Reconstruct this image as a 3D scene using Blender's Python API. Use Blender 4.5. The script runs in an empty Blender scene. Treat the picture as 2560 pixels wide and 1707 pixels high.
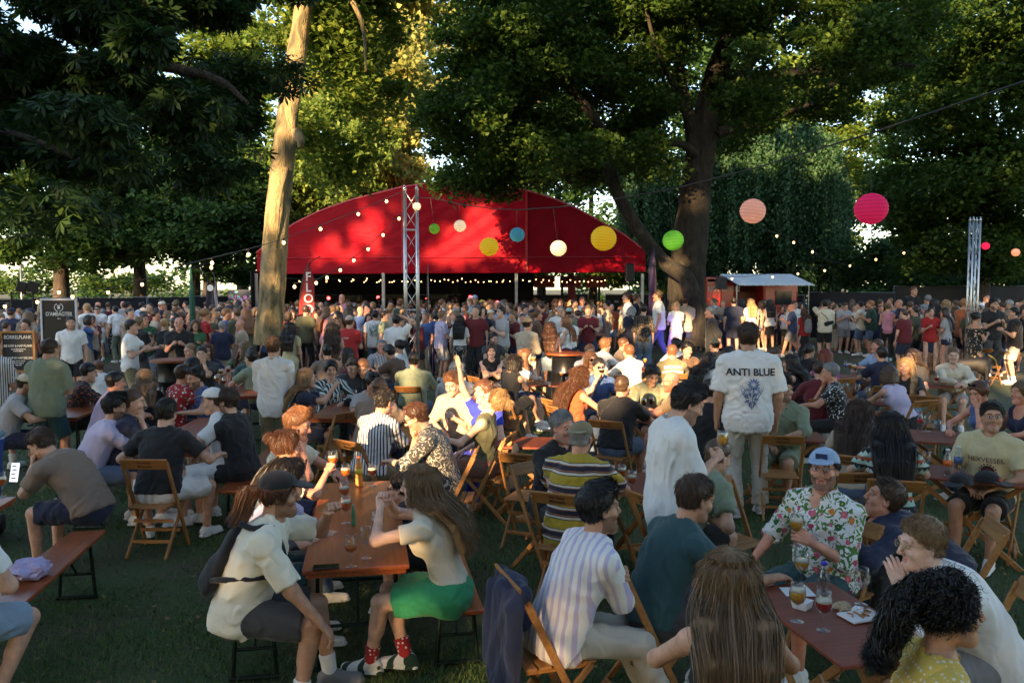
import bpy, bmesh, math, random
import numpy as np
from mathutils import Vector, Matrix
from mathutils.bvhtree import BVHTree
PI = math.pi; R = math.radians
random.seed(7); RNG = np.random.default_rng(7)
S = bpy.context.scene; COL = S.collection
# ---------------------------------------------------------------- camera
F, PW, PH, HZ, CH = 2100.0, 2560.0, 1707.0, 716.0, 2.4
PITCH = math.atan((PH / 2 - HZ) / F)
cd = bpy.data.cameras.new('camera'); cam = bpy.data.objects.new('camera', cd); COL.objects.link(cam)
cam.location = (0, 0, CH); cam.rotation_euler = (PI / 2 - PITCH, 0, 0)
cd.sensor_width = 36; cd.lens = F / PW * 36; cd.clip_start = 0.05; cd.clip_end = 2000
S.camera = cam
def ray(px, py):
    x = (px - PW / 2) / F; y = -(py - PH / 2) / F
    return np.array([x, math.cos(PITCH) + y * math.sin(PITCH), -math.sin(PITCH) + y * math.cos(PITCH)])
def atz(px, py, z):            # point of the plane z seen at a photo pixel
    d = ray(px, py); t = (z - CH) / d[2]; return np.array([0, 0, CH]) + d * t
def aty(px, py, Y):            # point at distance Y seen at a photo pixel
    d = ray(px, py); return np.array([0, 0, CH]) + d * (Y / d[1])
# ---------------------------------------------------------------- light
SUN_EL, SUN_AZ = R(15), R(22)   # light travels towards +Y, a little to +X
SD = np.array([math.sin(SUN_AZ) * math.cos(SUN_EL), math.cos(SUN_AZ) * math.cos(SUN_EL), -math.sin(SUN_EL)])
wd = bpy.data.worlds.new('World'); S.world = wd; wd.use_nodes = True
wn = wd.node_tree.nodes; wn.clear()
wo = wn.new('ShaderNodeOutputWorld'); wb = wn.new('ShaderNodeBackground'); sk = wn.new('ShaderNodeTexSky')
sk.sky_type = 'NISHITA'; sk.sun_disc = False; sk.sun_elevation = SUN_EL; sk.sun_rotation = PI + SUN_AZ
sk.dust_density = 0.7
wb.inputs['Strength'].default_value = 0.12
wd.node_tree.links.new(sk.outputs[0], wb.inputs[0]); wd.node_tree.links.new(wb.outputs[0], wo.inputs[0])
sl = bpy.data.lights.new('sun', 'SUN'); sl.energy = 5.0; sl.angle = R(0.5); sl.color = (1.0, 0.66, 0.34)
so = bpy.data.objects.new('sun', sl); COL.objects.link(so)
so.rotation_euler = Vector(tuple(SD)).to_track_quat('-Z', 'Y').to_euler()
S.view_settings.view_transform = 'Standard'; S.view_settings.look = 'None'
S.view_settings.gamma = 1; S.view_settings.exposure = 2.1
S.cycles.max_bounces = 6; S.cycles.transparent_max_bounces = 12
S.cycles.use_denoising = True
# ---------------------------------------------------------------- object helpers
def link(o, parent=None):
    COL.objects.link(o)
    if parent is not None: o.parent = parent
    return o
def tag(o, label=None, cat=None, group=None, kind=None):
    if label: o['label'] = label
    if cat: o['category'] = cat
    if group: o['group'] = group
    if kind: o['kind'] = kind
    return o
def empty(name, loc, rz=0, label=None, cat=None, group=None):
    o = bpy.data.objects.new(name, None); o.location = tuple(loc); o.rotation_euler = (0, 0, rz)
    COL.objects.link(o); return tag(o, label, cat, group)
def mesh_np(name, V, Q, mats, mi=None, smooth=True):
    """V (n,3) verts, Q (m,3|4) faces or list of such arrays"""
    me = bpy.data.meshes.new(name)
    Qs = [q for q in (Q if isinstance(Q, list) else [Q]) if len(q)]
    V = np.asarray(V, np.float32)
    me.vertices.add(len(V)); me.vertices.foreach_set('co', V.ravel())
    if Qs:
        li = np.concatenate([q.ravel() for q in Qs]).astype(np.int32)
        ln = np.concatenate([np.full(len(q), q.shape[1], np.int32) for q in Qs])
        st = np.concatenate([[0], np.cumsum(ln)[:-1]]).astype(np.int32)
        me.loops.add(len(li)); me.loops.foreach_set('vertex_index', li)
        me.polygons.add(len(ln)); me.polygons.foreach_set('loop_start', st); me.polygons.foreach_set('loop_total', ln)
        if mi is not None: me.polygons.foreach_set('material_index', np.asarray(mi, np.int32))
        me.polygons.foreach_set('use_smooth', np.full(len(ln), smooth, bool))
    for m in (mats if isinstance(mats, (list, tuple)) else [mats]): me.materials.append(m)
    me.update(calc_edges=True); me.validate(); return me
def obj(name, me, parent=None, loc=(0, 0, 0)):
    o = bpy.data.objects.new(name, me); o.location = tuple(loc); return link(o, parent)
def copy_tree(o, parent=None):
    c = o.copy(); COL.objects.link(c)
    if parent is not None: c.parent = parent
    for ch in [x for x in o.children]: copy_tree(ch, c)
    return c
class MB:
    """collects simple shapes into one mesh"""
    def __init__(s): s.v = []; s.f = []; s.m = []; s.n = 0
    def add(s, V, Fs, m=0):
        V = [tuple(float(c) for c in p) for p in V]
        s.v += V; s.f += [tuple(i + s.n for i in f) for f in Fs]; s.m += [m] * len(Fs); s.n += len(V); return s
    def box(s, c, sz, m=0, rz=0, M=None, bev=0):
        hx, hy, hz = sz[0] / 2, sz[1] / 2, sz[2] / 2
        b = min(bev, hx * .9, hy * .9, hz * .9)
        if b > 0:
            P = []; 
            for sx in (-1, 1):
                for sy in (-1, 1):
                    for sz_ in (-1, 1):
                        P += [(sx * (hx), sy * (hy - b), sz_ * (hz - b)), (sx * (hx - b), sy * hy, sz_ * (hz - b)), (sx * (hx - b), sy * (hy - b), sz_ * hz)]
            def I(a, b_, c_, k): return ((a * 2 + b_) * 2 + c_) * 3 + k
            Fs = []
            for a in (0, 1):
                Fs.append([I(a, 0, 0, 0), I(a, 1, 0, 0), I(a, 1, 1, 0), I(a, 0, 1, 0)][::1 if a else -1])
                Fs.append([I(0, a, 0, 1), I(1, a, 0, 1), I(1, a, 1, 1), I(0, a, 1, 1)][::-1 if a else 1])
                Fs.append([I(0, 0, a, 2), I(1, 0, a, 2), I(1, 1, a, 2), I(0, 1, a, 2)][::1 if a else -1])
                for b_ in (0, 1):
                    e = (a + b_) % 2
                    Fs.append([I(a, b_, 0, 0), I(a, b_, 1, 0), I(a, b_, 1, 1), I(a, b_, 0, 1)][::-1 if e else 1])
                    Fs.append([I(a, 0, b_, 0), I(a, 1, b_, 0), I(a, 1, b_, 2), I(a, 0, b_, 2)][::1 if e else -1])
                    Fs.append([I(0, a, b_, 1), I(1, a, b_, 1), I(1, a, b_, 2), I(0, a, b_, 2)][::-1 if e else 1])
                    for c_ in (0, 1):
                        Fs.append([I(a, b_, c_, 0), I(a, b_, c_, 1), I(a, b_, c_, 2)][::1 if (a + b_ + c_) % 2 else -1])
        else:
            P = [(x, y, z) for x in (-hx, hx) for y in (-hy, hy) for z in (-hz, hz)]
            Fs = [(0, 1, 3, 2), (4, 6, 7, 5), (0, 4, 5, 1), (2, 3, 7, 6), (0, 2, 6, 4), (1, 5, 7, 3)]
        if M is not None: P = [tuple(M @ Vector(p)) for p in P]
        elif rz: cz, sn = math.cos(rz), math.sin(rz); P = [(p[0] * cz - p[1] * sn, p[0] * sn + p[1] * cz, p[2]) for p in P]
        return s.add([(p[0] + c[0], p[1] + c[1], p[2] + c[2]) for p in P], Fs, m)
    def bar(s, a, b, w, h, m=0, up=(0, 0, 1), bev=0):       # a box from a to b
        a = Vector(a); b = Vector(b); d = b - a; L = d.length; d.normalize()
        x = d.cross(Vector(up))
        if x.length < 1e-4: x = d.cross(Vector((0, 1, 0)))
        x.normalize(); z = x.cross(d)
        M = Matrix((x, d, z)).transposed()
        return s.box(tuple((a + b) / 2), (w, L, h), m, M=M, bev=bev)
    def tube(s, pts, r, m=0, n=8, cap=True):
        pts = [Vector(p) for p in pts]; k = len(pts)
        rs = r if isinstance(r, (list, tuple)) else [r] * k
        V = []; ref = None
        for i, p in enumerate(pts):
            d = (pts[min(i + 1, k - 1)] - pts[max(i - 1, 0)]).normalized()
            if ref is None: ref = Vector((0, 0, 1)) if abs(d.z) < .9 else Vector((1, 0, 0))
            x = d.cross(ref)
            if x.length < 1e-4: x = d.cross(Vector((0, 1, 0)))
            x.normalize(); y = d.cross(x); ref = -y if False else ref
            V += [p + (x * math.cos(t) + y * math.sin(t)) * rs[i] for t in [2 * PI * j / n for j in range(n)]]
        Fs = [(i * n + j, i * n + (j + 1) % n, (i + 1) * n + (j + 1) % n, (i + 1) * n + j) for i in range(k - 1) for j in range(n)]
        if cap: Fs += [tuple(range(n - 1, -1, -1)), tuple((k - 1) * n + j for j in range(n))]
        return s.add(V, Fs, m)
    def lathe(s, prof, c=(0, 0, 0), m=0, n=20, M=None):      # prof [(r,z)]
        V = []
        for r, z in prof: V += [(r * math.cos(2 * PI * j / n), r * math.sin(2 * PI * j / n), z) for j in range(n)]
        k = len(prof)
        Fs = [(i * n + j, i * n + (j + 1) % n, (i + 1) * n + (j + 1) % n, (i + 1) * n + j) for i in range(k - 1) for j in range(n)]
        if prof[0][0] > 1e-5: Fs.append(tuple(range(n - 1, -1, -1)))
        if prof[-1][0] > 1e-5: Fs.append(tuple((k - 1) * n + j for j in range(n)))
        if M is not None: V = [tuple(M @ Vector(p)) for p in V]
        return s.add([(p[0] + c[0], p[1] + c[1], p[2] + c[2]) for p in V], Fs, m)
    def mesh(s, name, mats, smooth=False):
        me = bpy.data.meshes.new(name); me.from_pydata(s.v, [], s.f); me.update()
        for m in (mats if isinstance(mats, (list, tuple)) else [mats]): me.materials.append(m)
        me.polygons.foreach_set('material_index', s.m)
        if smooth: me.polygons.foreach_set('use_smooth', [True] * len(s.f))
        return me
    def build(s, name, mats, parent=None, smooth=False, loc=(0, 0, 0)):
        return obj(name, s.mesh(name, mats, smooth), parent, loc)
# ---------------------------------------------------------------- materials
MATS = {}
def mat(name, col, rough=.6, metal=0, bump=0, bscale=40, var=0, vscale=8, emit=0, trans=0, spec=None, ior=None, sheen=0, alpha=1, coat=0, sss=0):
    if name in MATS: return MATS[name]
    m = bpy.data.materials.new(name); m.use_nodes = True; MATS[name] = m
    nt = m.node_tree; N = nt.nodes; L = nt.links; b = N['Principled BSDF']
    b.inputs['Base Color'].default_value = (*col, 1); b.inputs['Roughness'].default_value = rough
    b.inputs['Metallic'].default_value = metal
    if spec is not None: b.inputs['Specular IOR Level'].default_value = spec
    if ior: b.inputs['IOR'].default_value = ior
    if trans: b.inputs['Transmission Weight'].default_value = trans
    if sheen: b.inputs['Sheen Weight'].default_value = sheen
    if coat: b.inputs['Coat Weight'].default_value = coat; b.inputs['Coat Roughness'].default_value = .15
    if alpha < 1: b.inputs['Alpha'].default_value = alpha
    if emit: b.inputs['Emission Color'].default_value = (*col, 1); b.inputs['Emission Strength'].default_value = emit
    if var or bump:
        tc = N.new('ShaderNodeTexCoord')
    if var:
        n = N.new('ShaderNodeTexNoise'); n.inputs['Scale'].default_value = vscale; n.inputs['Detail'].default_value = 6
        L.new(tc.outputs['Object'], n.inputs['Vector'])
        r = N.new('ShaderNodeValToRGB'); r.color_ramp.elements[0].position = .3; r.color_ramp.elements[1].position = .7
        r.color_ramp.elements[0].color = (*[c * (1 - var) for c in col], 1); r.color_ramp.elements[1].color = (*[min(1, c * (1 + var)) for c in col], 1)
        L.new(n.outputs['Fac'], r.inputs[0]); L.new(r.outputs[0], b.inputs['Base Color'])
    if bump:
        n = N.new('ShaderNodeTexNoise'); n.inputs['Scale'].default_value = bscale; n.inputs['Detail'].default_value = 4
        L.new(tc.outputs['Object'], n.inputs['Vector'])
        bp = N.new('ShaderNodeBump'); bp.inputs['Strength'].default_value = bump; bp.inputs['Distance'].default_value = .02
        L.new(n.outputs['Fac'], bp.inputs['Height']); L.new(bp.outputs[0], b.inputs['Normal'])
    return m
def nodes(m): return m.node_tree.nodes, m.node_tree.links, m.node_tree.nodes['Principled BSDF']
def text_mesh(s, size, mats, bold=0, extrude=.0005, spacing=1.0):
    c = bpy.data.curves.new('lettering', 'FONT'); c.body = s; c.size = size; c.align_x = 'CENTER'; c.align_y = 'CENTER'
    c.extrude = extrude; c.offset = bold; c.space_character = spacing
    o = bpy.data.objects.new('lettering', c); COL.objects.link(o)
    dg = bpy.context.evaluated_depsgraph_get(); me = bpy.data.meshes.new_from_object(o.evaluated_get(dg))
    bpy.data.objects.remove(o); bpy.data.curves.remove(c); me.materials.clear(); me.materials.append(mats); return me
def text_on(s, size, m, M, parent=None, bold=0, name='lettering', sx=1):
    me = text_mesh(s, size, m, bold); o = obj(name, me, parent); o.matrix_local = M @ Matrix.Diagonal((sx, 1, 1, 1)); return o
FACE_CAM = Matrix.Rotation(PI / 2, 4, 'X')     # XY text plane -> upright, read from -Y
# ---------------------------------------------------------------- implicit surfaces: tapered, flattened capsules blended and meshed
def v3(*a): return np.array(a, float)
def unit(a): a = np.asarray(a, float); return a / (np.linalg.norm(a) + 1e-9)
def cap(a, b, ra, rb, flat=None, fs=1, k=.03, cut=None, sub=False):
    return ['c', np.asarray(a, float), np.asarray(b, float), ra, rb, flat, fs, k, cut, sub]
def ell(c, r, Rm=None, k=.02, cut=None, sub=False):
    return ['e', np.asarray(c, float), np.asarray(r, float), Rm, k, cut, sub]
def prim_box(p):
    if p[0] == 'c':
        r = max(p[3], p[4]); return np.minimum(p[1], p[2]) - r, np.maximum(p[1], p[2]) + r
    r = max(p[2]); return p[1] - r, p[1] + r
def prim_eval(p, X):
    if p[0] == 'c':
        _, a, b, ra, rb, fl, fs, k, cut, sub = p
        q = X - a; ba = b - a
        if fl is not None:
            n = unit(fl); s = (1 / fs - 1); q = q + n * ((q @ n) * s)[..., None]; ba = ba + n * (ba @ n) * s
        t = np.clip((q @ ba) / (ba @ ba + 1e-9), 0, 1)
        d = np.linalg.norm(q - t[..., None] * ba, axis=-1) - (ra + (rb - ra) * t)
        if fl is not None: d = d * (fs ** .5)
    else:
        _, c, r, Rm, k, cut, sub = p
        q = X - c
        if Rm is not None: q = q @ Rm
        k0 = np.linalg.norm(q / r, axis=-1); k1 = np.linalg.norm(q / (r * r), axis=-1) + 1e-6
        d = k0 * (k0 - 1) / k1
    if cut is not None:
        for o, n in cut: d = np.maximum(d, (X - o) @ n)
    return d, k, sub
def polyg(prims, res, post=None, pad=0):
    lo = np.min([prim_box(p)[0] for p in prims if not p[-1]], 0) - 2 * res - pad; hi = np.max([prim_box(p)[1] for p in prims if not p[-1]], 0) + 2 * res + pad
    n = np.ceil((hi - lo) / res).astype(int) + 1
    V = np.full(n, .5)
    ax = [lo[i] + res * np.arange(n[i]) for i in range(3)]
    for p in prims:
        a, b = prim_box(p); m = (p[7] if p[0] == 'c' else p[4]) + 2.5 * res + pad
        i0 = np.clip(np.floor((a - m - lo) / res).astype(int), 0, n); i1 = np.clip(np.ceil((b + m - lo) / res).astype(int) + 1, 0, n)
        if np.any(i1 <= i0): continue
        g = np.stack(np.meshgrid(ax[0][i0[0]:i1[0]], ax[1][i0[1]:i1[1]], ax[2][i0[2]:i1[2]], indexing='ij'), -1)
        d, k, sub = prim_eval(p, g); sl = (slice(i0[0], i1[0]), slice(i0[1], i1[1]), slice(i0[2], i1[2])); v = V[sl]
        if sub: h = np.clip(.5 - .5 * (v + d) / k, 0, 1); V[sl] = v * (1 - h) - d * h + k * h * (1 - h)
        else: h = np.clip(.5 + .5 * (v - d) / k, 0, 1); V[sl] = v * (1 - h) + d * h - k * h * (1 - h)
    if post is not None:
        g = np.stack(np.meshgrid(*ax, indexing='ij'), -1); V = post(V, g)
    return surf(V, lo, res)
def surf(V, lo, res):
    ins = V < 0; nx, ny, nz = V.shape
    c = np.zeros((nx - 1, ny - 1, nz - 1), int)
    for i in (0, 1):
        for j in (0, 1):
            for k in (0, 1): c += ins[i:nx - 1 + i, j:ny - 1 + j, k:nz - 1 + k]
    act = (c > 0) & (c < 8); idx = np.full(act.shape, -1, int); C = np.argwhere(act); idx[act] = np.arange(len(C))
    if not len(C): return np.zeros((0, 3)), np.zeros((0, 4), int)
    cor = {}
    for i in (0, 1):
        for j in (0, 1):
            for k in (0, 1): cor[(i, j, k)] = V[C[:, 0] + i, C[:, 1] + j, C[:, 2] + k]
    acc = np.zeros((len(C), 3)); cnt = np.zeros(len(C))
    for e0 in cor:
        for ax in range(3):
            if e0[ax]: continue
            e1 = list(e0); e1[ax] = 1; a = cor[e0]; b = cor[tuple(e1)]; m = (a < 0) != (b < 0)
            t = np.where(m, a / np.where(np.abs(a - b) < 1e-12, 1, a - b), 0)
            pt = np.tile(np.array(e0, float), (len(C), 1)); pt[:, ax] = t
            acc += pt * m[:, None]; cnt += m
    P = (C + acc / cnt[:, None]) * res + lo
    Q = []
    for ax in range(3):
        o = [0, 1, 2]; o.remove(ax); u, w = o
        s0 = [slice(None)] * 3; s1 = [slice(None)] * 3; s0[ax] = slice(0, -1); s1[ax] = slice(1, None)
        d = ins[tuple(s0)] != ins[tuple(s1)]; E = np.argwhere(d)
        E = E[(E[:, u] > 0) & (E[:, w] > 0) & (E[:, u] < V.shape[u] - 1) & (E[:, w] < V.shape[w] - 1)]
        if not len(E): continue
        def g(du, dw): K = E.copy(); K[:, u] += du; K[:, w] += dw; return idx[K[:, 0], K[:, 1], K[:, 2]]
        q = np.stack([g(-1, -1), g(0, -1), g(0, 0), g(-1, 0)], 1)
        fl = ins[E[:, 0], E[:, 1], E[:, 2]]
        if ax == 1: fl = ~fl
        q[~fl] = q[~fl][:, ::-1]
        Q.append(q)
    Q = np.concatenate(Q); Q = Q[np.all(Q >= 0, 1)]
    return P, Q
def rotm(axis, a):
    return np.array(Matrix.Rotation(a, 3, axis))
def ik(a, t, l1, l2, pole):
    a = np.asarray(a, float); t = np.asarray(t, float); d = t - a; L = np.linalg.norm(d)
    if L > (l1 + l2) * .995: d = d * ((l1 + l2) * .995 / L); L = (l1 + l2) * .995; t = a + d
    if L < abs(l1 - l2) + .03: L = abs(l1 - l2) + .03; d = unit(d) * L; t = a + d
    u = d / L; x = (l1 * l1 - l2 * l2 + L * L) / (2 * L); h = math.sqrt(max(l1 * l1 - x * x, 0))
    p = np.asarray(pole, float); p = p - u * (p @ u); p = unit(p)
    return a + u * x + p * h, t
# ---------------------------------------------------------------- head and hand templates (one mesh each, cached)
# skin slots: 0 skin 1 lip 2 eye 3 iris 4 brow 5 beard
HC = {}
def head_tpl(sex, res, open_=0, smile=0, look=0):
    key = ('h', sex, res, open_, smile)
    if key in HC: return HC[key]
    f = sex == 'f'; w = .93 if f else 1
    P = [ell((0, -.018, .035), (.076 * w, .096, .086), k=.02), ell((0, .018, -.03), (.062 * w, .069, .088), k=.03),
         cap((-.045 * w, .0, -.06), (0, .062, -.102 + open_ * -.012), .026, .024 if f else .027, k=.03), cap((.045 * w, 0, -.06), (0, .062, -.102 + open_ * -.012), .026, .024 if f else .027, k=.03),
         cap((0, -.03, -.06), (0, -.045, -.2), .05 if f else .058, .052 if f else .062, k=.03)]
    if res < .011:
        P += [cap((-.04, .075, .03), (.04, .075, .03), .014, .014, k=.015), cap((0, .09, .014), (0, .108, -.026), .0075, .012, k=.012), ell((-.012, .099, -.03), (.008, .01, .008), k=.008), ell((.012, .099, -.03), (.008, .01, .008), k=.008),
              ell((-.042, .058, -.03), (.024, .024, .024), k=.02), ell((.042, .058, -.03), (.024, .024, .024), k=.02),
              ell((-.031, .101, .01), (.017, .016, .012), k=.012, sub=True), ell((.031, .101, .01), (.017, .016, .012), k=.012, sub=True),
              ell((-.031, .0775, .009), (.0135, .0135, .0125), k=.003), ell((.031, .0775, .009), (.0135, .0135, .0125), k=.003),
              cap((-.022, .072, -.059 + smile * .004), (0, .083, -.061), .005, .0075, k=.006), cap((.022, .072, -.059 + smile * .004), (0, .083, -.061), .005, .0075, k=.006),
              cap((-.014, .077, -.072), (.014, .077, -.072), .0075, .0075, k=.008)]
        if open_: P.append(ell((0, .092, -.068), (.018, .02, .008), k=.004, sub=True))
        else: P.append(cap((-.024, .088, -.0665 + smile * .003), (.024, .088, -.0665 + smile * .003), .003, .003, k=.004, sub=True))
        P += [ell((s * .077 * w, -.008, -.008), (.009, .02, .031), rotm('Z', s * .35), k=.01) for s in (-1, 1)]
        P += [ell((s * .085 * w, -.0, -.006), (.006, .009, .016), k=.005, sub=True) for s in (-1, 1)]
    else:
        P += [cap((0, .085, .01), (0, .108, -.025), .009, .014, k=.012), ell((-.077 * w, -.008, -.008), (.012, .02, .031), k=.01), ell((.077 * w, -.008, -.008), (.012, .02, .031), k=.01)]
    V, Q = polyg(P, res)
    c = V[Q].mean(1); mi = np.zeros(len(Q), int); x = np.abs(c[:, 0]); y = c[:, 1]; z = c[:, 2]
    fr = y > .05
    jaw = (z < -.03) & (z > -.125) & (y > -.02) & ~((x < .014) & (z > -.052)) & (z < -.03 - .45 * (x < .055) * 0)
    bd = jaw & ((z < -.045) | (x > .05)) & ((x > .05) | (z < -.083) | ((z < -.044) & (z > -.056)) | (x > .028))
    mi[bd] = 5
    mi[fr & (x < .022) & (z < -.056) & (z > -.079) & (y > .077 - x * .3)] = 1
    ex = np.abs(x - .031)
    mi[fr & (ex < .0125) & (np.abs(z - .0085) < .0042)] = 2
    mi[fr & (ex < .0062) & (np.abs(z - .009) < .0055)] = 3
    mi[fr & (ex < .015) & (np.abs(z - .0165) < .0025)] = 4
    mi[fr & (x > .012) & (x < .052) & (np.abs(z - (.032 + .004 * (1 - ex / .02))) < .0048)] = 4
    if res >= .011:
        mi[(mi == 1) | (mi == 2)] = 0; 
    HC[key] = (V, Q, mi); return HC[key]
def hand_tpl(kind, res, side):
    key = ('d', kind, res, side)
    if key in HC: return HC[key]
    curl = {'flat': (6, 8, 6), 'relax': (22, 28, 18), 'grip': (58, 62, 35), 'fist': (80, 88, 55), 'point': (20, 20, 10)}[kind]
    P = [cap((0, -.03, 0), (0, .02, 0), .024, .03, (0, 0, 1), .62, k=.01)]
    for i, (x, L) in enumerate(((-.031, .062), (-.0105, .074), (.0105, .080), (.031, .072))):
        kn = v3(x, .085 - abs(x - .005) * .25, 0)
        P.append(cap((x * .55, .01, 0), kn, .015, .0115, k=.008))
        a = 0; p = kn; r = .0098
        for j, fr in enumerate((.45, .31, .24)):
            cc = curl[j] * (1 if kind != 'point' or i != 3 else .1)
            a += R(cc + (3 - i) * 2); q = p + v3(x * .12, math.cos(a), -math.sin(a)) * L * fr
            P.append(cap(p, q, r, r * .9, k=.003)); p = q; r *= .9
    g = kind in ('grip', 'fist')
    t0 = v3(.024, .012, -.004); t1 = v3(.05, .045, -.02 if not g else -.03); t2 = v3(.056, .074, -.028) if not g else v3(.035, .07, -.05); t3 = t2 + (v3(.0, .024, -.004) if not g else v3(-.018, .014, -.006))
    P += [cap(t0, t1, .016, .013, k=.01), cap(t1, t2, .0115, .0105, k=.004), cap(t2, t3, .0105, .0085, k=.004)]
    V, Q = polyg(P, res)
    if side < 0: V = V * [-1, 1, 1]; Q = Q[:, ::-1]
    HC[key] = (V, Q, np.zeros(len(Q), int)); return HC[key]
def folds(seed, amp, freq=1.0):
    rg = np.random.default_rng(seed); W = [(unit(rg.normal(size=3) * [1, 1, .75]), rg.uniform(14, 34) * freq, rg.uniform(0, 6.3)) for _ in range(4)]
    w2 = [(rg.normal(size=3) * 9 * freq, rg.uniform(0, 6)) for _ in range(3)]
    def post(V, g):
        wa = sum(np.sin(g @ k + p) for k, p in w2) * .9
        s = sum((1 - np.abs(np.sin((g @ n) * f * .5 + p + wa)) * 1.6) for n, f, p in W) / 2.2
        return V - amp * np.clip(s, -.5, 1.2)
    return post
# ---------------------------------------------------------------- people
def skel(pose='stand', lean=4, curve=0, nod=0, yaw=0, roll=0, tw=0, side=0, sex='m', arms=('down', 'down'), legs=None, hz=None, b=1.0, headfwd=0):
    J = {}; sit = pose == 'sit'
    hz = hz or (.55 if sit else .93)
    def dr(a): return unit(v3(math.sin(R(side)), math.sin(R(a)), math.cos(R(a))))
    p0 = v3(0, 0, hz); p1 = p0 + .15 * dr(lean * .8); p2 = p1 + .2 * dr(lean + curve * .5); p3 = p2 + .17 * dr(lean + curve)
    J['up0'], J['up'] = dr(lean * .8), dr(lean + curve); J['p'] = (p0, p1, p2, p3)
    Z = rotm('Z', R(tw)); J['fw0'] = unit(v3(0, J['up0'][2], -J['up0'][1])); J['fw'] = Z @ unit(v3(0, J['up'][2], -J['up'][1])); J['lat'] = Z @ v3(1, 0, 0)
    Rh = rotm('Z', R(yaw)) @ rotm('X', -R(nod)) @ rotm('Y', R(roll)); hc = p3 - Rh @ v3(0, -.04, -.185) + v3(0, headfwd, 0) + Z @ v3(0, .0, 0)
    J['Rh'], J['hc'] = Rh, hc
    sw = (.165 if sex == 'f' else .19) * (1 + (b - 1) * .5)
    kn = []; ft = []
    hips = [p0 + v3(s * .09, 0, 0) for s in (-1, 1)]
    lg = legs or ('sit' if sit else 'stand')
    tg = {'stand': [(-.12, .02, .09), (.12, .02, .09)], 'sit': [(-.13, .42, .09), (.13, .44, .09)], 'wide': [(-.27, .38, .09), (.27, .4, .09)], 'tuck': [(-.12, .12, .09), (.12, .2, .09)],
          'stride': [(-.1, .3, .09), (.1, -.26, .12)], 'cross': [(.06, .45, .09), (.12, .62, .3)], 'out': [(-.1, .62, .09), (.12, .58, .09)], 'relaxed': [(-.1, -.03, .09), (.15, .12, .09)]}[lg] if isinstance(lg, str) else lg
    for i, s in enumerate((-1, 1)):
        t = v3(*tg[i]); pole = v3(s * (.75 if lg == 'wide' else .15), 1, .6 if sit else .1)
        k, t = ik(hips[i], t, .44, .425, pole); kn.append(k); ft.append(t)
    J['hip'], J['kn'], J['an'] = hips, kn, ft
    sh = [p3 - .055 * J['up'] + s * sw * J['lat'] for s in (-1, 1)]; J['sh'] = sh
    J['el'], J['wr'], J['hr'], J['hk'] = [], [], [], []
    fh = Rh @ v3(0, 1, 0)
    for i, s in enumerate((-1, 1)):
        a = arms[i]; kind = 'relax'; pole = v3(s * .5, -.7, -.5); zb = v3(s, 0, .2)
        if isinstance(a, tuple):
            t = v3(*a[:3]); kind = a[3] if len(a) > 3 else 'relax'; zb = v3(0, 0, 1); pole = v3(s * .8, -.5, -.7)
        elif a == 'down': t = sh[i] + v3(s * .07, .05, -.52)
        elif a == 'back': t = p0 + v3(s * .06, -.17, .02)
        elif a == 'table': t = v3(s * .12, .42 + .3 * math.sin(R(lean)), .80); zb = v3(0, 0, 1); pole = v3(s, -.1, -.4)
        elif a == 'tablein': t = v3(-s * .06, .40 + .3 * math.sin(R(lean)), .81); zb = v3(0, 0, 1); pole = v3(s, .1, -.3)
        elif a == 'cross': t = p2 + v3(-s * .1, .2, -.02); zb = v3(0, 1, 0); kind = 'grip'; pole = v3(s, .1, -.8)
        elif a == 'chin': t = hc + Rh @ v3(s * .03, .08, -.17); zb = v3(s * .6, .6, -.3); kind = 'fist'; pole = v3(s * .4, .3, -1)
        elif a == 'cheek': t = hc + Rh @ v3(s * .085, .04, -.13); zb = v3(s, .2, 0); kind = 'relax'; pole = v3(s * .3, .5, -1)
        elif a == 'face': t = hc + Rh @ v3(s * .05, .12, -.12); zb = v3(s * .3, 1, 0); kind = 'flat'; pole = v3(s * .4, .3, -1)
        elif a == 'drink': t = hc + Rh @ v3(s * .07, .16, -.13); zb = v3(s, .3, 0); kind = 'grip'; pole = v3(s * .6, .1, -1)
        elif a == 'hold': t = p2 + v3(s * .1, .27, -.04); zb = v3(s, 0, 0); kind = 'grip'; pole = v3(s * .5, -.5, -1)
        elif a == 'hip': t = p0 + v3(s * .17, -.02, .11); zb = v3(s, 0, 1); pole = v3(s, -.4, 0)
        elif a == 'lap': t = p0 + v3(s * .1, .27, .13); zb = v3(0, 0, 1); pole = v3(s, -.3, -.5)
        elif a == 'knee': t = kn[i] + v3(0, -.06, .1); zb = v3(0, 0, 1); pole = v3(s, -.1, -.3)
        elif a == 'up': t = sh[i] + v3(s * .1, .15, .5); kind = 'flat'; zb = v3(0, -1, 0); pole = v3(s, .3, -.3)
        elif a == 'head': t = hc + v3(s * .1, .02, .1); zb = v3(0, .2, 1); pole = v3(s, .2, .2)
        elif a == 'phone': t = p2 + v3(s * .05, .3, .04); kind = 'grip'; zb = v3(s * .6, .2, -.6); pole = v3(s * .5, -.4, -1)
        elif a == 'ear': t = hc + Rh @ v3(s * .1, .02, -.1); kind = 'grip'; zb = v3(s, 0, .3); pole = v3(s, .3, -1)
        elif a == 'reach': t = sh[i] + v3(s * .02, .45, -.15); kind = 'grip'; zb = v3(s, 0, .3); pole = v3(s * .4, -.2, -1)
        elif a == 'shoulder': t = sh[i] + v3(s * .42, .1, .02); zb = v3(0, 0, 1); pole = v3(s * .1, -.5, -1)
        e, w = ik(sh[i], t, .29, .25, pole)
        Y = unit(w - e)
        if a in ('chin', 'face', 'cheek'): Y = unit(Y * .6 + Rh @ v3(-s * .25, .1, .6))
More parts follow.
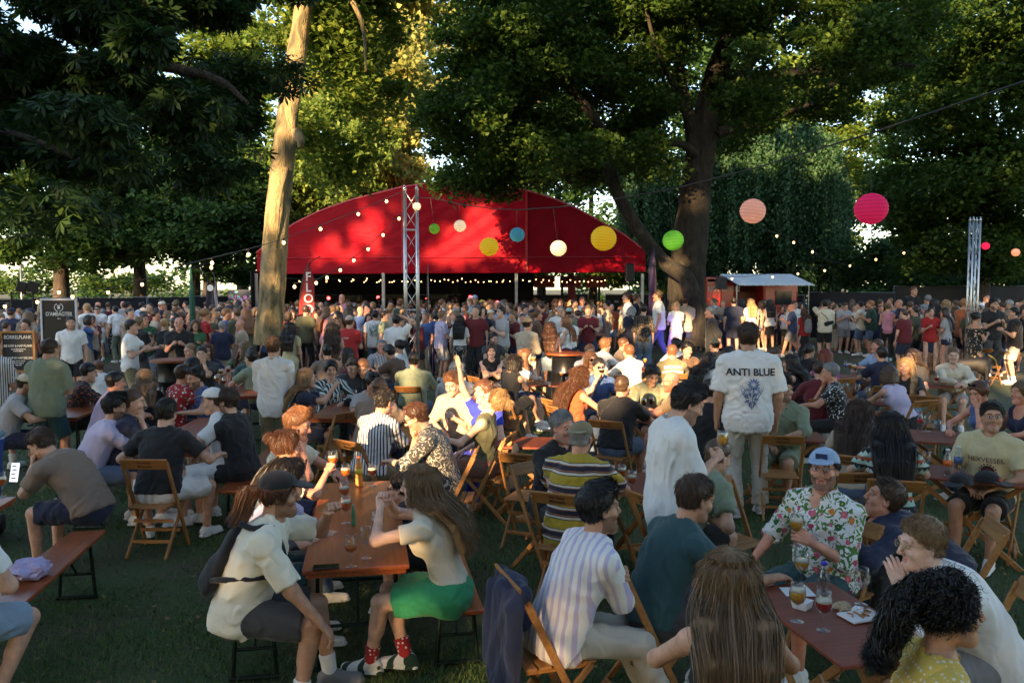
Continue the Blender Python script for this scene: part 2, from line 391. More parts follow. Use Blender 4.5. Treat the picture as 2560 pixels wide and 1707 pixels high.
        Zv = unit(zb - Y * (zb @ Y)); X = np.cross(Y, Zv)
        J['el'].append(e); J['wr'].append(w); J['hr'].append(np.stack([X, Y, Zv], 1)); J['hk'].append(kind)
    return J
def body_prims(J, sex, b=1.0, e=0.0, part='all'):
    p0, p1, p2, p3 = J['p']; n0, n = J['fw0'], J['fw']; lat = J['lat']; f = sex == 'f'; T = []
    wst = (.115 if f else .13) * b; hipw = (.118 if f else .108) * (1 + (b - 1) * .6)
    if part in ('all', 'torso', 'pelvis'):
        T += [cap(p0 - v3(.065, 0, 0), p0 + v3(.065, 0, 0), hipw + e, hipw + e, k=.04), cap(p0, p1, .14 * (1 + (b - 1) * .7) + e, wst + e, n0, .78, k=.05)]
    if part in ('all', 'torso'):
        T += [cap(p1, p2, wst + e, (.138 if f else .155) * b ** .6 + e, n0, .74, k=.05), cap(p2, p3 - .06 * J['up'], (.14 if f else .158) * b ** .6 + e, (.11 if f else .125) + e, n, .7, k=.05),
              cap(J['sh'][0] * .85 + J['sh'][1] * .15, J['sh'][1] * .85 + J['sh'][0] * .15, .052 + e, .052 + e, k=.04)]
        for s, i in ((-1, 0), (1, 1)):
            T.append(cap(p3 + .02 * J['up'], J['sh'][i], .045 + e * .7, .048 + e, k=.03))
            if f: T.append(ell(p2 + s * .065 * lat + n * .085 + J['up'] * .01, (.062 + e, .055 + e, .06 + e), k=.03))
            else: T.append(ell(p2 + s * .07 * lat + n * .05 + J['up'] * .04, (.08 + e, .055 + e, .065 + e), k=.04))
        if b > 1.12: T.append(ell(p1 + n0 * .06 * b, v3(.15, .11, .14) * b ** .5 * .9 + e, k=.05))
    return T
def arm_prims(J, i, sex, e=0, t0=0, t1=1, fore=1.0, k=.03, slim=1):
    f = .84 if sex == 'f' else 1; f *= slim
    s, el, w = J['sh'][i], J['el'][i], J['wr'][i]; P = []
    if t1 < 1 and fore <= 0:
        q = s + (el - s) * t1; d = unit(el - s); P.append(cap(s, q + d * .03, .053 * f + e, .05 * f + e * 1.25, k=k, cut=[(q, d)])); return P
    P.append(cap(s, el, .053 * f + e, .042 * f + e, k=k))
    if fore > 0:
        q = el + (w - el) * fore; d = unit(w - el)
        P.append(cap(el, q, .043 * f + e, (.043 + (.027 - .043) * fore) * f + e, k=k, cut=[(q, d)] if e else None))
    return P
def leg_prims(J, i, sex, e=0, t1=1, shin=1.0, k=.03, flare=0):
    f = .97 if sex == 'f' else 1
    h, kn, an = J['hip'][i], J['kn'][i], J['an'][i]; P = []
    if shin <= 0:
        q = h + (kn - h) * t1; d = unit(kn - h)
        P.append(cap(h, q + d * .05, .092 * f + e, (.06 + .03 * (1 - t1)) * f + e + .012 + flare, k=.04, cut=[(q, d)])); return P
    P.append(cap(h, kn, .09 * f + e, .056 * f + e, k=.04))
    q = kn + (an - kn) * shin; d = unit(an - kn)
    P.append(cap(kn, q, .054 * f + e, .036 * f + e + flare, k=.02, cut=[(q, d)] if e else None))
    if not e:
        bk = unit(np.cross(np.cross(kn - h, d), d)) if np.linalg.norm(np.cross(kn - h, d)) > .05 else -J['fw0']
        bk = -unit(J['fw0'] - d * (J['fw0'] @ d)) if bk @ J['fw0'] > 0 else bk
        P.append(cap(kn + d * .06 + bk * .018, kn + d * .2 + bk * .014, .042 * f, .036 * f, k=.04))
    return P
def foot_dir(J, i, toe=0):
    d = J['kn'][i] - J['hip'][i]; d = v3(d[0] * .6, max(d[1], .2), 0); return unit(d)
def catmull(P, n):
    P = [np.asarray(p, float) for p in P]; P = [2 * P[0] - P[1]] + P + [2 * P[-1] - P[-2]]; out = []
    m = len(P) - 3
    for t in np.linspace(0, m - 1e-6, n):
        i = int(t); u = t - i; a, b, c, d = P[i:i + 4]
        out.append(.5 * ((2 * b) + (c - a) * u + (2 * a - 5 * b + 4 * c - d) * u * u + (3 * b - a - 3 * c + d) * u ** 3))
    return np.array(out)
def ribbons(P, w, rg):      # P (strands, points, 3) -> thin tapering strips
    m, k, _ = P.shape; d = np.gradient(P, axis=1); s = np.cross(d, rg.normal(size=(m, 1, 3))); s /= np.linalg.norm(s, axis=2)[..., None] + 1e-9
    h = s * (w * .5 * (1 - .8 * np.linspace(0, 1, k) ** 3))[None, :, None]; V = np.stack([P + h, P - h], 1).reshape(-1, 3)
    i = (np.arange(m)[:, None] * 2 * k + np.arange(k - 1)[None]).ravel(); return V, np.stack([i, i + 1, i + 1 + k, i + k], 1)
def make_hair(J, kind, res, seed, strands):
    rg = np.random.default_rng(seed); Rh, hc = J['Rh'], J['hc']; out = []; H = []
    if kind == 'bald': return None
    # hairline plane through forehead and nape (head space)
    th = {'buzz': .004, 'short': .009, 'quiff': .012, 'curly': .018, 'thin': .006}.get(kind, .013)
    hl = [(v3(0, .083, .082), unit(v3(0, .66, -.76)))]
    shell = ell((0, -.027, .044), (.0795 + th, .098 + th, .09 + th), k=.005, cut=hl)
    cpony = kind == 'curlypony'; kind = 'pony' if cpony else kind; longk = kind in ('long', 'curlylong', 'bob', 'pony', 'bun', 'longfront')
    if longk: hl2 = [(v3(0, .078, .078), unit(v3(0, .92, -.38)))]; shell = ell((0, -.018, .035), (.079 + th, .1 + th, .09 + th), k=.01, cut=hl2)
    H.append(shell)
    if not longk: H.append(ell((0, -.045, -.02), (.07 + th * .5, .06 + th * .5, .05), k=.01, cut=[(v3(0, -.01, 0), v3(0, 1, 0)), (v3(0, 0, -.07), v3(0, 0, -1))]))
    if kind == 'quiff': H.append(cap((-.03, .06, .105), (.035, .055, .105), .034, .03, k=.03)); H.append(cap((0, .02, .12), (0, -.05, .12), .045, .04, k=.03))
    if kind == 'curly':
        for _ in range(26):
            a = rg.uniform(0, 6.28); z = rg.uniform(.02, .12); r = math.sqrt(max(0, 1 - ((z - .02) / .12) ** 2))
            c = v3(math.cos(a) * .085 * r, -.01 + math.sin(a) * .1 * r, z + .01)
            if c[1] > .03 and z < .075: continue
            H.append(ell(c, (.026, .026, .024), k=.008))
    if kind == 'bun': H.append(ell((0, -.125, .07), (.04, .042, .04), k=.012))
    if kind == 'topbun': H.append(ell((0, -.05, .15), (.035, .035, .03), k=.01))
    if kind in ('bob',):
        for a in np.linspace(-2.2, 2.2, 11):
            x, y = math.sin(a) * .088, -math.cos(a) * .1 - .01
            H.append(cap((x, y, .03), (x * 1.12, y * 1.05, -.12), .03, .024, k=.02, cut=[(v3(0, 0, -.12), v3(0, 0, -1))]))
    wf = lambda p: Rh @ np.asarray(p, float) + hc
    Hw = []
    for p in H:   # into person space
        p = list(p)
        if p[0] == 'c': p[1] = wf(p[1]); p[2] = wf(p[2])
        else: p[1] = wf(p[1]); p[3] = Rh if p[3] is None else Rh @ p[3]
        ci = 8 if p[0] == 'c' else 5
        if p[ci]: p[ci] = [(wf(o), Rh @ n) for o, n in p[ci]]
        Hw.append(p)
    guides = []
    if kind in ('long', 'curlylong', 'pony', 'longfront'):
        p0, p1, p2, p3 = J['p']; bk = -J['fw']; lat = J['lat']; up = J['up']
        tb = p3 + bk * .13; t2 = p2 + bk * .185 + up * .06; t3 = p1 + bk * .185 + up * .1
        for a in (np.linspace(-1.9, 1.9, 9) if kind != 'pony' else np.linspace(-.3, .3, 3) * (3 if cpony else 1)):
            sa = math.sin(a)
            if kind == 'pony': s0 = wf((sa * .03, -.1, .07)); g = [s0, wf((sa * .05, -.15, .02)), tb + lat * sa * .04 + bk * .04, t2 + lat * sa * .05 + up * .06]
            else:
                s0 = wf((sa * .082, -.02 - math.cos(a) * .09, .05)); s1 = wf((sa * .1, -.02 - math.cos(a) * .1, -.08))
                fr = kind == 'longfront' and abs(a) > .9
                if fr: m = p3 + J['fw'] * .1 + lat * np.sign(sa) * .13; g = [s0, s1, m, (m + p2 + J['fw'] * .17 + lat * np.sign(sa) * .12) / 2, p2 + J['fw'] * .17 + lat * np.sign(sa) * .12]
                else: g = [s0, s1, tb + lat * sa * .13 + up * .02, t2 + lat * sa * .12, t3 + lat * sa * .11]
            guides.append((a, g))
        for a, g in guides:
            for q0, q1 in zip(g[:-1], g[1:]): Hw.append(cap(q0, q1, .03 if kind != 'pony' else .024, .025 if kind != 'pony' else .018, k=.03))
    post = folds(seed, .003 if kind != 'curly' else .006, 2.4) if res < .02 else None
    V, Q = polyg(Hw, res, post); out.append((V, Q))
    if strands and len(V):
        if True:
            A = V[Q[:, 0]]; N = np.cross(V[Q[:, 1]] - V[Q[:, 0]], V[Q[:, 3]] - V[Q[:, 0]]); N /= np.linalg.norm(N, axis=1)[:, None] + 1e-9
            hl_ = (A - hc) @ Rh; ok = np.where(hl_[:, 2] > -.1)[0]
            ii = rg.choice(ok, min(strands, len(ok) * 6)); A = A[ii] + rg.normal(size=(len(ii), 3)) * res * .4; Nn = N[ii]
            cr = wf((0, -.04, .14)); t = A - cr; t -= Nn * np.sum(t * Nn, 1)[:, None]; t /= np.linalg.norm(t, axis=1)[:, None] + 1e-6; lo = (A - hc) @ Rh
            if not longk:
                top = lo[:, 2] > .09; t[top] = t[top] * .5 + (Rh @ v3(.35, .8, .1)) * .5; fr = (lo[:, 1] > .045); t[fr] = t[fr] * .25 + Rh @ v3(.35, -.1, .8)
            else:
                fr = (lo[:, 1] > .03); t[fr] = t[fr] * .3 + (np.sign(lo[fr, 0])[:, None] * [1, 0, 0] + [0, -.3, -.25]) @ Rh.T
            cu = .4 if kind in ('curly', 'curlylong') or cpony else 0
            L = (rg.uniform(.015, .035, len(A)) * (.35 if kind == 'buzz' else 1.8 if longk else 1))[:, None, None]
            d = t + rg.normal(size=t.shape) * ((.14 if not longk else .07) + cu * .6); d /= np.linalg.norm(d, axis=1)[:, None]; u = np.array([0, .5, 1.])[None, :, None]
            if cu:
                n1 = np.cross(d, Nn); n1 /= np.linalg.norm(n1, axis=1)[:, None] + 1e-6; n2 = np.cross(d, n1); u = np.linspace(0, 1, 8)[None, :, None]; ph = u * 9 + rg.uniform(0, 6.3, (len(A), 1, 1)); out.append(ribbons(A[:, None] + d[:, None] * L * u + (n1[:, None] * np.cos(ph) + n2[:, None] * np.sin(ph)) * .008 + Nn[:, None] * .006, .0028, rg))
            else: out.append(ribbons(A[:, None] + d[:, None] * L * u + Nn[:, None] * (.0015 + L * (.1 if not cu else .16) * np.sin(u * 2.6)), .0019, rg))
        if guides:
            cl = kind == 'curlylong' or cpony; m = int(strands * .85); u = rg.uniform(0, len(guides) - 1.001, m); i = u.astype(int); f = (u - i)[:, None, None]; GA = np.array([g for _, g in guides])
            g = GA[i] * (1 - f) + GA[i + 1] * f; c = g[:, 0] - hc; g[:, 0] = hc + c * rg.uniform(1.08, 1.22, (m, 1)) + (Rh @ v3(0, 0, 1))[None] * rg.uniform(-.02, .05, (m, 1))
            o_ = (g[:, 1:] - hc) * [1, 1, 0]; o_ /= np.linalg.norm(o_, axis=2)[..., None] + 1e-6; g[:, 1:] += rg.normal(size=g[:, 1:].shape) * .004 + rg.normal(size=(m, 1, 3)) * .014 + o_ * rg.uniform(.012, .032, (m, 1, 1)); g[:, -1] += (g[:, -1] - g[:, -2]) * rg.uniform(-.3, .25, (m, 1))
            K = 24 if cl else 10; W = catmull(list(np.eye(g.shape[1])), K); P = np.einsum('kn,mnc->mkc', W, g)
            if cl:
                tt = np.linspace(0, 1, K)[None] * rg.uniform(28, 40, (m, 1)) + rg.uniform(0, 6.28, (m, 1)); am = .014 * np.linspace(.4, 1.3, K)[None]; P = P + np.stack([np.cos(tt) * am, np.sin(tt) * am, 0 * tt], -1)
            out.append(ribbons(P, .0026 if strands > 900 else .005, rg))
    vs = []; qs = []; n = 0
    for V, Q in out: vs.append(V); qs.append(Q + n); n += len(V)
    return np.concatenate(vs), np.concatenate(qs)
def tube_np(P, r, n=6):
    m = MB(); m.tube([tuple(p) for p in P], r, n=n); return m
def head_gear(J, kind):
    """-> list of (name, MB, material names) in person space"""
    Rh, hc = J['Rh'], J['hc']; wf = lambda p: tuple(Rh @ np.asarray(p, float) + hc); out = []
    def ring(cx, cy, cz, r, sq=1.0, ang=0):
        return [wf((cx + math.cos(t) * r, cy - abs(cx + math.cos(t) * r) ** 2 * 3, cz + math.sin(t) * r * sq)) for t in np.linspace(0, 2 * PI, 17)]
    if kind in ('glasses', 'sunglasses', 'headglasses', 'goldglasses'):
        up = kind == 'headglasses'; cy, cz = (.108, .013) if not up else (.082, .118); fr = MB(); ln = MB(); sq = .85; r = .021 if kind != 'sunglasses' else .025
        for s in (-1, 1):
            P = ring(s * .031, cy, cz, r, sq); fr.tube(P, .0014 if kind != 'sunglasses' else .0022, n=5, cap=False)
            fr.tube([wf((s * .053, cy - .006, cz + .004)), wf((s * .078, cy - .045, cz + .004)), wf((s * .081, -.005 if not up else .0, cz + .0))], .0016 if kind != 'sunglasses' else .0026, n=5)
            c = wf((s * .031, cy - .003, cz)); ln.add([c] + P[:-1], [(0, i + 1, (i + 1) % 16 + 1) for i in range(16)])
        fr.tube([wf((-.011, cy, cz + .005)), wf((0, cy + .002, cz + .008)), wf((.011, cy, cz + .005))], .0015, n=5)
        out.append((fr, ln))
    return out
def make_cap(J, back=False, res=.006, mesh_=False):
    Rh, hc = J['Rh'], J['hc']; sg = -1 if back else 1
    wf = lambda p: Rh @ np.asarray(p, float) + hc
    cutd = [(wf((0, 0, .045)), Rh @ v3(0, .12 * 1, -1))]
    P = [ell(wf((0, -.012, .045)), (.094, .113, .095), Rh, k=.01, cut=cutd)]
    B = [ell(wf((0, sg * .112, .052)), (.078, .082, .03), Rh, k=.004, cut=[(wf((0, sg * .1, .066)), Rh @ v3(0, sg * .18, 1)), (wf((0, sg * .1, .056)), -(Rh @ v3(0, sg * .18, 1)))])]
    button = [ell(wf((0, -.012, .142)), (.008, .008, .005), Rh, k=.002)]
    return polyg(P + button, res), polyg(B, min(res, .005) if res < .01 else res)
PEOPLE = []; SKIN = {}
def skin_mats(tone, hairc, beard):
    k = (tone, hairc, beard)
    if k in SKIN: return SKIN[k]
    c = {'light': (.6, .34, .23), 'pale': (.68, .42, .31), 'tan': (.48, .26, .16), 'red': (.62, .29, .19), 'brown': (.2, .1, .055), 'olive': (.4, .22, .13)}[tone]
    sk_ = mat('skin_' + tone, c, .5, var=.22, vscale=14, bump=.2, bscale=90)
    lip = mat('lip_' + tone, (c[0] * .88, c[1] * .6, c[2] * .62), .4); ew = mat('eye_white', (.62, .58, .54), .2); ir = mat('iris', (.05, .035, .025), .1)
    hc_ = HAIRC[hairc]; br = mat('brow_' + tone + hairc, tuple(c[i] * .35 + hc_[i] * .65 for i in range(3)), .7)
    bd = sk_ if not beard else mat('beard_%s%s%s' % (tone, hairc, beard), tuple(c[i] * (1 - beard) + hc_[i] * beard for i in range(3)), .8, bump=.5 * beard, bscale=300)
    SKIN[k] = [sk_, lip, ew, ir, br, bd]; return SKIN[k]
HAIRC = {'dark': (.014, .010, .008), 'black': (.008, .007, .007), 'brown': (.05, .028, .016), 'auburn': (.08, .033, .016), 'ginger': (.2, .09, .04), 'blond': (.28, .17, .075), 'darkblond': (.14, .085, .04), 'grey': (.2, .2, .2), 'white': (.5, .47, .42), 'red': (.2, .035, .012)}
def hair_mat(c):
    nm = 'hair_' + c
    if nm in MATS: return MATS[nm]
    m = mat(nm, HAIRC[c], .42, spec=.5); N, L, b = nodes(m)
    g = N.new('ShaderNodeNewGeometry'); r = N.new('ShaderNodeValToRGB'); k = HAIRC[c]
    r.color_ramp.elements[0].color = (*[x * .6 for x in k], 1); r.color_ramp.elements[1].color = (*[min(1, x * 1.9) for x in k], 1)
    L.new(g.outputs['Random Per Island'], r.inputs[0]); L.new(r.outputs[0], b.inputs['Base Color'])
    return m
PAL = {'white': (.78, .78, .76), 'cream': (.72, .65, .5), 'ivory': (.78, .73, .58), 'black': (.013, .013, .015), 'navy': (.016, .022, .055), 'charcoal': (.05, .05, .052), 'grey': (.22, .22, .23), 'lightgrey': (.42, .42, .43), 'beige': (.46, .38, .28), 'tan': (.33, .23, .13),
       'khaki': (.24, .2, .11), 'olive': (.1, .1, .05), 'green': (.03, .12, .05), 'darkgreen': (.015, .05, .03), 'teal': (.02, .07, .08), 'sage': (.22, .26, .17), 'blue': (.06, .12, .3), 'lightblue': (.3, .42, .6), 'denim': (.09, .14, .23), 'lightdenim': (.26, .35, .45), 'red': (.4, .02, .02),
       'burgundy': (.13, .012, .018), 'rust': (.42, .09, .03), 'brown': (.13, .075, .045), 'taupe': (.22, .16, .12), 'pink': (.6, .25, .32), 'lavender': (.42, .36, .55), 'purple': (.2, .06, .3), 'magenta': (.5, .06, .4), 'yellow': (.62, .44, .08), 'mint': (.4, .55, .48), 'lilac': (.55, .5, .68), 'stone': (.5, .47, .4), 'emerald': (.03, .3, .13), 'orange': (.55, .12, .03), 'royal': (.03, .05, .5), 'paleyellow': (.58, .52, .3)}
def cloth(col, pat=None, col2='white', sc=1.0, col3=None):
    nm = 'cloth_%s_%s_%s_%g_%s' % (col, pat, col2, sc, col3)
    if nm in MATS: return MATS[nm]
    c = PAL[col]; c2 = PAL[col2]; m = mat(nm, c, .88, sheen=.12); N, L, b = nodes(m)
    tc = N.new('ShaderNodeTexCoord'); V = tc.outputs['Object']
    def mix(f, a, c_):
        x = N.new('ShaderNodeMix'); x.data_type = 'RGBA'
        for i, v in ((0, f), (6, a), (7, c_)):
            if isinstance(v, (tuple, float, int)): x.inputs[i].default_value = (*v, 1) if isinstance(v, tuple) else v
            else: L.new(v, x.inputs[i])
        return x.outputs[2]
    def math_(op, a, v=None, w=None):
        x = N.new('ShaderNodeMath'); x.operation = op
        for i, q in enumerate((a, v, w)):
            if q is None: continue
            if isinstance(q, (int, float)): x.inputs[i].default_value = q
            else: L.new(q, x.inputs[i])
        return x.outputs[0]
    def noise(s, det=3, vec=None):
        x = N.new('ShaderNodeTexNoise'); x.inputs['Scale'].default_value = s; x.inputs['Detail'].default_value = det; L.new(vec or V, x.inputs['Vector']); return x
    sp = N.new('ShaderNodeSeparateXYZ'); L.new(V, sp.inputs[0])
    colr = c
    if pat in ('hstripe', 'vstripe'):
        ang = None
        if pat == 'hstripe': s = sp.outputs[2]
        else:
            s = math_('ADD', sp.outputs[0], math_('MULTIPLY', sp.outputs[1], .8))
        f = math_('FRACT', math_('MULTIPLY', s, abs(sc) * 10)); st = math_('GREATER_THAN', f, .6 if pat == 'vstripe' else .5); colr = mix(st, c, c2)
        if col3: f3 = math_('GREATER_THAN', math_('FRACT', math_('ADD', f, .62)), .9); colr = mix(f3, colr, PAL[col3])
    elif pat == 'retro':
        f = math_('FRACT', math_('MULTIPLY', math_('ADD', sp.outputs[2], .03), 1 / .155)); r = N.new('ShaderNodeValToRGB'); r.color_ramp.interpolation = 'CONSTANT'
        e = r.color_ramp.elements; e[0].position = 0; e[0].color = (.42, .3, .02, 1); e[1].position = .42; e[1].color = (.012, .012, .02, 1)
        for p_, q in ((.46, (.6, .56, .48, 1)), (.56, (.02, .02, .03, 1)), (.6, (.3, .12, .05, 1)), (.65, (.015, .015, .03, 1)), (.85, (.3, .12, .05, 1)), (.89, (.6, .56, .48, 1)), (.97, (.02, .02, .03, 1))):
            x = e.new(p_); x.color = q
        L.new(f, r.inputs[0]); colr = r.outputs[0]
    elif pat in ('dots', 'flowers', 'camo', 'paisley', 'tropical', 'aztec'):
        if pat in ('camo',): colr = mix(math_('GREATER_THAN', noise(14 * sc, 2).outputs[0], .52), c, c2)
        elif pat == 'paisley': 
            w = N.new('ShaderNodeTexWave'); w.inputs['Scale'].default_value = 9 * sc; w.inputs['Distortion'].default_value = 14; w.inputs['Detail Scale'].default_value = 2.2; L.new(V, w.inputs[0]); colr = mix(math_('GREATER_THAN', w.outputs[1], .86), c, c2)
        elif pat == 'aztec':
            f = math_('FRACT', math_('MULTIPLY', sp.outputs[2], 14)); z = math_('PINGPONG', math_('MULTIPLY', sp.outputs[0], 1.0), .02); g_ = math_('GREATER_THAN', math_('ADD', f, math_('MULTIPLY', z, 20)), .75)
            colr = mix(g_, c, c2); g2 = math_('GREATER_THAN', math_('FRACT', math_('MULTIPLY', sp.outputs[2], 7)), .8); colr = mix(g2, colr, PAL['rust'])
        else:
            vo = N.new('ShaderNodeTexVoronoi'); vo.inputs['Scale'].default_value = {'dots': 38, 'flowers': 24, 'tropical': 15}[pat] * sc; vo.inputs['Randomness'].default_value = .25 if pat == 'dots' else 1
            nz = noise(12 * sc, 2)
            mp = N.new('ShaderNodeVectorMath'); mp.operation = 'MULTIPLY_ADD'; L.new(nz.outputs[1], mp.inputs[0]); mp.inputs[1].default_value = (.0 if pat == 'dots' else .05,) * 3; L.new(V, mp.inputs[2]); L.new(mp.outputs[0], vo.inputs['Vector'])
            if pat == 'tropical':
                vl = noise(19, 2); vl.inputs['Distortion'].default_value = 2.2; vl.inputs['Detail'].default_value = 1
                gr = N.new('ShaderNodeValToRGB'); gr.color_ramp.elements[0].color = (.02, .09, .03, 1); gr.color_ramp.elements[1].color = (.14, .3, .05, 1); L.new(noise(9).outputs[0], gr.inputs[0])
                colr = mix(math_('GREATER_THAN', vl.outputs[0], .54), c, gr.outputs[0])
            near = math_('LESS_THAN', vo.outputs['Distance'], {'dots': .3, 'flowers': .36, 'tropical': .34}[pat])
            if pat == 'dots': colr = mix(near, c, c2)
            else:
                fl = N.new('ShaderNodeValToRGB'); fl.color_ramp.interpolation = 'CONSTANT'; e = fl.color_ramp.elements
                qs = [(.5, .03, .1), (.65, .12, .2), (.6, .2, .03), (.02, .12, .03), (.7, .5, .5)] if pat == 'tropical' else [c2, tuple(x * .6 for x in c2), c, tuple(min(1, x * 1.2) for x in c2)]
                e[0].color = (*qs[0], 1); e[1].position = 1 / len(qs); e[1].color = (*qs[1], 1)
                for i, q in enumerate(qs[2:]): x = e.new((i + 2) / len(qs)); x.color = (*q, 1)
                sx_ = N.new('ShaderNodeSeparateColor'); L.new(vo.outputs['Color'], sx_.inputs[0]); L.new(sx_.outputs[0], fl.inputs[0]); colr = mix(near, colr, fl.outputs[0])
                if pat == 'tropical': colr = mix(math_('LESS_THAN', vo.outputs['Distance'], .09), colr, (.8, .5, .05))
    # woven variation and crease bump
    nz = noise(5, 3); rr = N.new('ShaderNodeMapRange'); rr.inputs[3].default_value = .86; rr.inputs[4].default_value = 1.1; L.new(nz.outputs[0], rr.inputs[0])
    vm = N.new('ShaderNodeVectorMath'); vm.operation = 'SCALE'
    if isinstance(colr, tuple): vm.inputs[0].default_value = colr
    else: L.new(colr, vm.inputs[0])
    L.new(rr.outputs[0], vm.inputs['Scale']); L.new(vm.outputs[0], b.inputs['Base Color'])
    mg = N.new('ShaderNodeMapping'); mg.inputs['Scale'].default_value = (1, 1, .55); mg.inputs['Rotation'].default_value = (.3, .4, .2); L.new(V, mg.inputs[0])
    n1 = noise(4.5, 2, mg.outputs[0]); n1.inputs['Distortion'].default_value = .9; rd = math_('ABSOLUTE', math_('SUBTRACT', n1.outputs[0], .5))
    n2 = noise(380, 1)
    bp = N.new('ShaderNodeBump'); bp.inputs['Strength'].default_value = .6; bp.inputs['Distance'].default_value = .07; L.new(rd, bp.inputs['Height'])
    b2 = N.new('ShaderNodeBump'); b2.inputs['Strength'].default_value = .15; b2.inputs['Distance'].default_value = .003; L.new(n2.outputs[0], b2.inputs['Height']); L.new(bp.outputs[0], b2.inputs['Normal'])
    L.new(b2.outputs[0], b.inputs['Normal']); return m
LOD = {'hero': (.014, .0105, .0038, .0046, .0065, 4600), 'mid': (.02, .017, .0075, .008, .011, 500), 'far': (.028, .026, .014, .014, .02, 0), 'tiny': (.05, .05, .028, .03, .04, 0)}
def join_np(parts):
    vs, qs, ms, n = [], [], [], 0
    for V, Q, m in parts: vs.append(V); qs.append(Q + n); ms.append(m); n += len(V)
    return np.concatenate(vs), np.concatenate(qs), np.concatenate(ms)
def build_parts(lod='mid', sex='m', b=1.0, top='tee', bottom='shorts', hair='short', hem=None, seed=0, shoes=True, beard=0, open_=0, smile=0, capk=None, gear=None, socks=False, neck='crew', tee_t=.66, fold=1.0, **pz):
    rb, rc, rh, rd, rr, ns = LOD[lod]; J = skel(sex=sex, b=b, **pz); p0, p1, p2, p3 = J['p']; sit = pz.get('pose') == 'sit'; f = sex == 'f'; out = {}
    T = body_prims(J, sex, b)
    for i in (0, 1): T += arm_prims(J, i, sex) + leg_prims(J, i, sex)
    fd = [foot_dir(J, i) for i in (0, 1)]
    dz = v3(0, 0, -.055)
    for i in (0, 1): a = J['an'][i]; T.append(cap(a + dz * .6 - fd[i] * .03, a + dz + fd[i] * .15, .034, .024, k=.02))
    nb = J['hc'] + J['Rh'] @ v3(0, -.035, -.15); T.append(cap(p3, nb, .055 if not f else .047, .05 if not f else .043, k=.03))
    V, Q = polyg(T, rb); parts = [(V, Q, np.zeros(len(Q), int))]
    hv, hq, hm = head_tpl(sex, rh, open_, smile); parts.append((hv @ J['Rh'].T + J['hc'], hq, hm))
    hs = .9 if f else 1.04
    for i, s in enumerate((-1, 1)):
        dv, dq, dm = hand_tpl(J['hk'][i], rd, -s); parts.append((dv * hs @ J['hr'][i].T + J['wr'][i], dq, dm))
    out['body'] = join_np(parts)
    if gear: out['gear'] = head_gear(J, gear)
    if capk: out['cap'] = make_cap(J, capk == 'back', rr)
    h = make_hair(J, hair, rr, seed, ns)
    if h is not None:
        if capk:   # keep only the hair below the cap
            hl = (h[0] - J['hc']) @ J['Rh']; keep = (hl[:, 2] < .05); q = h[1][np.all(keep[h[1]], 1)]; h = (h[0], q)
        if len(h[1]): out['hair'] = h
    post = folds(seed + 5, .0085 * fold, 1.9) if lod in ('hero', 'mid') else None
    e = .014 + (.004 if lod == 'far' else 0); up0, up = J['up0'], J['up']; n = J['fw']
    if top:
        hm_ = hem if hem is not None else (-.015 if sit else -.09)
        ho = p0 + up0 * hm_; cut = [(ho, -up0)]; C = []
        loose = e + (.012 if top in ('tee', 'shirt', 'long', 'oversize', 'open') and not f else .0) + (.014 if top == 'oversize' else 0)
        if top == 'bandeau': cut = cut + [(p3 - .1 * up, up)]
        for q in body_prims(J, sex, b, loose if top not in ('crop', 'tank', 'bandeau') else e):
            q[8 if q[0] == 'c' else 5] = cut; C.append(q)
        if top not in ('crop', 'tank', 'bandeau', 'dress', 'strap'): C.append(cap(p2, p0 - up0 * .06, (.145 if not f else .128) * b ** .6 + loose, (.15 if not f else .135) * (1 + (b - 1) * .8) + loose * 1.3, J['fw0'], .74, k=.05, cut=cut))
        for i in (0, 1):
            if top in ('tee', 'crop') or (top == 'dress' and neck != 'sleeveless'): C += arm_prims(J, i, sex, .02 if top == 'tee' else .014, t1=tee_t if top == 'tee' else .5, fore=0)
            elif top == 'oversize': C += arm_prims(J, i, sex, .034, t1=.88, fore=0)
            elif top in ('shirt', 'open'): C += arm_prims(J, i, sex, .022, fore=.18)
            elif top == 'long': C += arm_prims(J, i, sex, .02, fore=.93)
        if top in ('tank', 'strap'):
            for i, s in ((0, -1), (1, 1)): C.append(ell(J['sh'][i] + J['lat'] * s * .055 + up * .02, (.06, .12, .1), k=.012, sub=True))
        if neck == 'crew': C.append(cap(p3 + up * .035 + n * .012, p3 + up * .16, .068, .09, k=.008, sub=True))
        elif neck in ('v', 'shirt'): C += [cap(p3 + up * .05, p3 + up * .16, .07, .09, k=.008, sub=True), cap(p3 + up * .03 + n * .08, p3 - up * (.1 if neck == 'v' else .07) + n * .17, .05, .02, k=.008, sub=True)]
        elif neck == 'scoop': C += [cap(p3 + up * .05, p3 + up * .16, .085, .1, k=.01, sub=True), ell(p3 + n * .1 - up * .01, (.09, .08, .09), k=.01, sub=True)]
        elif neck == 'off': C += [ell(p3 + up * .03, (.3, .16, .12), k=.01, sub=True)]
        elif neck == 'back': C += [cap(p3 + up * .05, p3 + up * .16, .09, .1, k=.01, sub=True), ell(p3 - n * .14 - up * .02, (.12, .1, .3), k=.01, sub=True)]
        if neck == 'shirt' and lod != 'far':
            rn = [p3 + up * .045 + (J['lat'] * math.sin(a) + n * math.cos(a)) * .068 - up * (.02 * math.cos(a)) for a in np.linspace(.5, 2 * PI - .5, 9)]
            for a_, b_ in zip(rn[:-1], rn[1:]): C.append(cap(a_, b_, .013, .013, k=.006))
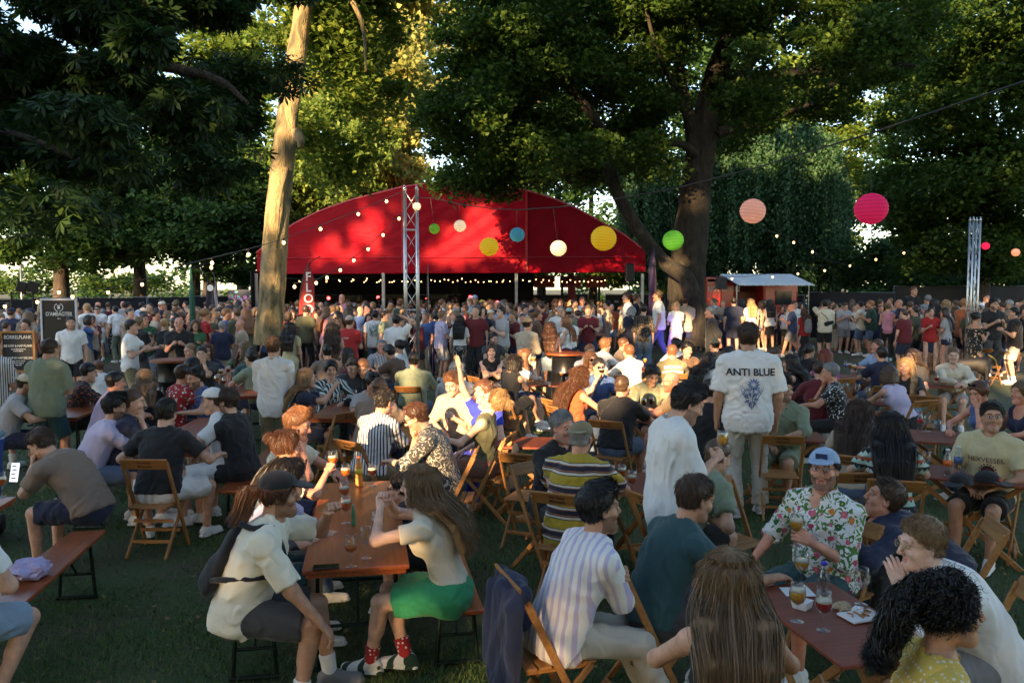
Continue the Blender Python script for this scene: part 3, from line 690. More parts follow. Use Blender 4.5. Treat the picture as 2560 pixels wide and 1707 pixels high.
        if top == 'dress':
            if sit:
                for i in (0, 1): C += leg_prims(J, i, sex, .03, t1=.8, shin=0)
                C.append(cap(p0, (J['kn'][0] + J['kn'][1]) / 2 * .75 + p0 * .25, .12, .09, k=.06))
            else: C.append(cap(p0 + up0 * .1, p0 - v3(0, 0, .36), .12, .19, v3(0, 1, 0), .8, k=.06, cut=[(v3(0, 0, .5), v3(0, 0, -1))]))
            for q in C:
                if not q[-1]:
                    ci = 8 if q[0] == 'c' else 5
                    if q[ci] is cut: q[ci] = None
        out['top'] = polyg(C, rc, post)
    if bottom:
        wz = p0 + up0 * .13; wc = [(wz, up0)]; C = []
        for q in body_prims(J, sex, b, .008, 'pelvis'): q[8 if q[0] == 'c' else 5] = wc; C.append(q)
        if bottom == 'skirt':
            if sit:
                for i in (0, 1): C += leg_prims(J, i, sex, .022, t1=.78, shin=0)
                C.append(cap(p0, (J['kn'][0] + J['kn'][1]) / 2 * .7 + p0 * .3, .115, .085, k=.06))
            else: C.append(cap(p0 + up0 * .08, p0 - v3(0, 0, .3), .125, .17, v3(0, 1, 0), .8, k=.05, cut=[(v3(0, 0, .58), v3(0, 0, -1))]))
        elif bottom == 'longskirt' and not sit: C.append(cap(p0 + up0 * .08, p0 - v3(0, 0, .7), .125, .2, v3(0, 1, 0), .8, k=.05, cut=[(v3(0, 0, .22), v3(0, 0, -1))]))
        else:
            for i in (0, 1):
                if bottom == 'shorts': C += leg_prims(J, i, sex, .02, t1=.88, shin=0)
                elif bottom == 'hotpants': C += leg_prims(J, i, sex, .012, t1=.38, shin=0)
                else: C += leg_prims(J, i, sex, .018, shin=.97, flare=.022 if bottom != 'wide' else .05)
        out['bottom'] = polyg(C, rc * (1 if lod == 'hero' else 1.1), post)
    if shoes:
        out['shoe'] = []
        for i in (0, 1):
            a = J['an'][i]; g = v3(0, 0, min(0, .0)); hl_, te = a + dz * .5 - fd[i] * .035, a + v3(0, 0, -.05) + fd[i] * .165; lat = np.cross(fd[i], v3(0, 0, 1))
            P = [cap(hl_, te, .042, .034, lat, .95, k=.02), cap(a + v3(0, 0, .0), a + dz * .5 + fd[i] * .04, .042, .04, k=.025), cap(a + v3(0, 0, -.065) - fd[i] * .045, a + v3(0, 0, -.068) + fd[i] * .17, .042, .04, v3(0, 0, 1), .42, k=.006)]
            out['shoe'].append(polyg(P, max(rh * 1.8, rb * .55)))
            if socks and i == 0: out['sock'] = []
            if socks: out['sock'].append(polyg([cap(a + v3(0, 0, 0), a + (J['kn'][i] - a) * .3, .043, .05, k=.01, cut=[(a + (J['kn'][i] - a) * .28, unit(J['kn'][i] - a))])], rb * .6))
    return out, J
PARTN = {'tee': 't_shirt', 'oversize': 't_shirt', 'shirt': 'shirt', 'open': 'shirt', 'long': 'long_sleeve_shirt', 'tank': 'tank_top', 'crop': 'crop_top', 'strap': 'strap_top', 'bandeau': 'bandeau_top', 'dress': 'dress', 'shorts': 'shorts', 'hotpants': 'shorts', 'trousers': 'trousers', 'wide': 'wide_trousers', 'skirt': 'skirt', 'longskirt': 'long_skirt'}
def assemble(parts, J, spec, s=1.0):
    """one person: continuous body mesh with hair and clothing as children"""
    top, bottom = spec.get('top', 'tee'), spec.get('bottom', 'shorts')
    sm = skin_mats(spec.get('skin', 'light'), spec.get('hc', 'brown'), spec.get('beard', 0))
    V, Q, mi = parts['body']; o = obj('person', mesh_np('person', V, Q, sm, mi))
    def child(nm, VQ, m):
        return obj(nm, mesh_np(nm, VQ[0], VQ[1], m), o)
    o_parts = {'body': o}
    if 'hair' in parts: o_parts['hair'] = child('hair', parts['hair'], hair_mat(spec.get('hc', 'brown')))
    if 'top' in parts: o_parts['top'] = child(PARTN[top], parts['top'], cloth(*spec.get('tc', ('white',))))
    if 'bottom' in parts: o_parts['bottom'] = child(PARTN[bottom], parts['bottom'], cloth(*spec.get('bc', ('navy',))))
    for p in parts.get('shoe', []): child('shoe', p, cloth(*spec.get('shc', ('white',))))
    for p in parts.get('sock', []): child('sock', p, cloth(*spec.get('skc', ('white',))))
    if 'cap' in parts:
        c, br = parts['cap']; cp = child('cap', c, cloth(*spec.get('capc', ('black',)))); b2 = obj('brim', mesh_np('brim', br[0], br[1], cloth(*spec.get('brc', spec.get('capc', ('black',))))), cp); o_parts['cap'] = cp
    for fr, ln in parts.get('gear', []):
        g = spec['gear']; dark = g in ('sunglasses', 'headglasses')
        fo = fr.build('sunglasses' if dark else 'glasses', mat('gold', (.5, .35, .12), .3, 1) if g == 'goldglasses' else mat('black_frame', (.02, .018, .016), .3), o)
        ln.build('lens', mat('dark_lens', (.01, .01, .014), .05) if dark else mat('clear_lens', (.9, .9, .9), .02, alpha=.12), fo)
    return o, o_parts
def person(px, py, face, label, z=None, s=1.0, lod='mid', d=None, cat=None, group=None, **kw):
    """head centre seen at photo pixel (px,py); face: 0 away from camera, 90 to image right, 180 to camera"""
    spec = {k: kw.pop(k) for k in ('skin', 'hc', 'tc', 'bc', 'shc', 'skc', 'capc', 'brc') if k in kw}
    spec.update({k: kw[k] for k in ('top', 'bottom', 'gear', 'beard') if k in kw})
    kw.setdefault('seed', len(PEOPLE) + 11)
    parts, J = build_parts(lod=lod, **kw)
    o, op = assemble(parts, J, spec)
    a = -R(face); hl = J['hc']; c_, s_ = math.cos(a), math.sin(a); hxy = v3(hl[0] * c_ - hl[1] * s_, hl[0] * s_ + hl[1] * c_) * 1
    if d: w = aty(px, py, d); s = (w[2]) / hl[2]
    else: w = atz(px, py, hl[2] * s)
    loc = v3(w[0] - hxy[0] * s, w[1] - hxy[1] * s, 0)
    o.location = tuple(loc); o.rotation_euler = (0, 0, a); o.scale = (s, s, s)
    tag(o, label, cat or 'person', group)
    M = Matrix.Translation(tuple(loc)) @ Matrix.Rotation(a, 4, 'Z') @ Matrix.Scale(s, 4)
    info = dict(o=o, J=J, M=M, loc=loc, s=s, face=a, parts=op, d=w[1]); PEOPLE.append(info); return info
def held(info, i, off=(0, .08, -.03)):
    """world point inside the gripping hand"""
    J = info['J']; p = J['wr'][i] + J['hr'][i] @ np.asarray(off, float); return np.array(info['M'] @ Vector(tuple(p)))
# ---------------------------------------------------------------- props
def woodmat(nm, c1, c2, rough=.45, sc=6, coat=0, ax=0):
    if nm in MATS: return MATS[nm]
    m = mat(nm, c1, rough, coat=coat); N, L, b = nodes(m); tc = N.new('ShaderNodeTexCoord'); mp = N.new('ShaderNodeMapping'); s = [18, 18, 18]; s[ax] = 1.5
    mp.inputs['Scale'].default_value = s; L.new(tc.outputs['Object'], mp.inputs[0])
    n = N.new('ShaderNodeTexNoise'); n.inputs['Scale'].default_value = sc * .4; n.inputs['Detail'].default_value = 6; L.new(mp.outputs[0], n.inputs[0])
    n3 = N.new('ShaderNodeTexNoise'); n3.inputs['Scale'].default_value = 2.2; n3.inputs['Detail'].default_value = 8; L.new(tc.outputs['Object'], n3.inputs[0])
    ad = N.new('ShaderNodeMath'); ad.operation = 'MULTIPLY'; L.new(n.outputs[0], ad.inputs[0]); L.new(n3.outputs[0], ad.inputs[1])
    r = N.new('ShaderNodeValToRGB'); r.color_ramp.elements[0].position = .14; r.color_ramp.elements[1].position = .36; r.color_ramp.elements[0].color = (*c2, 1); r.color_ramp.elements[1].color = (*c1, 1)
    L.new(ad.outputs[0], r.inputs[0]); L.new(r.outputs[0], b.inputs['Base Color'])
    rr = N.new('ShaderNodeMapRange'); rr.inputs[3].default_value = rough - .12; rr.inputs[4].default_value = rough + .2; L.new(n3.outputs[0], rr.inputs[0]); L.new(rr.outputs[0], b.inputs['Roughness'])
    bp = N.new('ShaderNodeBump'); bp.inputs['Strength'].default_value = .1; bp.inputs['Distance'].default_value = .01; L.new(n.outputs[0], bp.inputs['Height']); L.new(bp.outputs[0], b.inputs['Normal']); return m
TABLE = woodmat('varnished_orange_wood', (.36, .085, .02), (.2, .042, .012), .34, coat=.15, ax=1)
TABLER = woodmat('worn_red_brown_wood', (.27, .062, .026), (.15, .035, .018), .42)
CHAIR = woodmat('beech_wood', (.42, .2, .055), (.27, .11, .03), .5)
BLKM = mat('black_steel', (.014, .014, .016), .45, .6); STEEL = mat('galvanised_steel', (.42, .43, .45), .38, .9, bump=.1, bscale=60)
ALU = mat('aluminium', (.62, .63, .65), .32, 1.0, bump=.08, bscale=30)
BLACKP = mat('black_plastic', (.012, .012, .013), .4); WHITEP = mat('white_card', (.72, .72, .7), .7); INK = mat('dark_ink', (.03, .012, .006), .8); WINK = mat('white_ink', (.75, .75, .72), .7)
def thin(nm, c, a):
    m = mat(nm, c, .03); N, L, b = nodes(m); out = [n for n in N if n.type == 'OUTPUT_MATERIAL'][0]; t = N.new('ShaderNodeBsdfTransparent'); t.inputs[0].default_value = (*c, 1); g = N.new('ShaderNodeBsdfGlossy'); g.inputs['Roughness'].default_value = .03; f = N.new('ShaderNodeLayerWeight'); f.inputs[0].default_value = .25
    ad = N.new('ShaderNodeMath'); ad.operation = 'MULTIPLY_ADD'; ad.inputs[1].default_value = .8; ad.inputs[2].default_value = a; L.new(f.outputs['Facing'], ad.inputs[0]); x = N.new('ShaderNodeMixShader'); L.new(ad.outputs[0], x.inputs[0]); L.new(t.outputs[0], x.inputs[1]); L.new(g.outputs[0], x.inputs[2]); L.new(x.outputs[0], out.inputs[0]); return m
GLASS = thin('clear_glass', (.94, .95, .95), .02)
def liquid(nm, c): return mat(nm, c, .12, trans=.3, ior=1.2)
BEER = {'amber': liquid('amber_beer', (.75, .2, .03)), 'gold': liquid('golden_beer', (.9, .48, .06)), 'red': liquid('red_beer', (.5, .012, .03)), 'brown': liquid('brown_beer', (.06, .015, .006)), 'pink': liquid('pink_beer', (.6, .12, .1))}
FOAM = mat('beer_foam', (.72, .64, .5), .9)
def make_folding_chair():
    """slatted folding chair; seat .45 high, back towards -Y, sitter faces +Y"""
    r = empty('folding_chair', (0, 0, 0)); w = .2
    for s in (-1, 1):
        m = MB(); m.bar((s * w, .22, .0), (s * w, -.2, .86), .02, .04, up=(0, 1, .5), bev=.004); m.build('back_leg_rail', CHAIR, r)
        m = MB(); m.bar((s * (w - .024), -.22, 0), (s * (w - .024), .19, .44), .02, .036, up=(0, 1, .5), bev=.004); m.build('leg', CHAIR, r)
    se = MB()
    for i in range(5): se.box((0, -.145 + i * .082, .448), (.4 - .05, .07, .016), bev=.004)
    for s in (-1, 1): se.box((s * .15, .02, .43), (.02, .38, .02))
    se.build('slatted_seat', CHAIR, r)
    b = MB(); b.box((0, 0, 0), (.42, .018, .11), bev=.006); bk = b.build('back_rest', CHAIR, r, loc=(0, -.196, .845)); bk.rotation_euler = (R(26), 0, 0)
    for j, t in enumerate(('De Haas', 'Milsbeek')):
        text_on(t, .036, INK, Matrix.Translation((0, -.0098, .018 - j * .036)) @ FACE_CAM, bk, .0004, 'lettering')
    for nm, y, z, rr in (('stretcher', .09, .18, 0), ('stretcher', -.115, .13, 0), ('stretcher', -.05, .3, 0)):
        m = MB(); m.box((0, y, z), (.36, .018, .03), bev=.004); m.build('stretcher', CHAIR, r)
    return r
_fc = []
def folding_chair(x, y, face, label, s=1.0):
    if not _fc: o = make_folding_chair(); _fc.append(o)
    else: o = copy_tree(_fc[0])
    o.location = (x, y, 0); o.rotation_euler = (0, 0, -R(face)); o.scale = (s, s, s)
    tag(o, label, 'chair', 'slatted wooden folding chairs'); return o
def beer_table(c, ang, L, W, label, material=None, h=.76, name='beer_table'):
    r = empty(name, (c[0], c[1], 0), ang, label, 'table', 'long wooden beer tables'); m = material or TABLE
    t = MB(); t.box((0, 0, h - .014), (W, L, .028), bev=.006); 
    t.build('table_top', m, r)
    e = MB()
    for s in (-1, 1): e.box((0, s * (L / 2 - .04), h - .043), (W - .04, .035, .03)); e.box((s * (W / 2 - .05), 0, h - .043), (.025, L - .12, .03))
    e.build('underframe', m, r)
    for s in (-1, 1):
        g = MB(); y = s * (L / 2 - .3)
        for q in (-1, 1): g.tube([(q * .24, y, h - .05), (q * .24, y, .02), ], .013); 
        g.tube([(-.27, y, .03), (.27, y, .03)], .016); g.tube([(-.24, y, .3), (.24, y, .3)], .011); g.tube([(0, y, .3), (0, y - s * .28, h - .06)], .009)
        g.build('leg_frame', mat('green_steel', (.02, .035, .03), .35, .7), r)
    return r
def beer_bench(c, ang, L, label, material=None):
    r = empty('beer_bench', (c[0], c[1], 0), ang, label, 'bench', 'long wooden beer benches'); m = material or TABLE
    t = MB(); t.box((0, 0, .445), (.27, L, .028), bev=.006); t.box((0, 0, .42), (.2, L - .1, .02)); t.build('seat', m, r)
    for s in (-1, 1):
        g = MB(); y = s * (L / 2 - .28)
        for q in (-1, 1): g.tube([(q * .1, y, .42), (q * .13, y, .02)], .014)
        g.tube([(-.15, y, .02), (.15, y, .02)], .016); g.tube([(-.11, y, .2), (.11, y, .2)], .011); g.tube([(0, y, .2), (0, y - s * .2, .41)], .009); g.build('leg_frame', mat('green_steel', (.02, .035, .03), .35, .7), r)
    return r
def fold_table(c, ang, L, W, label, h=.74):
    r = empty('folding_table', (c[0], c[1], 0), ang, label, 'table', 'folding tables with trestle legs'); 
    t = MB(); t.box((0, 0, h - .012), (W, L, .024), bev=.005); t.build('table_top', TABLER, r)
    for s in (-1, 1):
        g = MB(); x = s * (W / 2 - .07)
        g.bar((x, -L / 2 + .08, 0), (x, L / 2 - .1, h - .03), .022, .045, up=(0, 1, 1), bev=.004); g.build('leg', CHAIR, r)
        g = MB(); x = s * (W / 2 - .1); g.bar((x, L / 2 - .08, 0), (x, -L / 2 + .1, h - .03), .022, .045, up=(0, 1, 1), bev=.004); g.build('leg', CHAIR, r)
    g = MB(); g.box((0, -L / 2 + .13, .12), (W - .16, .02, .04)); g.box((0, L / 2 - .13, .12), (W - .2, .02, .04)); g.build('stretcher', CHAIR, r)
    return r
GL = {}
def beer_glass(pos, beer, label, fill=.5, s=1.0, tilt=0):
    key = (beer, fill)
    if key in GL: o = copy_tree(GL[key])
    else:
        prof = [(.0, 0), (.034, 0), (.034, .003), (.008, .008), (.004, .02), (.004, .075), (.012, .085), (.03, .1), (.04, .125), (.041, .145), (.035, .175), (.031, .195)]
        inner = [(.0295, .195), (.0335, .175), (.0395, .145), (.0385, .125), (.029, .102), (.01, .088), (0, .087)]
        o = MB().lathe(prof + inner, n=20).build('beer_glass', GLASS, None, True)
        if beer:
            z1 = .09 + fill * .1; zs = np.linspace(.0885, z1, 8); ri = lambda z: float(np.interp(z, [.0885, .102, .125, .145, .175, .195], [.008, .0283, .0377, .0387, .0327, .029]))
            MB().lathe([(0, .0885)] + [(ri(z), z) for z in zs] + [(0, z1)], n=18).build('beer', BEER[beer], o, True)
            if fill > .35: MB().lathe([(0, z1 + .0005), (ri(z1), z1 + .0005), (ri(z1 + .012), z1 + .012), (0, z1 + .013)], n=18).build('foam', FOAM, o, True)
        GL[key] = o
    o.location = tuple(pos); o.scale = (s, s, s); o.rotation_euler = (R(tilt), 0, random.uniform(0, 6)); tag(o, label, 'glass', 'stemmed beer glasses'); return o
def bottle(pos, label, body, capc, lab=None, h=.2, fill=None, r=.03):
    o = MB().lathe([(0, 0), (r * .9, 0), (r, .01), (r, h * .3), (r * .88, h * .36), (r, h * .42), (r, h * .62), (r * .8, h * .76), (r * .42, h * .9), (r * .42, h * .96), (0, h * .96)], n=18).build('bottle', body, None, True, pos)
    MB().lathe([(0, h * .955), (r * .5, h * .955), (r * .5, h * 1.03), (0, h * 1.03)], n=14).build('screw_cap', mat('cap_%g%g%g' % capc, capc, .35), o, True)
    if lab: MB().lathe([(r * 1.012, h * .42), (r * 1.012, h * .62)], n=18).build('paper_label', mat('lab_%g%g%g' % lab, lab, .5), o, True)
    tag(o, label, 'bottle'); return o
PET = thin('clear_plastic', (.8, .85, .9), .08)
def flat_phone(pos, ang, label, screen=False, M=None):
    o = MB().box((0, 0, 0), (.074, .152, .008), bev=.003).build('phone', BLACKP, None); o.location = tuple(pos); o.rotation_euler = (0, 0, ang)
    if M is not None: o.matrix_world = M
    sc = mat('lit_screen', (.75, .8, .9), .2, emit=.35) if screen else mat('phone_glass', (.01, .01, .012), .06)
    s_ = MB().box((0, 0, .0046), (.068, .146, .001)).build('screen', sc, o)
    if screen:
        q = MB()
        for i, y in enumerate((.05, .02, -.012, -.045)): MB().box((-.008 + .006 * (i % 2), y, .0055), (.035, .01, .0006)).build('message_line', mat('grey_ink', (.12, .12, .14), .6), s_)
    tag(o, label, 'phone'); return o
def lantern(px, py, dia, Y, wire_py, col, label, lit=True):
    c = aty(px, py, Y); r = dia * .475 / (F / Y); w = aty(px, wire_py, Y); prof = []
    k = 26
    for i in range(k + 1):
        t = -PI / 2 + .16 + (PI - .32) * i / k; rr = r * (math.cos(t)) * (1 + .022 * (-1) ** i); prof.append((rr, r * .96 * math.sin(t)))
    o = MB().lathe(prof, n=28).build('paper_lantern', lantern_mat(col), None, True, c); o.rotation_euler = (random.uniform(-.12, .12), random.uniform(-.15, .15), 0)
    z = r * .95; MB().tube([(0, 0, z * .96), (w[0] - c[0], 0, w[2] - c[2])], .004, n=5).tube([(-r * .16, 0, z), (r * .16, 0, z)], .003, n=5).build('hanging_cord', BLACKP, o)
    MB().lathe([(0, -.02), (.018, -.015), (.02, .01), (.008, .03), (0, .03)], (0, 0, -r * .25), n=10).build('bulb', mat('lantern_bulb', (1, .62, .25), .3, emit=7), o, True)
    tag(o, label, 'lantern', 'paper lanterns on the cable'); return o
def lantern_mat(col):
    nm = 'paper_%.2f%.2f%.2f' % col
    if nm in MATS: return MATS[nm]
    m = mat(nm, col, .75); N, L, b = nodes(m); tc = N.new('ShaderNodeTexCoord'); wv = N.new('ShaderNodeTexWave'); wv.bands_direction = 'Z'; wv.inputs['Scale'].default_value = 6.5; wv.inputs['Distortion'].default_value = .8; L.new(tc.outputs['Object'], wv.inputs[0]); rp = N.new('ShaderNodeValToRGB'); rp.color_ramp.elements[0].color = (*[x * .55 for x in col], 1); rp.color_ramp.elements[1].color = (*col, 1); rp.color_ramp.elements[1].position = .4; L.new(wv.outputs[1], rp.inputs[0]); L.new(rp.outputs[0], b.inputs['Base Color']); out = [n for n in N if n.type == 'OUTPUT_MATERIAL'][0]; t = N.new('ShaderNodeBsdfTranslucent'); t.inputs[0].default_value = (*col, 1)
    mx = N.new('ShaderNodeMixShader'); mx.inputs[0].default_value = .5; L.new(b.outputs[0], mx.inputs[1]); L.new(t.outputs[0], mx.inputs[2]); L.new(mx.outputs[0], out.inputs[0])
    b.inputs['Emission Color'].default_value = (*col, 1); b.inputs['Emission Strength'].default_value = .05; return m
BULBM = mat('warm_bulb', (1, .55, .18), .3, emit=3)
def light_string(pts, bulbs, label, br=.03):
    """cable through 3-D points, bulbs hanging at given points"""
    o = MB().tube(pts, .008, n=5).build('string_light', BLACKP, None); tag(o, label, 'string lights')
    for p in bulbs:
        h = MB().lathe([(0, -.02), (.014, -.02), (.014, .035), (.005, .05), (0, .05)], n=8).build('bulb_holder', BLACKP, o, True, (p[0], p[1], p[2] - .05))
        MB().lathe([(0, -br * 1.9), (br * .6, -br * 1.6), (br, -br * .8), (br * .8, 0), (br * .35, .01)], n=10).build('bulb', BULBM, h, True, (0, 0, -.02))
    return o
def truss(px, Y, z1, w, label):
    x = aty(px, HZ, Y)[0]; o = MB()
    P = [(x + a * w / 2, Y + b * w / 2) for a, b in ((-1, -1), (1, -1), (1, 1), (-1, 1))]
    for p in P: o.tube([(*p, 0), (*p, z1)], .024, n=10)
    n = int(z1 / .42); h = z1 / n
    r = o.build('truss_tower', ALU, None, True); b = MB()
    for i in range(n):
        for j in range(4):
            a, c = P[j], P[(j + 1) % 4]
            if i % 2: a, c = c, a
            b.tube([(*a, i * h), (*c, (i + 1) * h)], .009, n=6)
            if i % 4 == 0: b.tube([(*a, i * h + .02), (*c, i * h + .02)], .012, n=6)
    b.build('lattice_bracing', ALU, r, True)
    c = MB()
    for p in P: c.lathe([(0, 0), (.03, 0), (.03, .05), (.018, .06), (.012, .1), (0, .12)], (*p, z1), n=10)
    c.build('spigot_tops', ALU, r, True); bp = MB(); bp.box((x, Y, .012), (w + .5, w + .5, .024)); bp.build('base_plate', STEEL, r)
    return tag(r, label, 'truss tower')
def barrel_table(x, y, label, col=(.012, .012, .014), top=TABLE, h=1.1, r=.29, tr=.4, rib=None):
    o = empty('barrel_table', (x, y, 0), 0, label, 'barrel table', 'oil drum standing tables')
    MB().lathe([(0, 0), (r, 0), (r, .03), (r * .97, .05), (r * .97, h * .3), (r, h * .31), (r, h * .34), (r * .97, h * .36), (r * .97, h * .62), (r, h * .63), (r, h * .66), (r * .97, h * .68), (r * .97, h - .08), (r, h - .06), (r, h - .04), (0, h - .04)], n=28).build('oil_drum', mat('drum_%g%g' % (col[0], col[2]), col, .3, .3), o, True)
    MB().lathe([(0, h - .035), (tr, h - .035), (tr, h), (0, h)], n=32).build('round_top', top, o); return o
# ---------------------------------------------------------------- ground
def ground():
    m = mat('lawn', (.05, .065, .02), .95); N, L, b = nodes(m); tc = N.new('ShaderNodeTexCoord')
    def nz(s, d=6):
        x = N.new('ShaderNodeTexNoise'); x.inputs['Scale'].default_value = s; x.inputs['Detail'].default_value = d; L.new(tc.outputs['Object'], x.inputs[0]); return x.outputs[0]
    r = N.new('ShaderNodeValToRGB'); e = r.color_ramp.elements; e[0].position = .36; e[0].color = (.07, .055, .03, 1); e[1].position = .62; e[1].color = (.035, .075, .016, 1); x = e.new(.5); x.color = (.045, .065, .02, 1)
    a = N.new('ShaderNodeMath'); a.operation = 'MULTIPLY_ADD'; a.inputs[1].default_value = .5; L.new(nz(1.3), a.inputs[0]); mm = N.new('ShaderNodeMath'); mm.operation = 'MULTIPLY'; mm.inputs[1].default_value = .5; L.new(nz(14), mm.inputs[0]); L.new(mm.outputs[0], a.inputs[2]); L.new(a.outputs[0], r.inputs[0])
    # trodden sandy earth further back
    sp = N.new('ShaderNodeSeparateXYZ'); L.new(tc.outputs['Object'], sp.inputs[0]); mr = N.new('ShaderNodeMapRange'); mr.inputs[1].default_value = 11; mr.inputs[2].default_value = 22; L.new(sp.outputs[1], mr.inputs[0])
    n2 = N.new('ShaderNodeMapRange'); n2.inputs[1].default_value = .42; n2.inputs[2].default_value = .58; L.new(nz(.35), n2.inputs[0]); mu = N.new('ShaderNodeMath'); mu.operation = 'MULTIPLY'; L.new(mr.outputs[0], mu.inputs[0]); L.new(n2.outputs[0], mu.inputs[1])
    dr = N.new('ShaderNodeValToRGB'); dr.color_ramp.elements[0].color = (.08, .062, .036, 1); dr.color_ramp.elements[1].color = (.15, .115, .068, 1); L.new(nz(9), dr.inputs[0])
    mx = N.new('ShaderNodeMix'); mx.data_type = 'RGBA'; L.new(mu.outputs[0], mx.inputs[0]); L.new(r.outputs[0], mx.inputs[6]); L.new(dr.outputs[0], mx.inputs[7]); L.new(mx.outputs[2], b.inputs['Base Color'])
    bp = N.new('ShaderNodeBump'); bp.inputs['Strength'].default_value = .7; bp.inputs['Distance'].default_value = .03; L.new(nz(35), bp.inputs['Height']); L.new(bp.outputs[0], b.inputs['Normal'])
    n = 60; xs = np.linspace(-1, 1, n); xs = np.sign(xs) * np.abs(xs) ** 3 * 600; X, Y = np.meshgrid(xs, xs + 10, indexing='ij'); Z = np.zeros_like(X); V = np.stack([X, Y, Z], -1).reshape(-1, 3)
    i = np.arange(n - 1)[:, None] * n + np.arange(n - 1)[None]; i = i.ravel(); Q = np.stack([i, i + n, i + n + 1, i + 1], 1)
    tag(obj('ground', mesh_np('ground', V, Q, m)), kind='structure')
ground()
def grass():
    m = mat('grass_blade', (.05, .085, .02), .8); N, L, b = nodes(m); g = N.new('ShaderNodeNewGeometry'); r = N.new('ShaderNodeValToRGB'); e = r.color_ramp.elements
    e[0].color = (.035, .075, .014, 1); e[1].color = (.1, .17, .035, 1); e[1].position = .85; x = e.new(.95); x.color = (.2, .16, .07, 1); L.new(g.outputs['Random Per Island'], r.inputs[0]); L.new(r.outputs[0], b.inputs['Base Color'])
    n = 190000; u = RNG.random(n); Y = 3.0 + 11 * u ** 1.5; X = (RNG.random(n) * 2 - 1) * (Y * .66 + .3)
    pn = np.sin(X * 2.1 + np.sin(Y * 1.7) * 2) + np.sin(Y * 2.9 + X) + np.sin(X * 5.3 - Y * 4.1) * .6; k = RNG.random(n) < np.clip(.62 + pn * .25, .12, 1); X, Y = X[k], Y[k]; n = len(X)
    a = RNG.random(n) * 6.28; h = RNG.uniform(.02, .055, n); w = .0022 + .0003 * Y; dx, dy = np.cos(a) * w, np.sin(a) * w; lx, ly = RNG.normal(size=(2, n)) * .022
    P0 = np.stack([X - dx, Y - dy, 0 * X], 1); P1 = np.stack([X + dx, Y + dy, 0 * X], 1); P2 = np.stack([X + lx, Y + ly, h], 1)
    V = np.stack([P0, P1, P2], 1).reshape(-1, 3); Q = np.arange(3 * n).reshape(-1, 3); tag(obj('grass', mesh_np('grass', V, Q, m, smooth=False)), 'short trodden green grass of the lawn between the tables', 'grass', kind='stuff')
grass()
P_ = np.stack([RNG.uniform(-9, 9, 2600), RNG.uniform(3.5, 15, 2600), RNG.uniform(.02, .05, 2600)], 1)
# ---------------------------------------------------------------- trees
def bark(nm, c1, c2, sc=3, bump=.6):
    if nm in MATS: return MATS[nm]
    m = mat(nm, c1, .9); N, L, b = nodes(m); tc = N.new('ShaderNodeTexCoord'); mp = N.new('ShaderNodeMapping'); mp.inputs['Scale'].default_value = (1, 1, .35); L.new(tc.outputs['Object'], mp.inputs[0])
    n = N.new('ShaderNodeTexNoise'); n.inputs['Scale'].default_value = sc * 2; n.inputs['Detail'].default_value = 8; n.inputs['Distortion'].default_value = .8; L.new(mp.outputs[0], n.inputs[0])
    v = N.new('ShaderNodeTexNoise'); v.inputs['Scale'].default_value = sc * 7; v.inputs['Detail'].default_value = 5; v.inputs['Distortion'].default_value = 1.5; L.new(mp.outputs[0], v.inputs[0])
    r = N.new('ShaderNodeValToRGB'); r.color_ramp.elements[0].position = .4; r.color_ramp.elements[1].position = .58; r.color_ramp.elements[0].color = (*c2, 1); r.color_ramp.elements[1].color = (*c1, 1); L.new(n.outputs[0], r.inputs[0]); L.new(r.outputs[0], b.inputs['Base Color'])
    bp = N.new('ShaderNodeBump'); bp.inputs['Strength'].default_value = bump; bp.inputs['Distance'].default_value = .08; L.new(v.outputs[0], bp.inputs['Height']); L.new(bp.outputs[0], b.inputs['Normal']); return m
def leafmat(nm, c, c2, trans=.35):
    m = mat(nm, c, .55, spec=.4); N, L, b = nodes(m); g = N.new('ShaderNodeNewGeometry'); r = N.new('ShaderNodeValToRGB'); e = r.color_ramp.elements; e[0].color = (*[x * .7 for x in c], 1); e[1].color = (*c2, 1); x = e.new(.6); x.color = (*c, 1)
    L.new(g.outputs['Random Per Island'], r.inputs[0]); L.new(r.outputs[0], b.inputs['Base Color']); out = [n for n in N if n.type == 'OUTPUT_MATERIAL'][0]; t = N.new('ShaderNodeBsdfTranslucent'); L.new(r.outputs[0], t.inputs[0])
    mx = N.new('ShaderNodeMixShader'); mx.inputs[0].default_value = trans; L.new(b.outputs[0], mx.inputs[1]); L.new(t.outputs[0], mx.inputs[2]); L.new(mx.outputs[0], out.inputs[0]); return m
def leaves_np(P, size, rg, flat=.6, palm=0, droop=0):
    n = len(P); nr = rg.normal(size=(n, 3)); nr[:, 2] = np.abs(nr[:, 2]) + flat; nr /= np.linalg.norm(nr, axis=1)[:, None]
    t = rg.normal(size=(n, 3)); t[:, 2] -= droop; t -= nr * np.sum(t * nr, 1)[:, None]; t /= np.linalg.norm(t, axis=1)[:, None]; s = np.cross(nr, t)
    sz = (size * rg.uniform(.6, 1.3, n))[:, None]; k = 0; Vs = []
    if not palm:
        V = np.stack([P, P + t * sz * .5 + s * sz * .36 + nr * sz * .07, P + t * sz, P + t * sz * .45 - s * sz * .36 + nr * sz * .07], 1); Vs = V.reshape(-1, 3)
    else:
        for a in np.linspace(-2.0, 2.0, palm):
            d = t * math.cos(a) + s * math.sin(a) - nr * .28; q = np.cross(nr, d); l = sz * (1 - .12 * abs(a))
            Vs.append(np.stack([P, P + d * l * .62 + q * l * .15, P + d * l, P + d * l * .62 - q * l * .15], 1))
        Vs = np.concatenate(Vs).reshape(-1, 3)
    return Vs, np.arange(len(Vs)).reshape(-1, 4)
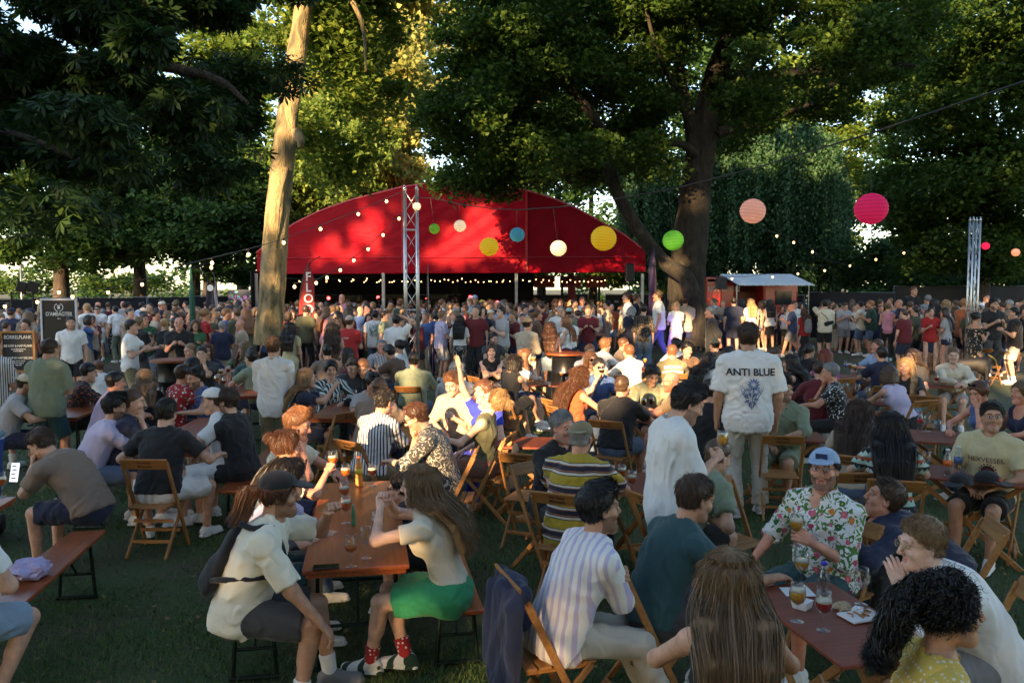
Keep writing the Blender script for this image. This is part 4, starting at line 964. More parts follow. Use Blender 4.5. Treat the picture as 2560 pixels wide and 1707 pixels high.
def blob_pts(blobs, n, rg, sub=.9, dens=None):
    """blobs: (centre, radii, weight); leaves gather on sub-clumps so that gaps stay between them"""
    w = np.array([b[2] * b[1][0] * b[1][2] for b in blobs], float); w /= w.sum(); out = []
    for (c, r, _), k in zip(blobs, (w * n).astype(int)):
        m = max(3, int(k / 260)); q = rg.normal(size=(m, 3)); q /= np.linalg.norm(q, axis=1)[:, None]; q = q * (rg.random((m, 1)) ** .45) * np.asarray(r) + np.asarray(c)
        rr = sub * rg.uniform(.45, 1.15, m); ii = rg.integers(0, m, k); p = rg.normal(size=(k, 3)); p /= np.linalg.norm(p, axis=1)[:, None]; p *= (rg.random((k, 1)) ** .4)
        out.append(q[ii] + p * rr[ii][:, None] * [1.15, 1.15, .6])
    return np.concatenate(out)
def limb(pts, r0, r1, k=None, n=12, wob=.06, seed=0):
    P = catmull(pts, k or len(pts) * 5); rs = np.linspace(r0, r1, len(P)); rg = np.random.default_rng(seed); m = MB(); V = []
    for i, p in enumerate(P):
        d = unit(P[min(i + 1, len(P) - 1)] - P[max(i - 1, 0)]); x = unit(np.cross(d, v3(.1, 1, .02))); y = np.cross(d, x)
        for j in range(n):
            a = 2 * PI * j / n; rr = rs[i] * (1 + wob * (math.sin(a * 3 + i * .25 + seed) + .7 * math.sin(a * 5 - i * .5) + .5 * rg.normal() * .6)); V.append(p + (x * math.cos(a) + y * math.sin(a)) * rr)
    Fs = [(i * n + j, i * n + (j + 1) % n, (i + 1) * n + (j + 1) % n, (i + 1) * n + j) for i in range(len(P) - 1) for j in range(n)] + [tuple((len(P) - 1) * n + j for j in range(n))]
    m.add(V, Fs); return m
def tree(label, trunk_specs, bm, leaf_sets, group=None, name='tree'):
    """trunk_specs: list of (points, r0, r1); leaf_sets: list of (verts, quads, material)"""
    t = empty(name, (0, 0, 0), 0, label, 'tree', group); tr = None
    for i, (p, a, b) in enumerate(trunk_specs):
        m = limb(p, a, b, seed=i, n=16 if i == 0 else 10)
        if tr is None: tr = m.build('trunk', bm, t, True)
        else: m.build('limb', bm, tr, True)
    for V, Q, lm in leaf_sets: obj('crown', mesh_np('crown', V, Q, lm, smooth=False), t)
    return t
def px(pts, Y): return [aty(p[0], p[1], (p[2] if len(p) > 2 else Y)) for p in pts]
def pblob(x, y, rx, ry, Y, dy=None, w=1):
    c = aty(x, y, Y); s = Y / F; return (c, (rx * s, dy or rx * s * .7, ry * s), w)
rg = np.random.default_rng(3)
PLANEB = bark('plane_bark', (.34, .25, .12), (.1, .085, .042), 2.2, .7); MAPLEB = bark('maple_bark', (.04, .031, .02), (.017, .015, .01), 3, .9); DARKB = bark('dark_bark', (.07, .05, .035), (.035, .028, .02), 3, .8)
LF_P = leafmat('plane_leaf', (.12, .2, .03), (.26, .32, .05), .5); LF_M = leafmat('maple_leaf', (.045, .1, .016), (.13, .2, .03), .5); LF_D = leafmat('dark_leaf', (.035, .09, .02), (.08, .16, .035), .45); LF_W = leafmat('willow_leaf', (.035, .1, .04), (.08, .17, .06), .4); LF_C = leafmat('chestnut_leaf', (.018, .05, .012), (.05, .095, .018), .35); LF_S = leafmat('sun_tinted_leaf', (.26, .28, .06), (.5, .44, .12), .5)  # LF_S: golden sunlight is put into the pale yellow leaf colour
def T(blobs, n, size, lm, sub=.9, **k):
    P = blob_pts([pblob(*b) for b in blobs], n, rg, sub); V, Q = leaves_np(P, size, rg, **k); return (V, Q, lm)
V, Q = leaves_np(P_, .035, rg, flat=2); tag(obj('leaf_litter', mesh_np('leaf_litter', V, Q, mat('dry_leaf', (.2, .14, .06), .9), smooth=False)), 'dry leaves and straw scattered over the lawn', 'leaf litter', kind='stuff')
# plane tree in front of the marquee
pt = tree('tall plane tree with pale sunlit trunk in front of the red tent', [(px([(672, 862), (678, 760), (688, 600), (702, 440), (716, 320), (738, 170), (756, 40), (775, -120), (800, -420)], 17.5), .285, .15),
    (px([(775, -100), (850, -40), (905, 60), (915, 180)], 17.2), .09, .02), (px([(756, 30), (700, -60), (560, -140)], 18), .1, .04), (px([(740, 330, 17.1), (752, 352, 17.0), (750, 368, 17.1)], 17.1), .12, .05), (px([(716, 420, 17.3), (700, 500, 17.2), (690, 620, 17.25)], 17.3), .05, .01)], PLANEB,
    [T([(830, 60, 110, 170, 19, 2), (900, 250, 90, 150, 20, 2), (790, 330, 50, 90, 20, 1.5), (820, -120, 300, 100, 18, 3), (960, 20, 90, 70, 20, 1), (740, -200, 250, 90, 17, 3), (840, 440, 60, 50, 21, 1.5)], 30000, .15, LF_P, .7)])
# maple right of the marquee
mt = tree('big spreading maple with forked dark trunk between the red tent and the food truck', [(px([(1716, 862), (1718, 760), (1722, 660), (1728, 560), (1742, 440), (1758, 330), (1790, 200), (1830, 80), (1870, -80)], 27), .66, .28),
    (px([(1732, 740), (1712, 690), (1655, 650, 26.6), (1585, 560, 26), (1535, 460, 25.6), (1510, 350, 25.4), (1480, 285, 25), (1400, 190, 24.5), (1310, 40, 24)], 26), .27, .09), (px([(1760, 380), (1772, 300), (1850, 200, 26), (1900, 90, 25.5), (1960, -60, 25)], 27), .26, .12),
    (px([(1738, 385), (1700, 360, 26), (1620, 362, 25), (1500, 372, 24), (1380, 378, 23.5)], 26.5), .14, .04), (px([(1795, 330), (1880, 310), (1960, 285), (2030, 260, 24)], 26.5), .16, .06), (px([(1840, 240), (1900, 190, 25), (2050, 175, 24), (2120, 158, 23), (2290, 165, 22)], 26), .16, .05),
    (px([(1740, 470), (1725, 300), (1700, 150), (1730, -60)], 26.7), .22, .12), (px([(1735, 350), (1690, 230, 26), (1640, 120, 25), (1600, -40, 25)], 26.7), .1, .04), (px([(2070, 235), (2110, 160), (2180, 150)], 25), .1, .05)], MAPLEB,
    [T([(1200, 300, 130, 170, 25, 3), (1450, 400, 200, 60, 27, 2), (1450, 375, 150, 45, 22.5, 1.2, .6), (1350, 150, 260, 200, 26, 4), (1560, 60, 260, 150, 27, 4), (1300, 330, 160, 90, 25, 3), (1800, -20, 380, 120, 26, 5), (2070, 130, 200, 70, 21.5, 1.5), (1560, 280, 130, 110, 27, 3), (1850, 270, 110, 100, 28, 2.5), (1900, 250, 120, 60, 23.5, 1.2, .8), (2080, 230, 120, 70, 26, 2), (1220, 60, 130, 170, 24, 3), (1160, 440, 90, 55, 25, 1.6), (1270, 455, 100, 45, 26, 1.6), (1640, 390, 90, 60, 25, 2, .5), (2220, 40, 200, 140, 25, 3)], 165000, .155, LF_M, .8)])
# far sunlit trees behind the marquee
def backtree(label, x, Y, h, blobs, n, size, lm, sub, tw=.35, bm=None, **k):
    b = aty(x, HZ, Y); return tree(label, [([(b[0], Y, -.1), (b[0] + .1, Y, 3), (b[0] - .1, Y, h * .6), (b[0], Y, h)], tw, .1)], bm or DARKB, [T(blobs, n, size, lm, sub, **k)], 'trees at the edge of the park')
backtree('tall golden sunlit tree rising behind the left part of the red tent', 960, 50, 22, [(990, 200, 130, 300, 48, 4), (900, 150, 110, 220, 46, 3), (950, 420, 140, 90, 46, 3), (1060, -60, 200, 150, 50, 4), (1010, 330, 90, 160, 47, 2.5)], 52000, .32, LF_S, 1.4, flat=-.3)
backtree('mid green leafy tree behind the left end of the red tent', 840, 44, 14, [(840, 400, 150, 150, 44, 4), (740, 480, 150, 130, 44, 3), (800, 300, 60, 110, 46, 3), (760, 600, 90, 60, 43, 2)], 36000, .26, LF_P, 1.1, flat=-.2)
backtree('dense dark green maple left of the plane tree trunk', 520, 40, 12, [(520, 540, 160, 130, 40, 4), (400, 600, 140, 80, 39, 3), (600, 470, 120, 130, 42, 3), (560, 640, 110, 60, 40, 2), (640, 560, 60, 100, 41, 2)], 34000, .25, LF_D, 1.1, .4)
backtree('shady tree with dark trunk behind the fence left of the black flag', 345, 41, 12, [(330, 520, 160, 110, 41, 4), (250, 600, 130, 60, 40, 3), (400, 440, 160, 110, 42, 3)], 26000, .24, LF_D, 1.1, .38)
backtree('leafy tree with warm lit trunk behind the black brand sign', 148, 37, 12, [(120, 560, 160, 100, 37, 3), (30, 480, 160, 140, 38, 3), (40, 705, 140, 16, 44, 2, 1.5), (300, 712, 200, 14, 46, 2, 1.5), (220, 470, 150, 90, 38, 3), (60, 640, 120, 30, 37, 2), (220, 655, 90, 28, 37, 1.6)], 30000, .22, LF_M, 1.0, .42)
backtree('tall green tree filling the gap left of the plane tree trunk', 600, 47, 18, [(560, 260, 150, 150, 47, 4), (640, 120, 130, 140, 47, 4), (450, 60, 180, 140, 48, 4)], 24000, .3, LF_P, 1.4)
backtree('slim tree just right of the black flag beyond the fence', 485, 42, 10, [(470, 600, 70, 50, 42, 2), (600, 690, 40, 14, 42, 1)], 5000, .22, LF_D, .8, .26)
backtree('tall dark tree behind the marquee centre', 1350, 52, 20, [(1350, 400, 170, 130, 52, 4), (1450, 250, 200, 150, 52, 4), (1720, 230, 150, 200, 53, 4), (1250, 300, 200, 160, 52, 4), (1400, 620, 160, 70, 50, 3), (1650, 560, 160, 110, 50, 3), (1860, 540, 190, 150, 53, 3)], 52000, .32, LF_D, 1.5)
backtree('tall tree behind the willow with golden tips', 1950, 54, 20, [(2080, 330, 140, 100, 54, 4), (1950, 200, 170, 150, 54, 4), (2200, 420, 110, 150, 54, 4), (2300, 640, 120, 60, 50, 3), (2130, 600, 70, 110, 54, 3)], 34000, .3, LF_P, 1.4)
backtree('large dark green tree on the right edge behind the truss tower', 2450, 34, 18, [(2420, 200, 230, 200, 33, 4), (2350, 440, 150, 140, 34, 3.5), (2520, 480, 140, 180, 33, 3), (2440, 620, 160, 80, 34, 3), (2250, 520, 90, 100, 36, 3), (2520, 30, 200, 150, 31, 4)], 90000, .2, LF_M, 1.0)
backtree('shadowy tree closing the right end of the lawn', 2620, 38, 16, [(2300, 200, 140, 160, 40, 4), (2560, 640, 160, 70, 39, 3), (2250, 650, 160, 50, 42, 3), (2280, 692, 300, 26, 46, 2, 2), (2520, 690, 160, 26, 45, 2, 2), (2050, 700, 120, 24, 47, 2, 2)], 40000, .24, LF_D, 1.2)
backtree('dark tree seen through the open right side of the red tent', 1480, 58, 12, [(1330, 660, 150, 60, 58, 4), (1520, 670, 130, 60, 58, 4), (1700, 640, 160, 100, 58, 4)], 16000, .35, LF_P, 1.5)
# far hedge row behind the whole park so that no bare horizon shows
P = blob_pts([((x, 75 + 6 * math.sin(x), z), (5, 3, 3.2 if x > -30 else 1.4), 1) for x in range(-78, 90, 6) for z in ((1.6, 6, 11) if x > -22 else (1.2, 3.4, 5.8))], 60000, rg, 1.8)
V, Q = leaves_np(P, .5, rg); tag(obj('far_wood', mesh_np('far_wood', V, Q, LF_D, smooth=False)), 'far dark wood closing the view behind the park', 'wood', kind='stuff')
def willow():
    wt = []; blobs = [pblob(1840, 480, 270, 160, 38, 4), pblob(1700, 460, 150, 100, 38, 3)]; n = 3900; P = []; cxs = [(rg.uniform(1530, 2140), rg.uniform(-110, 20), rg.uniform(590, 745)) for _ in range(60)]; 
    for i in range(n):
        cc = cxs[i % 60]; x = cc[0] + rg.normal() * 14; top = 400 + 110 * ((x - 1860) / 290) ** 2 * (1 if x > 1860 else .8) + cc[1] + rg.uniform(-30, 30); bot = cc[2] + rg.uniform(-50, 15); Y = 42 + (i % 60 % 5) * .8 + rg.normal() * .4
        a = aty(x, top, Y); b = aty(x + rg.normal() * 8, bot, Y + rg.normal() * .3); k = int((a[2] - b[2]) / .075)
        if k < 3: continue
        t = np.linspace(0, 1, k)[:, None]; q = a + (b - a) * t; q[:, :2] += np.sin(t * 9 + i)[:, :1] * .05 + rg.normal(size=(k, 2)) * .06; P.append(q)
    P = np.concatenate(P); V, Q = leaves_np(P, .17, rg, flat=-.2, droop=2.2); c = aty(1860, HZ, 45.5)
    tree('weeping willow with long hanging curtains behind the food truck', [([(c[0], 45.5, 0), (c[0] + .2, 45.6, 2), (c[0] - .2, 45.5, 6)], .5, .3), ([(c[0], 45.5, 4), (c[0] - 2.5, 45, 6.5), (c[0] - 4.5, 44.5, 7)], .2, .05), ([(c[0], 45.5, 4), (c[0] + 2.5, 45.4, 6.6), (c[0] + 4.3, 45, 7)], .2, .05)], DARKB, [(V, Q, LF_W)], name='willow_tree')
willow()
ADDED_CANOPY = {}
def added_canopy():  # unseen leaves added above the frame to dim the skylight, opened at LIT
    r3 = np.random.default_rng(12); bl = []
    for x in np.arange(-6, 26, 4.4):
        for y in np.arange(-1, 25, 4.2): bl.append(((x + r3.normal() * .8, y + r3.normal() * .8, max(8.2, 2.4 + .335 * y + 3.4) + r3.uniform(0, 2.5)), (3.1, 3.1, 1.3), 1))
    P = blob_pts(bl, 46000, r3, 1.2); P = P[P[:, 2] > 2.4 + .345 * P[:, 1] + .8]; keep = np.ones(len(P), bool)
    for x, y, Y, ra, rb in LIT:
        q = P - aty(x, y, Y); t = q @ SD; e = q - t[:, None] * SD; keep &= ~((e[:, 0] / ra) ** 2 + (e[:, 2] / rb) ** 2 < 1.2)
    P = P[keep]; w = np.where(P[:, 0] < -6, 0, np.where(P[:, 0] < 3, 1, 2))
    for i, (t_, lm) in enumerate((('c', LF_C), ('p', LF_P), ('m', LF_M))): ADDED_CANOPY[t_] = (*leaves_np(P[w == i], .42, r3, flat=1.2), lm)
LIT = [(1675, 740, 27, .55, .8), (2150, 250, 30, 1.5, 1), (1650, 100, 26, .8, .5), (1400, 250, 25, .7, .5), (1100, 772, 24, 3, .3), (780, 768, 24, 1.6, .25), (1500, 765, 27, 2, .3), (300, 775, 25, 1.2, .2), (1760, 780, 25, .8, .4), (1000, 180, 50, 4.5, 7), (960, 430, 48, 3, 2.5), (900, 230, 20, 1.6, 2.2), (850, 400, 44, 3, 1.5), (1130, 240, 25, 1.6, 2.4), (2060, 330, 54, 3, 2), (1340, 430, 25, 1, .5), (1180, 440, 25, 1, .5), (1950, 300, 26, .8, .8), (1720, 60, 27, .8, 1.2), (2100, 640, 38, .8, .8),  # spots where sun patches should land; leaves towards the sun are cut away
       (1165, 500, 30, .8, .7), (1150, 590, 31, 1.0, .8), (1085, 640, 31, .8, .5), (930, 560, 32, .8, .9), (960, 620, 32, .55, .4), (850, 640, 32, .5, .3), (1260, 480, 31, .5, .4), (1340, 560, 31.5, .35, .2), (1560, 620, 33, .3, .3), (900, 500, 32, .4, .35), (1000, 520, 32, .3, .3),
       (900, 1200, 6.6, .25, .1), (2300, 900, 12, .3, .2), (180, 860, 10, .2, .3), (330, 1010, 8, .12, .12),
       (745, 130, 17.5, .5, .9), (716, 320, 17.4, .55, .8), (690, 480, 17.4, .35, .35), (686, 600, 17.4, .3, .5), (1700, 700, 27, .45, .9),
       (742, 1065, 7.2, .22, .2), (730, 1110, 6.7, .2, .16), (935, 1030, 8.4, .3, .35), (1060, 1010, 7.3, .22, .2), (1150, 990, 8.6, .42, .42), (1235, 1020, 8.4, .3, .3), (1300, 900, 13.5, .45, .35), (1340, 830, 15, .6, .4), (1430, 900, 11, .45, .5), (1470, 960, 10, .4, .4), (1560, 900, 12, .45, .4), (1540, 830, 15, .5, .3),
       (1640, 960, 10, .35, .25), (1010, 800, 19, .8, .35), (900, 795, 20, .7, .3), (1200, 790, 20, .8, .3), (1450, 780, 22, .8, .35), (1690, 780, 24, .6, .4), (1875, 790, 31, .55, .9), (1940, 850, 28, .5, .5), (465, 790, 15, .28, .2), (400, 790, 15.5, .3, .2), (1800, 870, 22, 1.2, .4), (1600, 790, 22, .6, .5), (1120, 900, 16, .4, .3), (700, 850, 10, .3, .3), (1760, 905, 15, .5, .3)]
added_canopy()
obj('crown', mesh_np('crown', *ADDED_CANOPY['p'], smooth=False), pt); obj('crown', mesh_np('crown', *ADDED_CANOPY['m'], smooth=False), mt)  # out-of-frame canopy added to these two crowns to darken the lawn
# horse chestnut hanging into the top left, close to the camera
def chestnut():
    bl = [(200, 300, 420, 180, 9.5, 1.2), (420, 300, 260, 150, 10, 1), (60, 250, 260, 250, 10, 1.2), (300, 40, 380, 120, 10, 1.4), (560, 60, 130, 150, 10.5, 1),(60, 90, 330, 200, 8.5, 1.4), (330, 160, 300, 210, 9, 1.4), (150, 400, 260, 120, 8, 1.2), (500, 260, 150, 160, 9.5, 1), (90, 500, 130, 60, 7.5, .7), (420, 420, 130, 60, 8.5, .8), (620, 120, 80, 130, 10, .8), (250, -100, 500, 120, 9, 1.6), (560, 400, 80, 50, 9, .6), (-120, 300, 150, 300, 8, 1.2)]
    P = blob_pts([pblob(*b) for b in bl], 17500, rg, .4); V, Q = leaves_np(P, .145, rg, flat=.5, palm=6, droop=1.6)
    tree('dark horse chestnut with big palmate leaves overhanging the left foreground', [([(-8.2, 8.6, 0), (-8.1, 8.6, 2.5), (-7.6, 8.7, 5), (-7.2, 9, 9)], .4, .25), (px([(-500, 250), (-100, 180), (250, 150), (520, 190), (620, 260)], 9), .12, .02), (px([(-400, 300, 8.4), (0, 330, 8.2), (250, 420, 8)], 8), .08, .015)], DARKB, [(V, Q, LF_C), ADDED_CANOPY['c']], name='horse_chestnut_tree')
chestnut()
# unseen trees added behind the camera to shade the lawn; gaps cut for LIT
def shade():
    n = 128000; bl = [((x, -17 - (i % 3) * 3, z), (4.6, 2.2, 3.4), 1) for i, x in enumerate(np.arange(-37, 19, 5.2)) for z in (3.5, 9, 14.5, 19.8)]
    P = blob_pts(bl, n, np.random.default_rng(5), 2.2)
    keep = np.ones(len(P), bool); nz_ = np.sin(P[:, 0] * 3.1) * np.sin(P[:, 2] * 3.7 + P[:, 0]) * .35
    for x, y, Y, ra, rb in LIT:
        c = aty(x, y, Y); q = P - c; t = q @ SD; e = q - t[:, None] * SD; g_ = .32 if Y < 14 else .12; ex = np.abs(e[:, 0]) / (ra + g_); ez = np.abs(e[:, 2]) / (rb + g_)
        keep &= ~((ex ** 2 + ez ** 2) < (1 + nz_) ** 2)
    P = P[keep]; r2 = np.random.default_rng(8); cx = np.arange(-37, 19, 11)
    for i, x in enumerate(cx):
        m = np.abs(P[:, 0] - x - .5) <= 5.5
        if i == 0: m |= P[:, 0] < x
        if i == len(cx) - 1: m |= P[:, 0] > x
        V, Q = leaves_np(P[m], .62, r2, flat=0.0)
        tree('%s unseen added tree behind the camera, crown gaps cut to place sun patches' % ('dark', 'tall', 'wide', 'old', 'dense', 'leafy')[i], [([(x, -18, 0), (x + .2, -18, 4), (x, -18.2, 9), (x, -18, 14)], .35, .15)], DARKB, [(V, Q, LF_D)], 'unseen shade trees with crown gaps cut for the sun')
shade()
# ---------------------------------------------------------------- marquee
def marquee():
    root = empty('marquee', (4.5, 32, 0), 0, 'large red arched marquee tent with open front at the back of the lawn', 'tent')
    o0 = v3(4.5, 32, 0)
    m = mat('red_tarpaulin', (.24, .003, .011), .55, spec=.06); N, L, b = nodes(m); tc = N.new('ShaderNodeTexCoord')
    mp = N.new('ShaderNodeMapping'); mp.inputs['Scale'].default_value = (.9, .5, 2.2); mp.inputs['Rotation'].default_value = (0, .5, 0); L.new(tc.outputs['Object'], mp.inputs[0]); n = N.new('ShaderNodeTexNoise'); n.inputs['Scale'].default_value = 1.3; n.inputs['Detail'].default_value = 7; n.inputs['Distortion'].default_value = 1.2; L.new(mp.outputs[0], n.inputs[0])
    bp = N.new('ShaderNodeBump'); bp.inputs['Strength'].default_value = .3; bp.inputs['Distance'].default_value = .09; L.new(n.outputs[0], bp.inputs['Height']); L.new(bp.outputs[0], b.inputs['Normal'])
    arch = [(642, 632), (733, 561), (800, 528), (880, 500), (1007, 468), (1080, 458), (1152, 455), (1227, 461), (1316, 477), (1380, 496), (1442, 522), (1559, 587), (1614, 629)]
    def Yat(x): return float(np.interp(x, [642, 1007, 1316, 1614], [33.2, 31.6, 31.2, 33.4]))
    xs = np.unique(np.concatenate([np.linspace(642, 1614, 90), [1007, 1316]])); top = np.interp(xs, [a[0] for a in arch], [a[1] for a in arch]); bot = np.interp(xs, [642, 1614], [684, 679])
    rg_ = np.random.default_rng(2)
    V = []; k = 22
    for i, x in enumerate(xs):
        for j in range(k):
            t = j / (k - 1); Y = Yat(x) + (.035 * math.sin(x * .07 + t * 9) + .03 * math.sin(x * .021 * (3 + t * 4) + 1)) * math.sin(PI * t); V.append(aty(x, bot[i] + (top[i] - bot[i]) * t, Y) - o0)
    n_ = len(xs); Q = np.array([(i * k + j, (i + 1) * k + j, (i + 1) * k + j + 1, i * k + j + 1) for i in range(n_ - 1) for j in range(k - 1)])
    obj('front_gable', mesh_np('front_gable', np.array(V), Q, m), root)
    # roof skin running back, side walls and inner lining
    A = [aty(x, np.interp(x, [a[0] for a in arch], [a[1] for a in arch]), Yat(x)) - o0 + v3(0, .02, .01) for x in xs]
    V = []; 
    for p in A: V += [p, p + v3((0) * .1, 6.5, .1), p + v3(0, 13, -.2)]
    Q = np.array([(i * 3 + j, (i + 1) * 3 + j, (i + 1) * 3 + j + 1, i * 3 + j + 1) for i in range(len(A) - 1) for j in (0, 1)]); obj('roof', mesh_np('roof', np.array(V), Q, m), root)
    seam = mat('red_seam', (.3, .005, .012), .45)
    for sx in (1007, 1316):
        w = MB(); a = aty(sx, 682, Yat(sx) - .03) - o0; c = aty(sx, np.interp(sx, [a_[0] for a_ in arch], [a_[1] for a_ in arch]) + 2, Yat(sx) - .03) - o0; w.bar(a, c, .09, .02, up=(0, 1, 0)); w.build('seam', seam, root)
    hem = MB(); P = [aty(x, np.interp(x, [642, 1614], [645, 642]), Yat(x) - .05) - o0 for x in xs[::4]]; hem.tube(P, .018, n=5); hem.build('seam', seam, root)
    e = MB(); e.tube([p + v3(0, -.03, 0) for p in A[::2]], .035, n=6); e.build('roof_edge', mat('roof_edge', (.5, .06, .07), .5), root)
    lo = [aty(x, np.interp(x, [642, 1614], [684, 679]), Yat(x) - .01) - o0 for x in xs[::4]]; e = MB(); e.tube(lo, .03, n=6); e.build('eave_beam', m, root)
    dk = mat('black_lining', (.008, .006, .006), .9); w = MB(); xl, xr = A[0][0], A[-1][0]
    w.box((xl + 5.5, 9.5, 1.6), (11.2, .04, 3.2)); w.box((xl + .03, 5, 1.5), (.04, 9.5, 3.0)); w.build('dark_wall', dk, root)
    inn = MB(); inn.box(((xl + xr) / 2, 6.8, 3.25), (xr - xl - .3, 11, .05)); inn.build('ceiling_lining', dk, root)
    for x, y in ((xl + .15, .6), (xl + 5.2, -.3), (xl + 10.2, -.6), (xr - .15, 1.2), (xl + 7.5, 6), (xl + 12.3, 6), (xl + 10, 9.3), (xr - 1, 9.4)):
        w = MB(); w.box((x, y, 1.45), (.11, .11, 2.9)); w.build('support_post', STEEL if y < 2 else BLKM, root)
    for i in range(3):
        w = MB(); w.box((xl + 11.6 + i * 1.25, 8.6, 2.62), (1.0, .05, .55)); w.build('hanging_banner', mat('rust_banner', (.2, .03, .015), .8), root)
    c = MB(); c.tube([(xl + 12.4, 2, 2.9), (xl + 12.5, 2, 1.6), (xl + 12.35, 2, .4)], [.12, .2, .24], n=12); c.build('gathered_curtain', mat('curtain_red', (.12, .01, .012), .8, bump=.5, bscale=9), root, True)
    # stage gear inside
    for x, y, z in ((xl + 4.0, 6.0, 1.9), (xl + 6.1, 7, 1.8), (xl + 9.4, 5.0, 1.7), (xl + 2.2, 4, 1.9), (xl + 8.3, 3.2, 1.95)):
        o = empty('stage_light', o0 + v3(x, y, 0), 0, 'glowing red stage lamp inside the tent, ' + {4.0: 'left of the fridges', 6.1: 'just left of the truss tower', 9.4: 'right of the truss tower', 2.2: 'beside the red feather flag', 8.3: 'nearest the tent front'}[round(x - xl, 1)], 'stage lamp', 'red stage lamps')
        b_ = MB(); b_.tube([(0, 0, 0), (0, 0, z)], .02); b_.box((0, 0, z), (.18, .12, .2), bev=.01); b_.build('stand', BLKM, o); b_ = MB(); b_.lathe([(0, 0), (.07, 0), (.065, .02), (0, .03)], n=14, M=Matrix.Rotation(PI / 2, 4, 'X')); b_.build('lens', mat('red_lamp', (1, .03, .03), .3, emit=6), o, loc=(0, -.065, z))
    bar = empty('bar_counter', o0 + v3(xl + 4.5, 5, 0), 0, 'dark bar counter with dark fridge doors inside the tent', 'bar counter'); b_ = MB(); b_.box((0, 0, .55), (6, .6, 1.1), bev=.02); b_.build('counter', BLKM, bar); b_ = MB(); b_.box((0, 0, 1.12), (6.2, .75, .04)); b_.build('counter_top', TABLER, bar)
    for i in range(3): b_ = MB(); b_.box((-2 + i * 2, 2.5, 1), (1.1, .6, 2), bev=.02); f = b_.build('fridge', mat('fridge', (.03, .035, .03), .3), bar); b_ = MB(); b_.box((-2 + i * 2, 2.18, 1.1), (.9, .02, 1.5)); b_.build('glass_door', mat('fridge_glass', (.02, .03, .025), .08), f)
    # inner light string
    pts = []; bl = []
    for r_ in range(3):
        Y = 32.3 + r_ * 2.2; xs_ = np.linspace(-9.2, 3.8 + r_ * .4, 26); zz = [2.78 - .12 * abs(math.sin(i * .45 + r_)) for i in range(26)]
        pts = [(x, Y, z) for x, z in zip(xs_, zz)]; bl = pts[1:-1]
        light_string(pts, bl, 'string of small bulbs under the tent roof, %s row' % ('front', 'middle', 'rear')[r_], .02)['group'] = 'bulb strings inside the tent'
marquee()
# ---------------------------------------------------------------- truss towers, cable, lanterns, strings
truss(1029, 19.5, 4.6, .28, 'tall aluminium truss tower in front of the red tent')
truss(2432, 21.5, 4.05, .17, 'slim aluminium truss tower on the right in front of the fence')
WIRE = [(1042, 494, 19.4), (1086, 496, 19), (1152, 511, 18.3), (1222, 521, 17.6), (1293, 525, 17), (1396, 518, 16), (1512, 502, 15), (1683, 472, 14), (1882, 422, 12.6), (2178, 333, 11), (2560, 204, 9), (2900, 70, 7.8)]
o = MB().tube(px(WIRE, 10), .011, n=6).build('cable', BLACKP, None, True); tag(o, 'black sagging cable carrying the paper lanterns across the lawn', 'cable')
def wat(x): return float(np.interp(x, [w[0] for w in WIRE], [w[1] for w in WIRE])), float(np.interp(x, [w[0] for w in WIRE], [w[2] for w in WIRE]))
for x, y, d, c, lb in ((1042, 516, 22, (.75, .72, .66), 'tiny white paper lantern beside the truss tower top'), (1086, 572, 28, (.12, .34, .04), 'small olive green paper lantern against the bright red tent'), (1150, 565, 32, (.8, .74, .66), 'white paper lantern between the small green and the yellow one'),
    (1223, 617, 50, (.75, .58, .03), 'yellow paper lantern left of the blue one'), (1293, 587, 39, (.05, .26, .42), 'blue paper lantern in front of the tent'), (1396, 621, 43, (.85, .76, .62), 'round cream white paper lantern right of the blue one'),
    (1509, 596, 67, (.78, .58, .03), 'large yellow paper lantern at the right slope of the tent'), (1683, 601, 55, (.12, .45, .05), 'bright green paper lantern in front of the maple trunk'), (1882, 528, 66, (.78, .5, .45), 'peach pink paper lantern in front of the willow'), (2178, 522, 84, (.7, .03, .2), 'largest lantern, hot pink, right of the willow')):
    wy, Y = wat(x); lantern(x, y, d, Y, wy, c, lb)
lantern(2464, 615, 20, 24, 590, (.85, .03, .2), 'small hot pink lantern right of the slim truss tower'); lantern(2539, 631, 21, 24, 600, (.85, .45, .38), 'small peach lantern at the right edge')
cr2 = lambda x, y: (600 + x * .4677, 400 + y * .4677)
def string(pts, bl, label, br=.032): light_string([tuple(aty(*cr2(a, b), Y)) for a, b, Y in pts], [tuple(aty(*cr2(a, b - 6), Y)) for a, b, Y in bl], label, br)
string([(865, 172, 19.4), (783, 205, 18.8), (632, 270, 18), (430, 348, 17), (233, 420, 16.4), (100, 462, 16), (-300, 560, 15)], [(783, 205, 18.8), (632, 272, 18), (430, 350, 17), (233, 422, 16.4), (45, 485, 16), (-150, 530, 15.6)], 'string light running from the truss top across the plane tree trunk')
string([(868, 285, 19.4), (850, 298, 19.3), (765, 385, 19), (685, 460, 18.7), (608, 520, 18.5), (536, 572, 18.2), (465, 612, 18), (407, 640, 17.8), (291, 660, 17.6)], [(850, 298, 19.3), (765, 385, 19), (685, 460, 18.7), (608, 520, 18.5), (536, 572, 18.2), (465, 612, 18), (407, 640, 17.8), (291, 660, 17.6)], 'string light drooping from the truss down towards the red flag')
string([(2780, 365, 23), (2890, 400, 24), (3000, 430, 24), (3100, 520, 24), (3300, 580, 24)], [(2870, 395, 24), (2960, 430, 24), (3060, 480, 24)], 'short string of bulbs beside the slim truss tower')
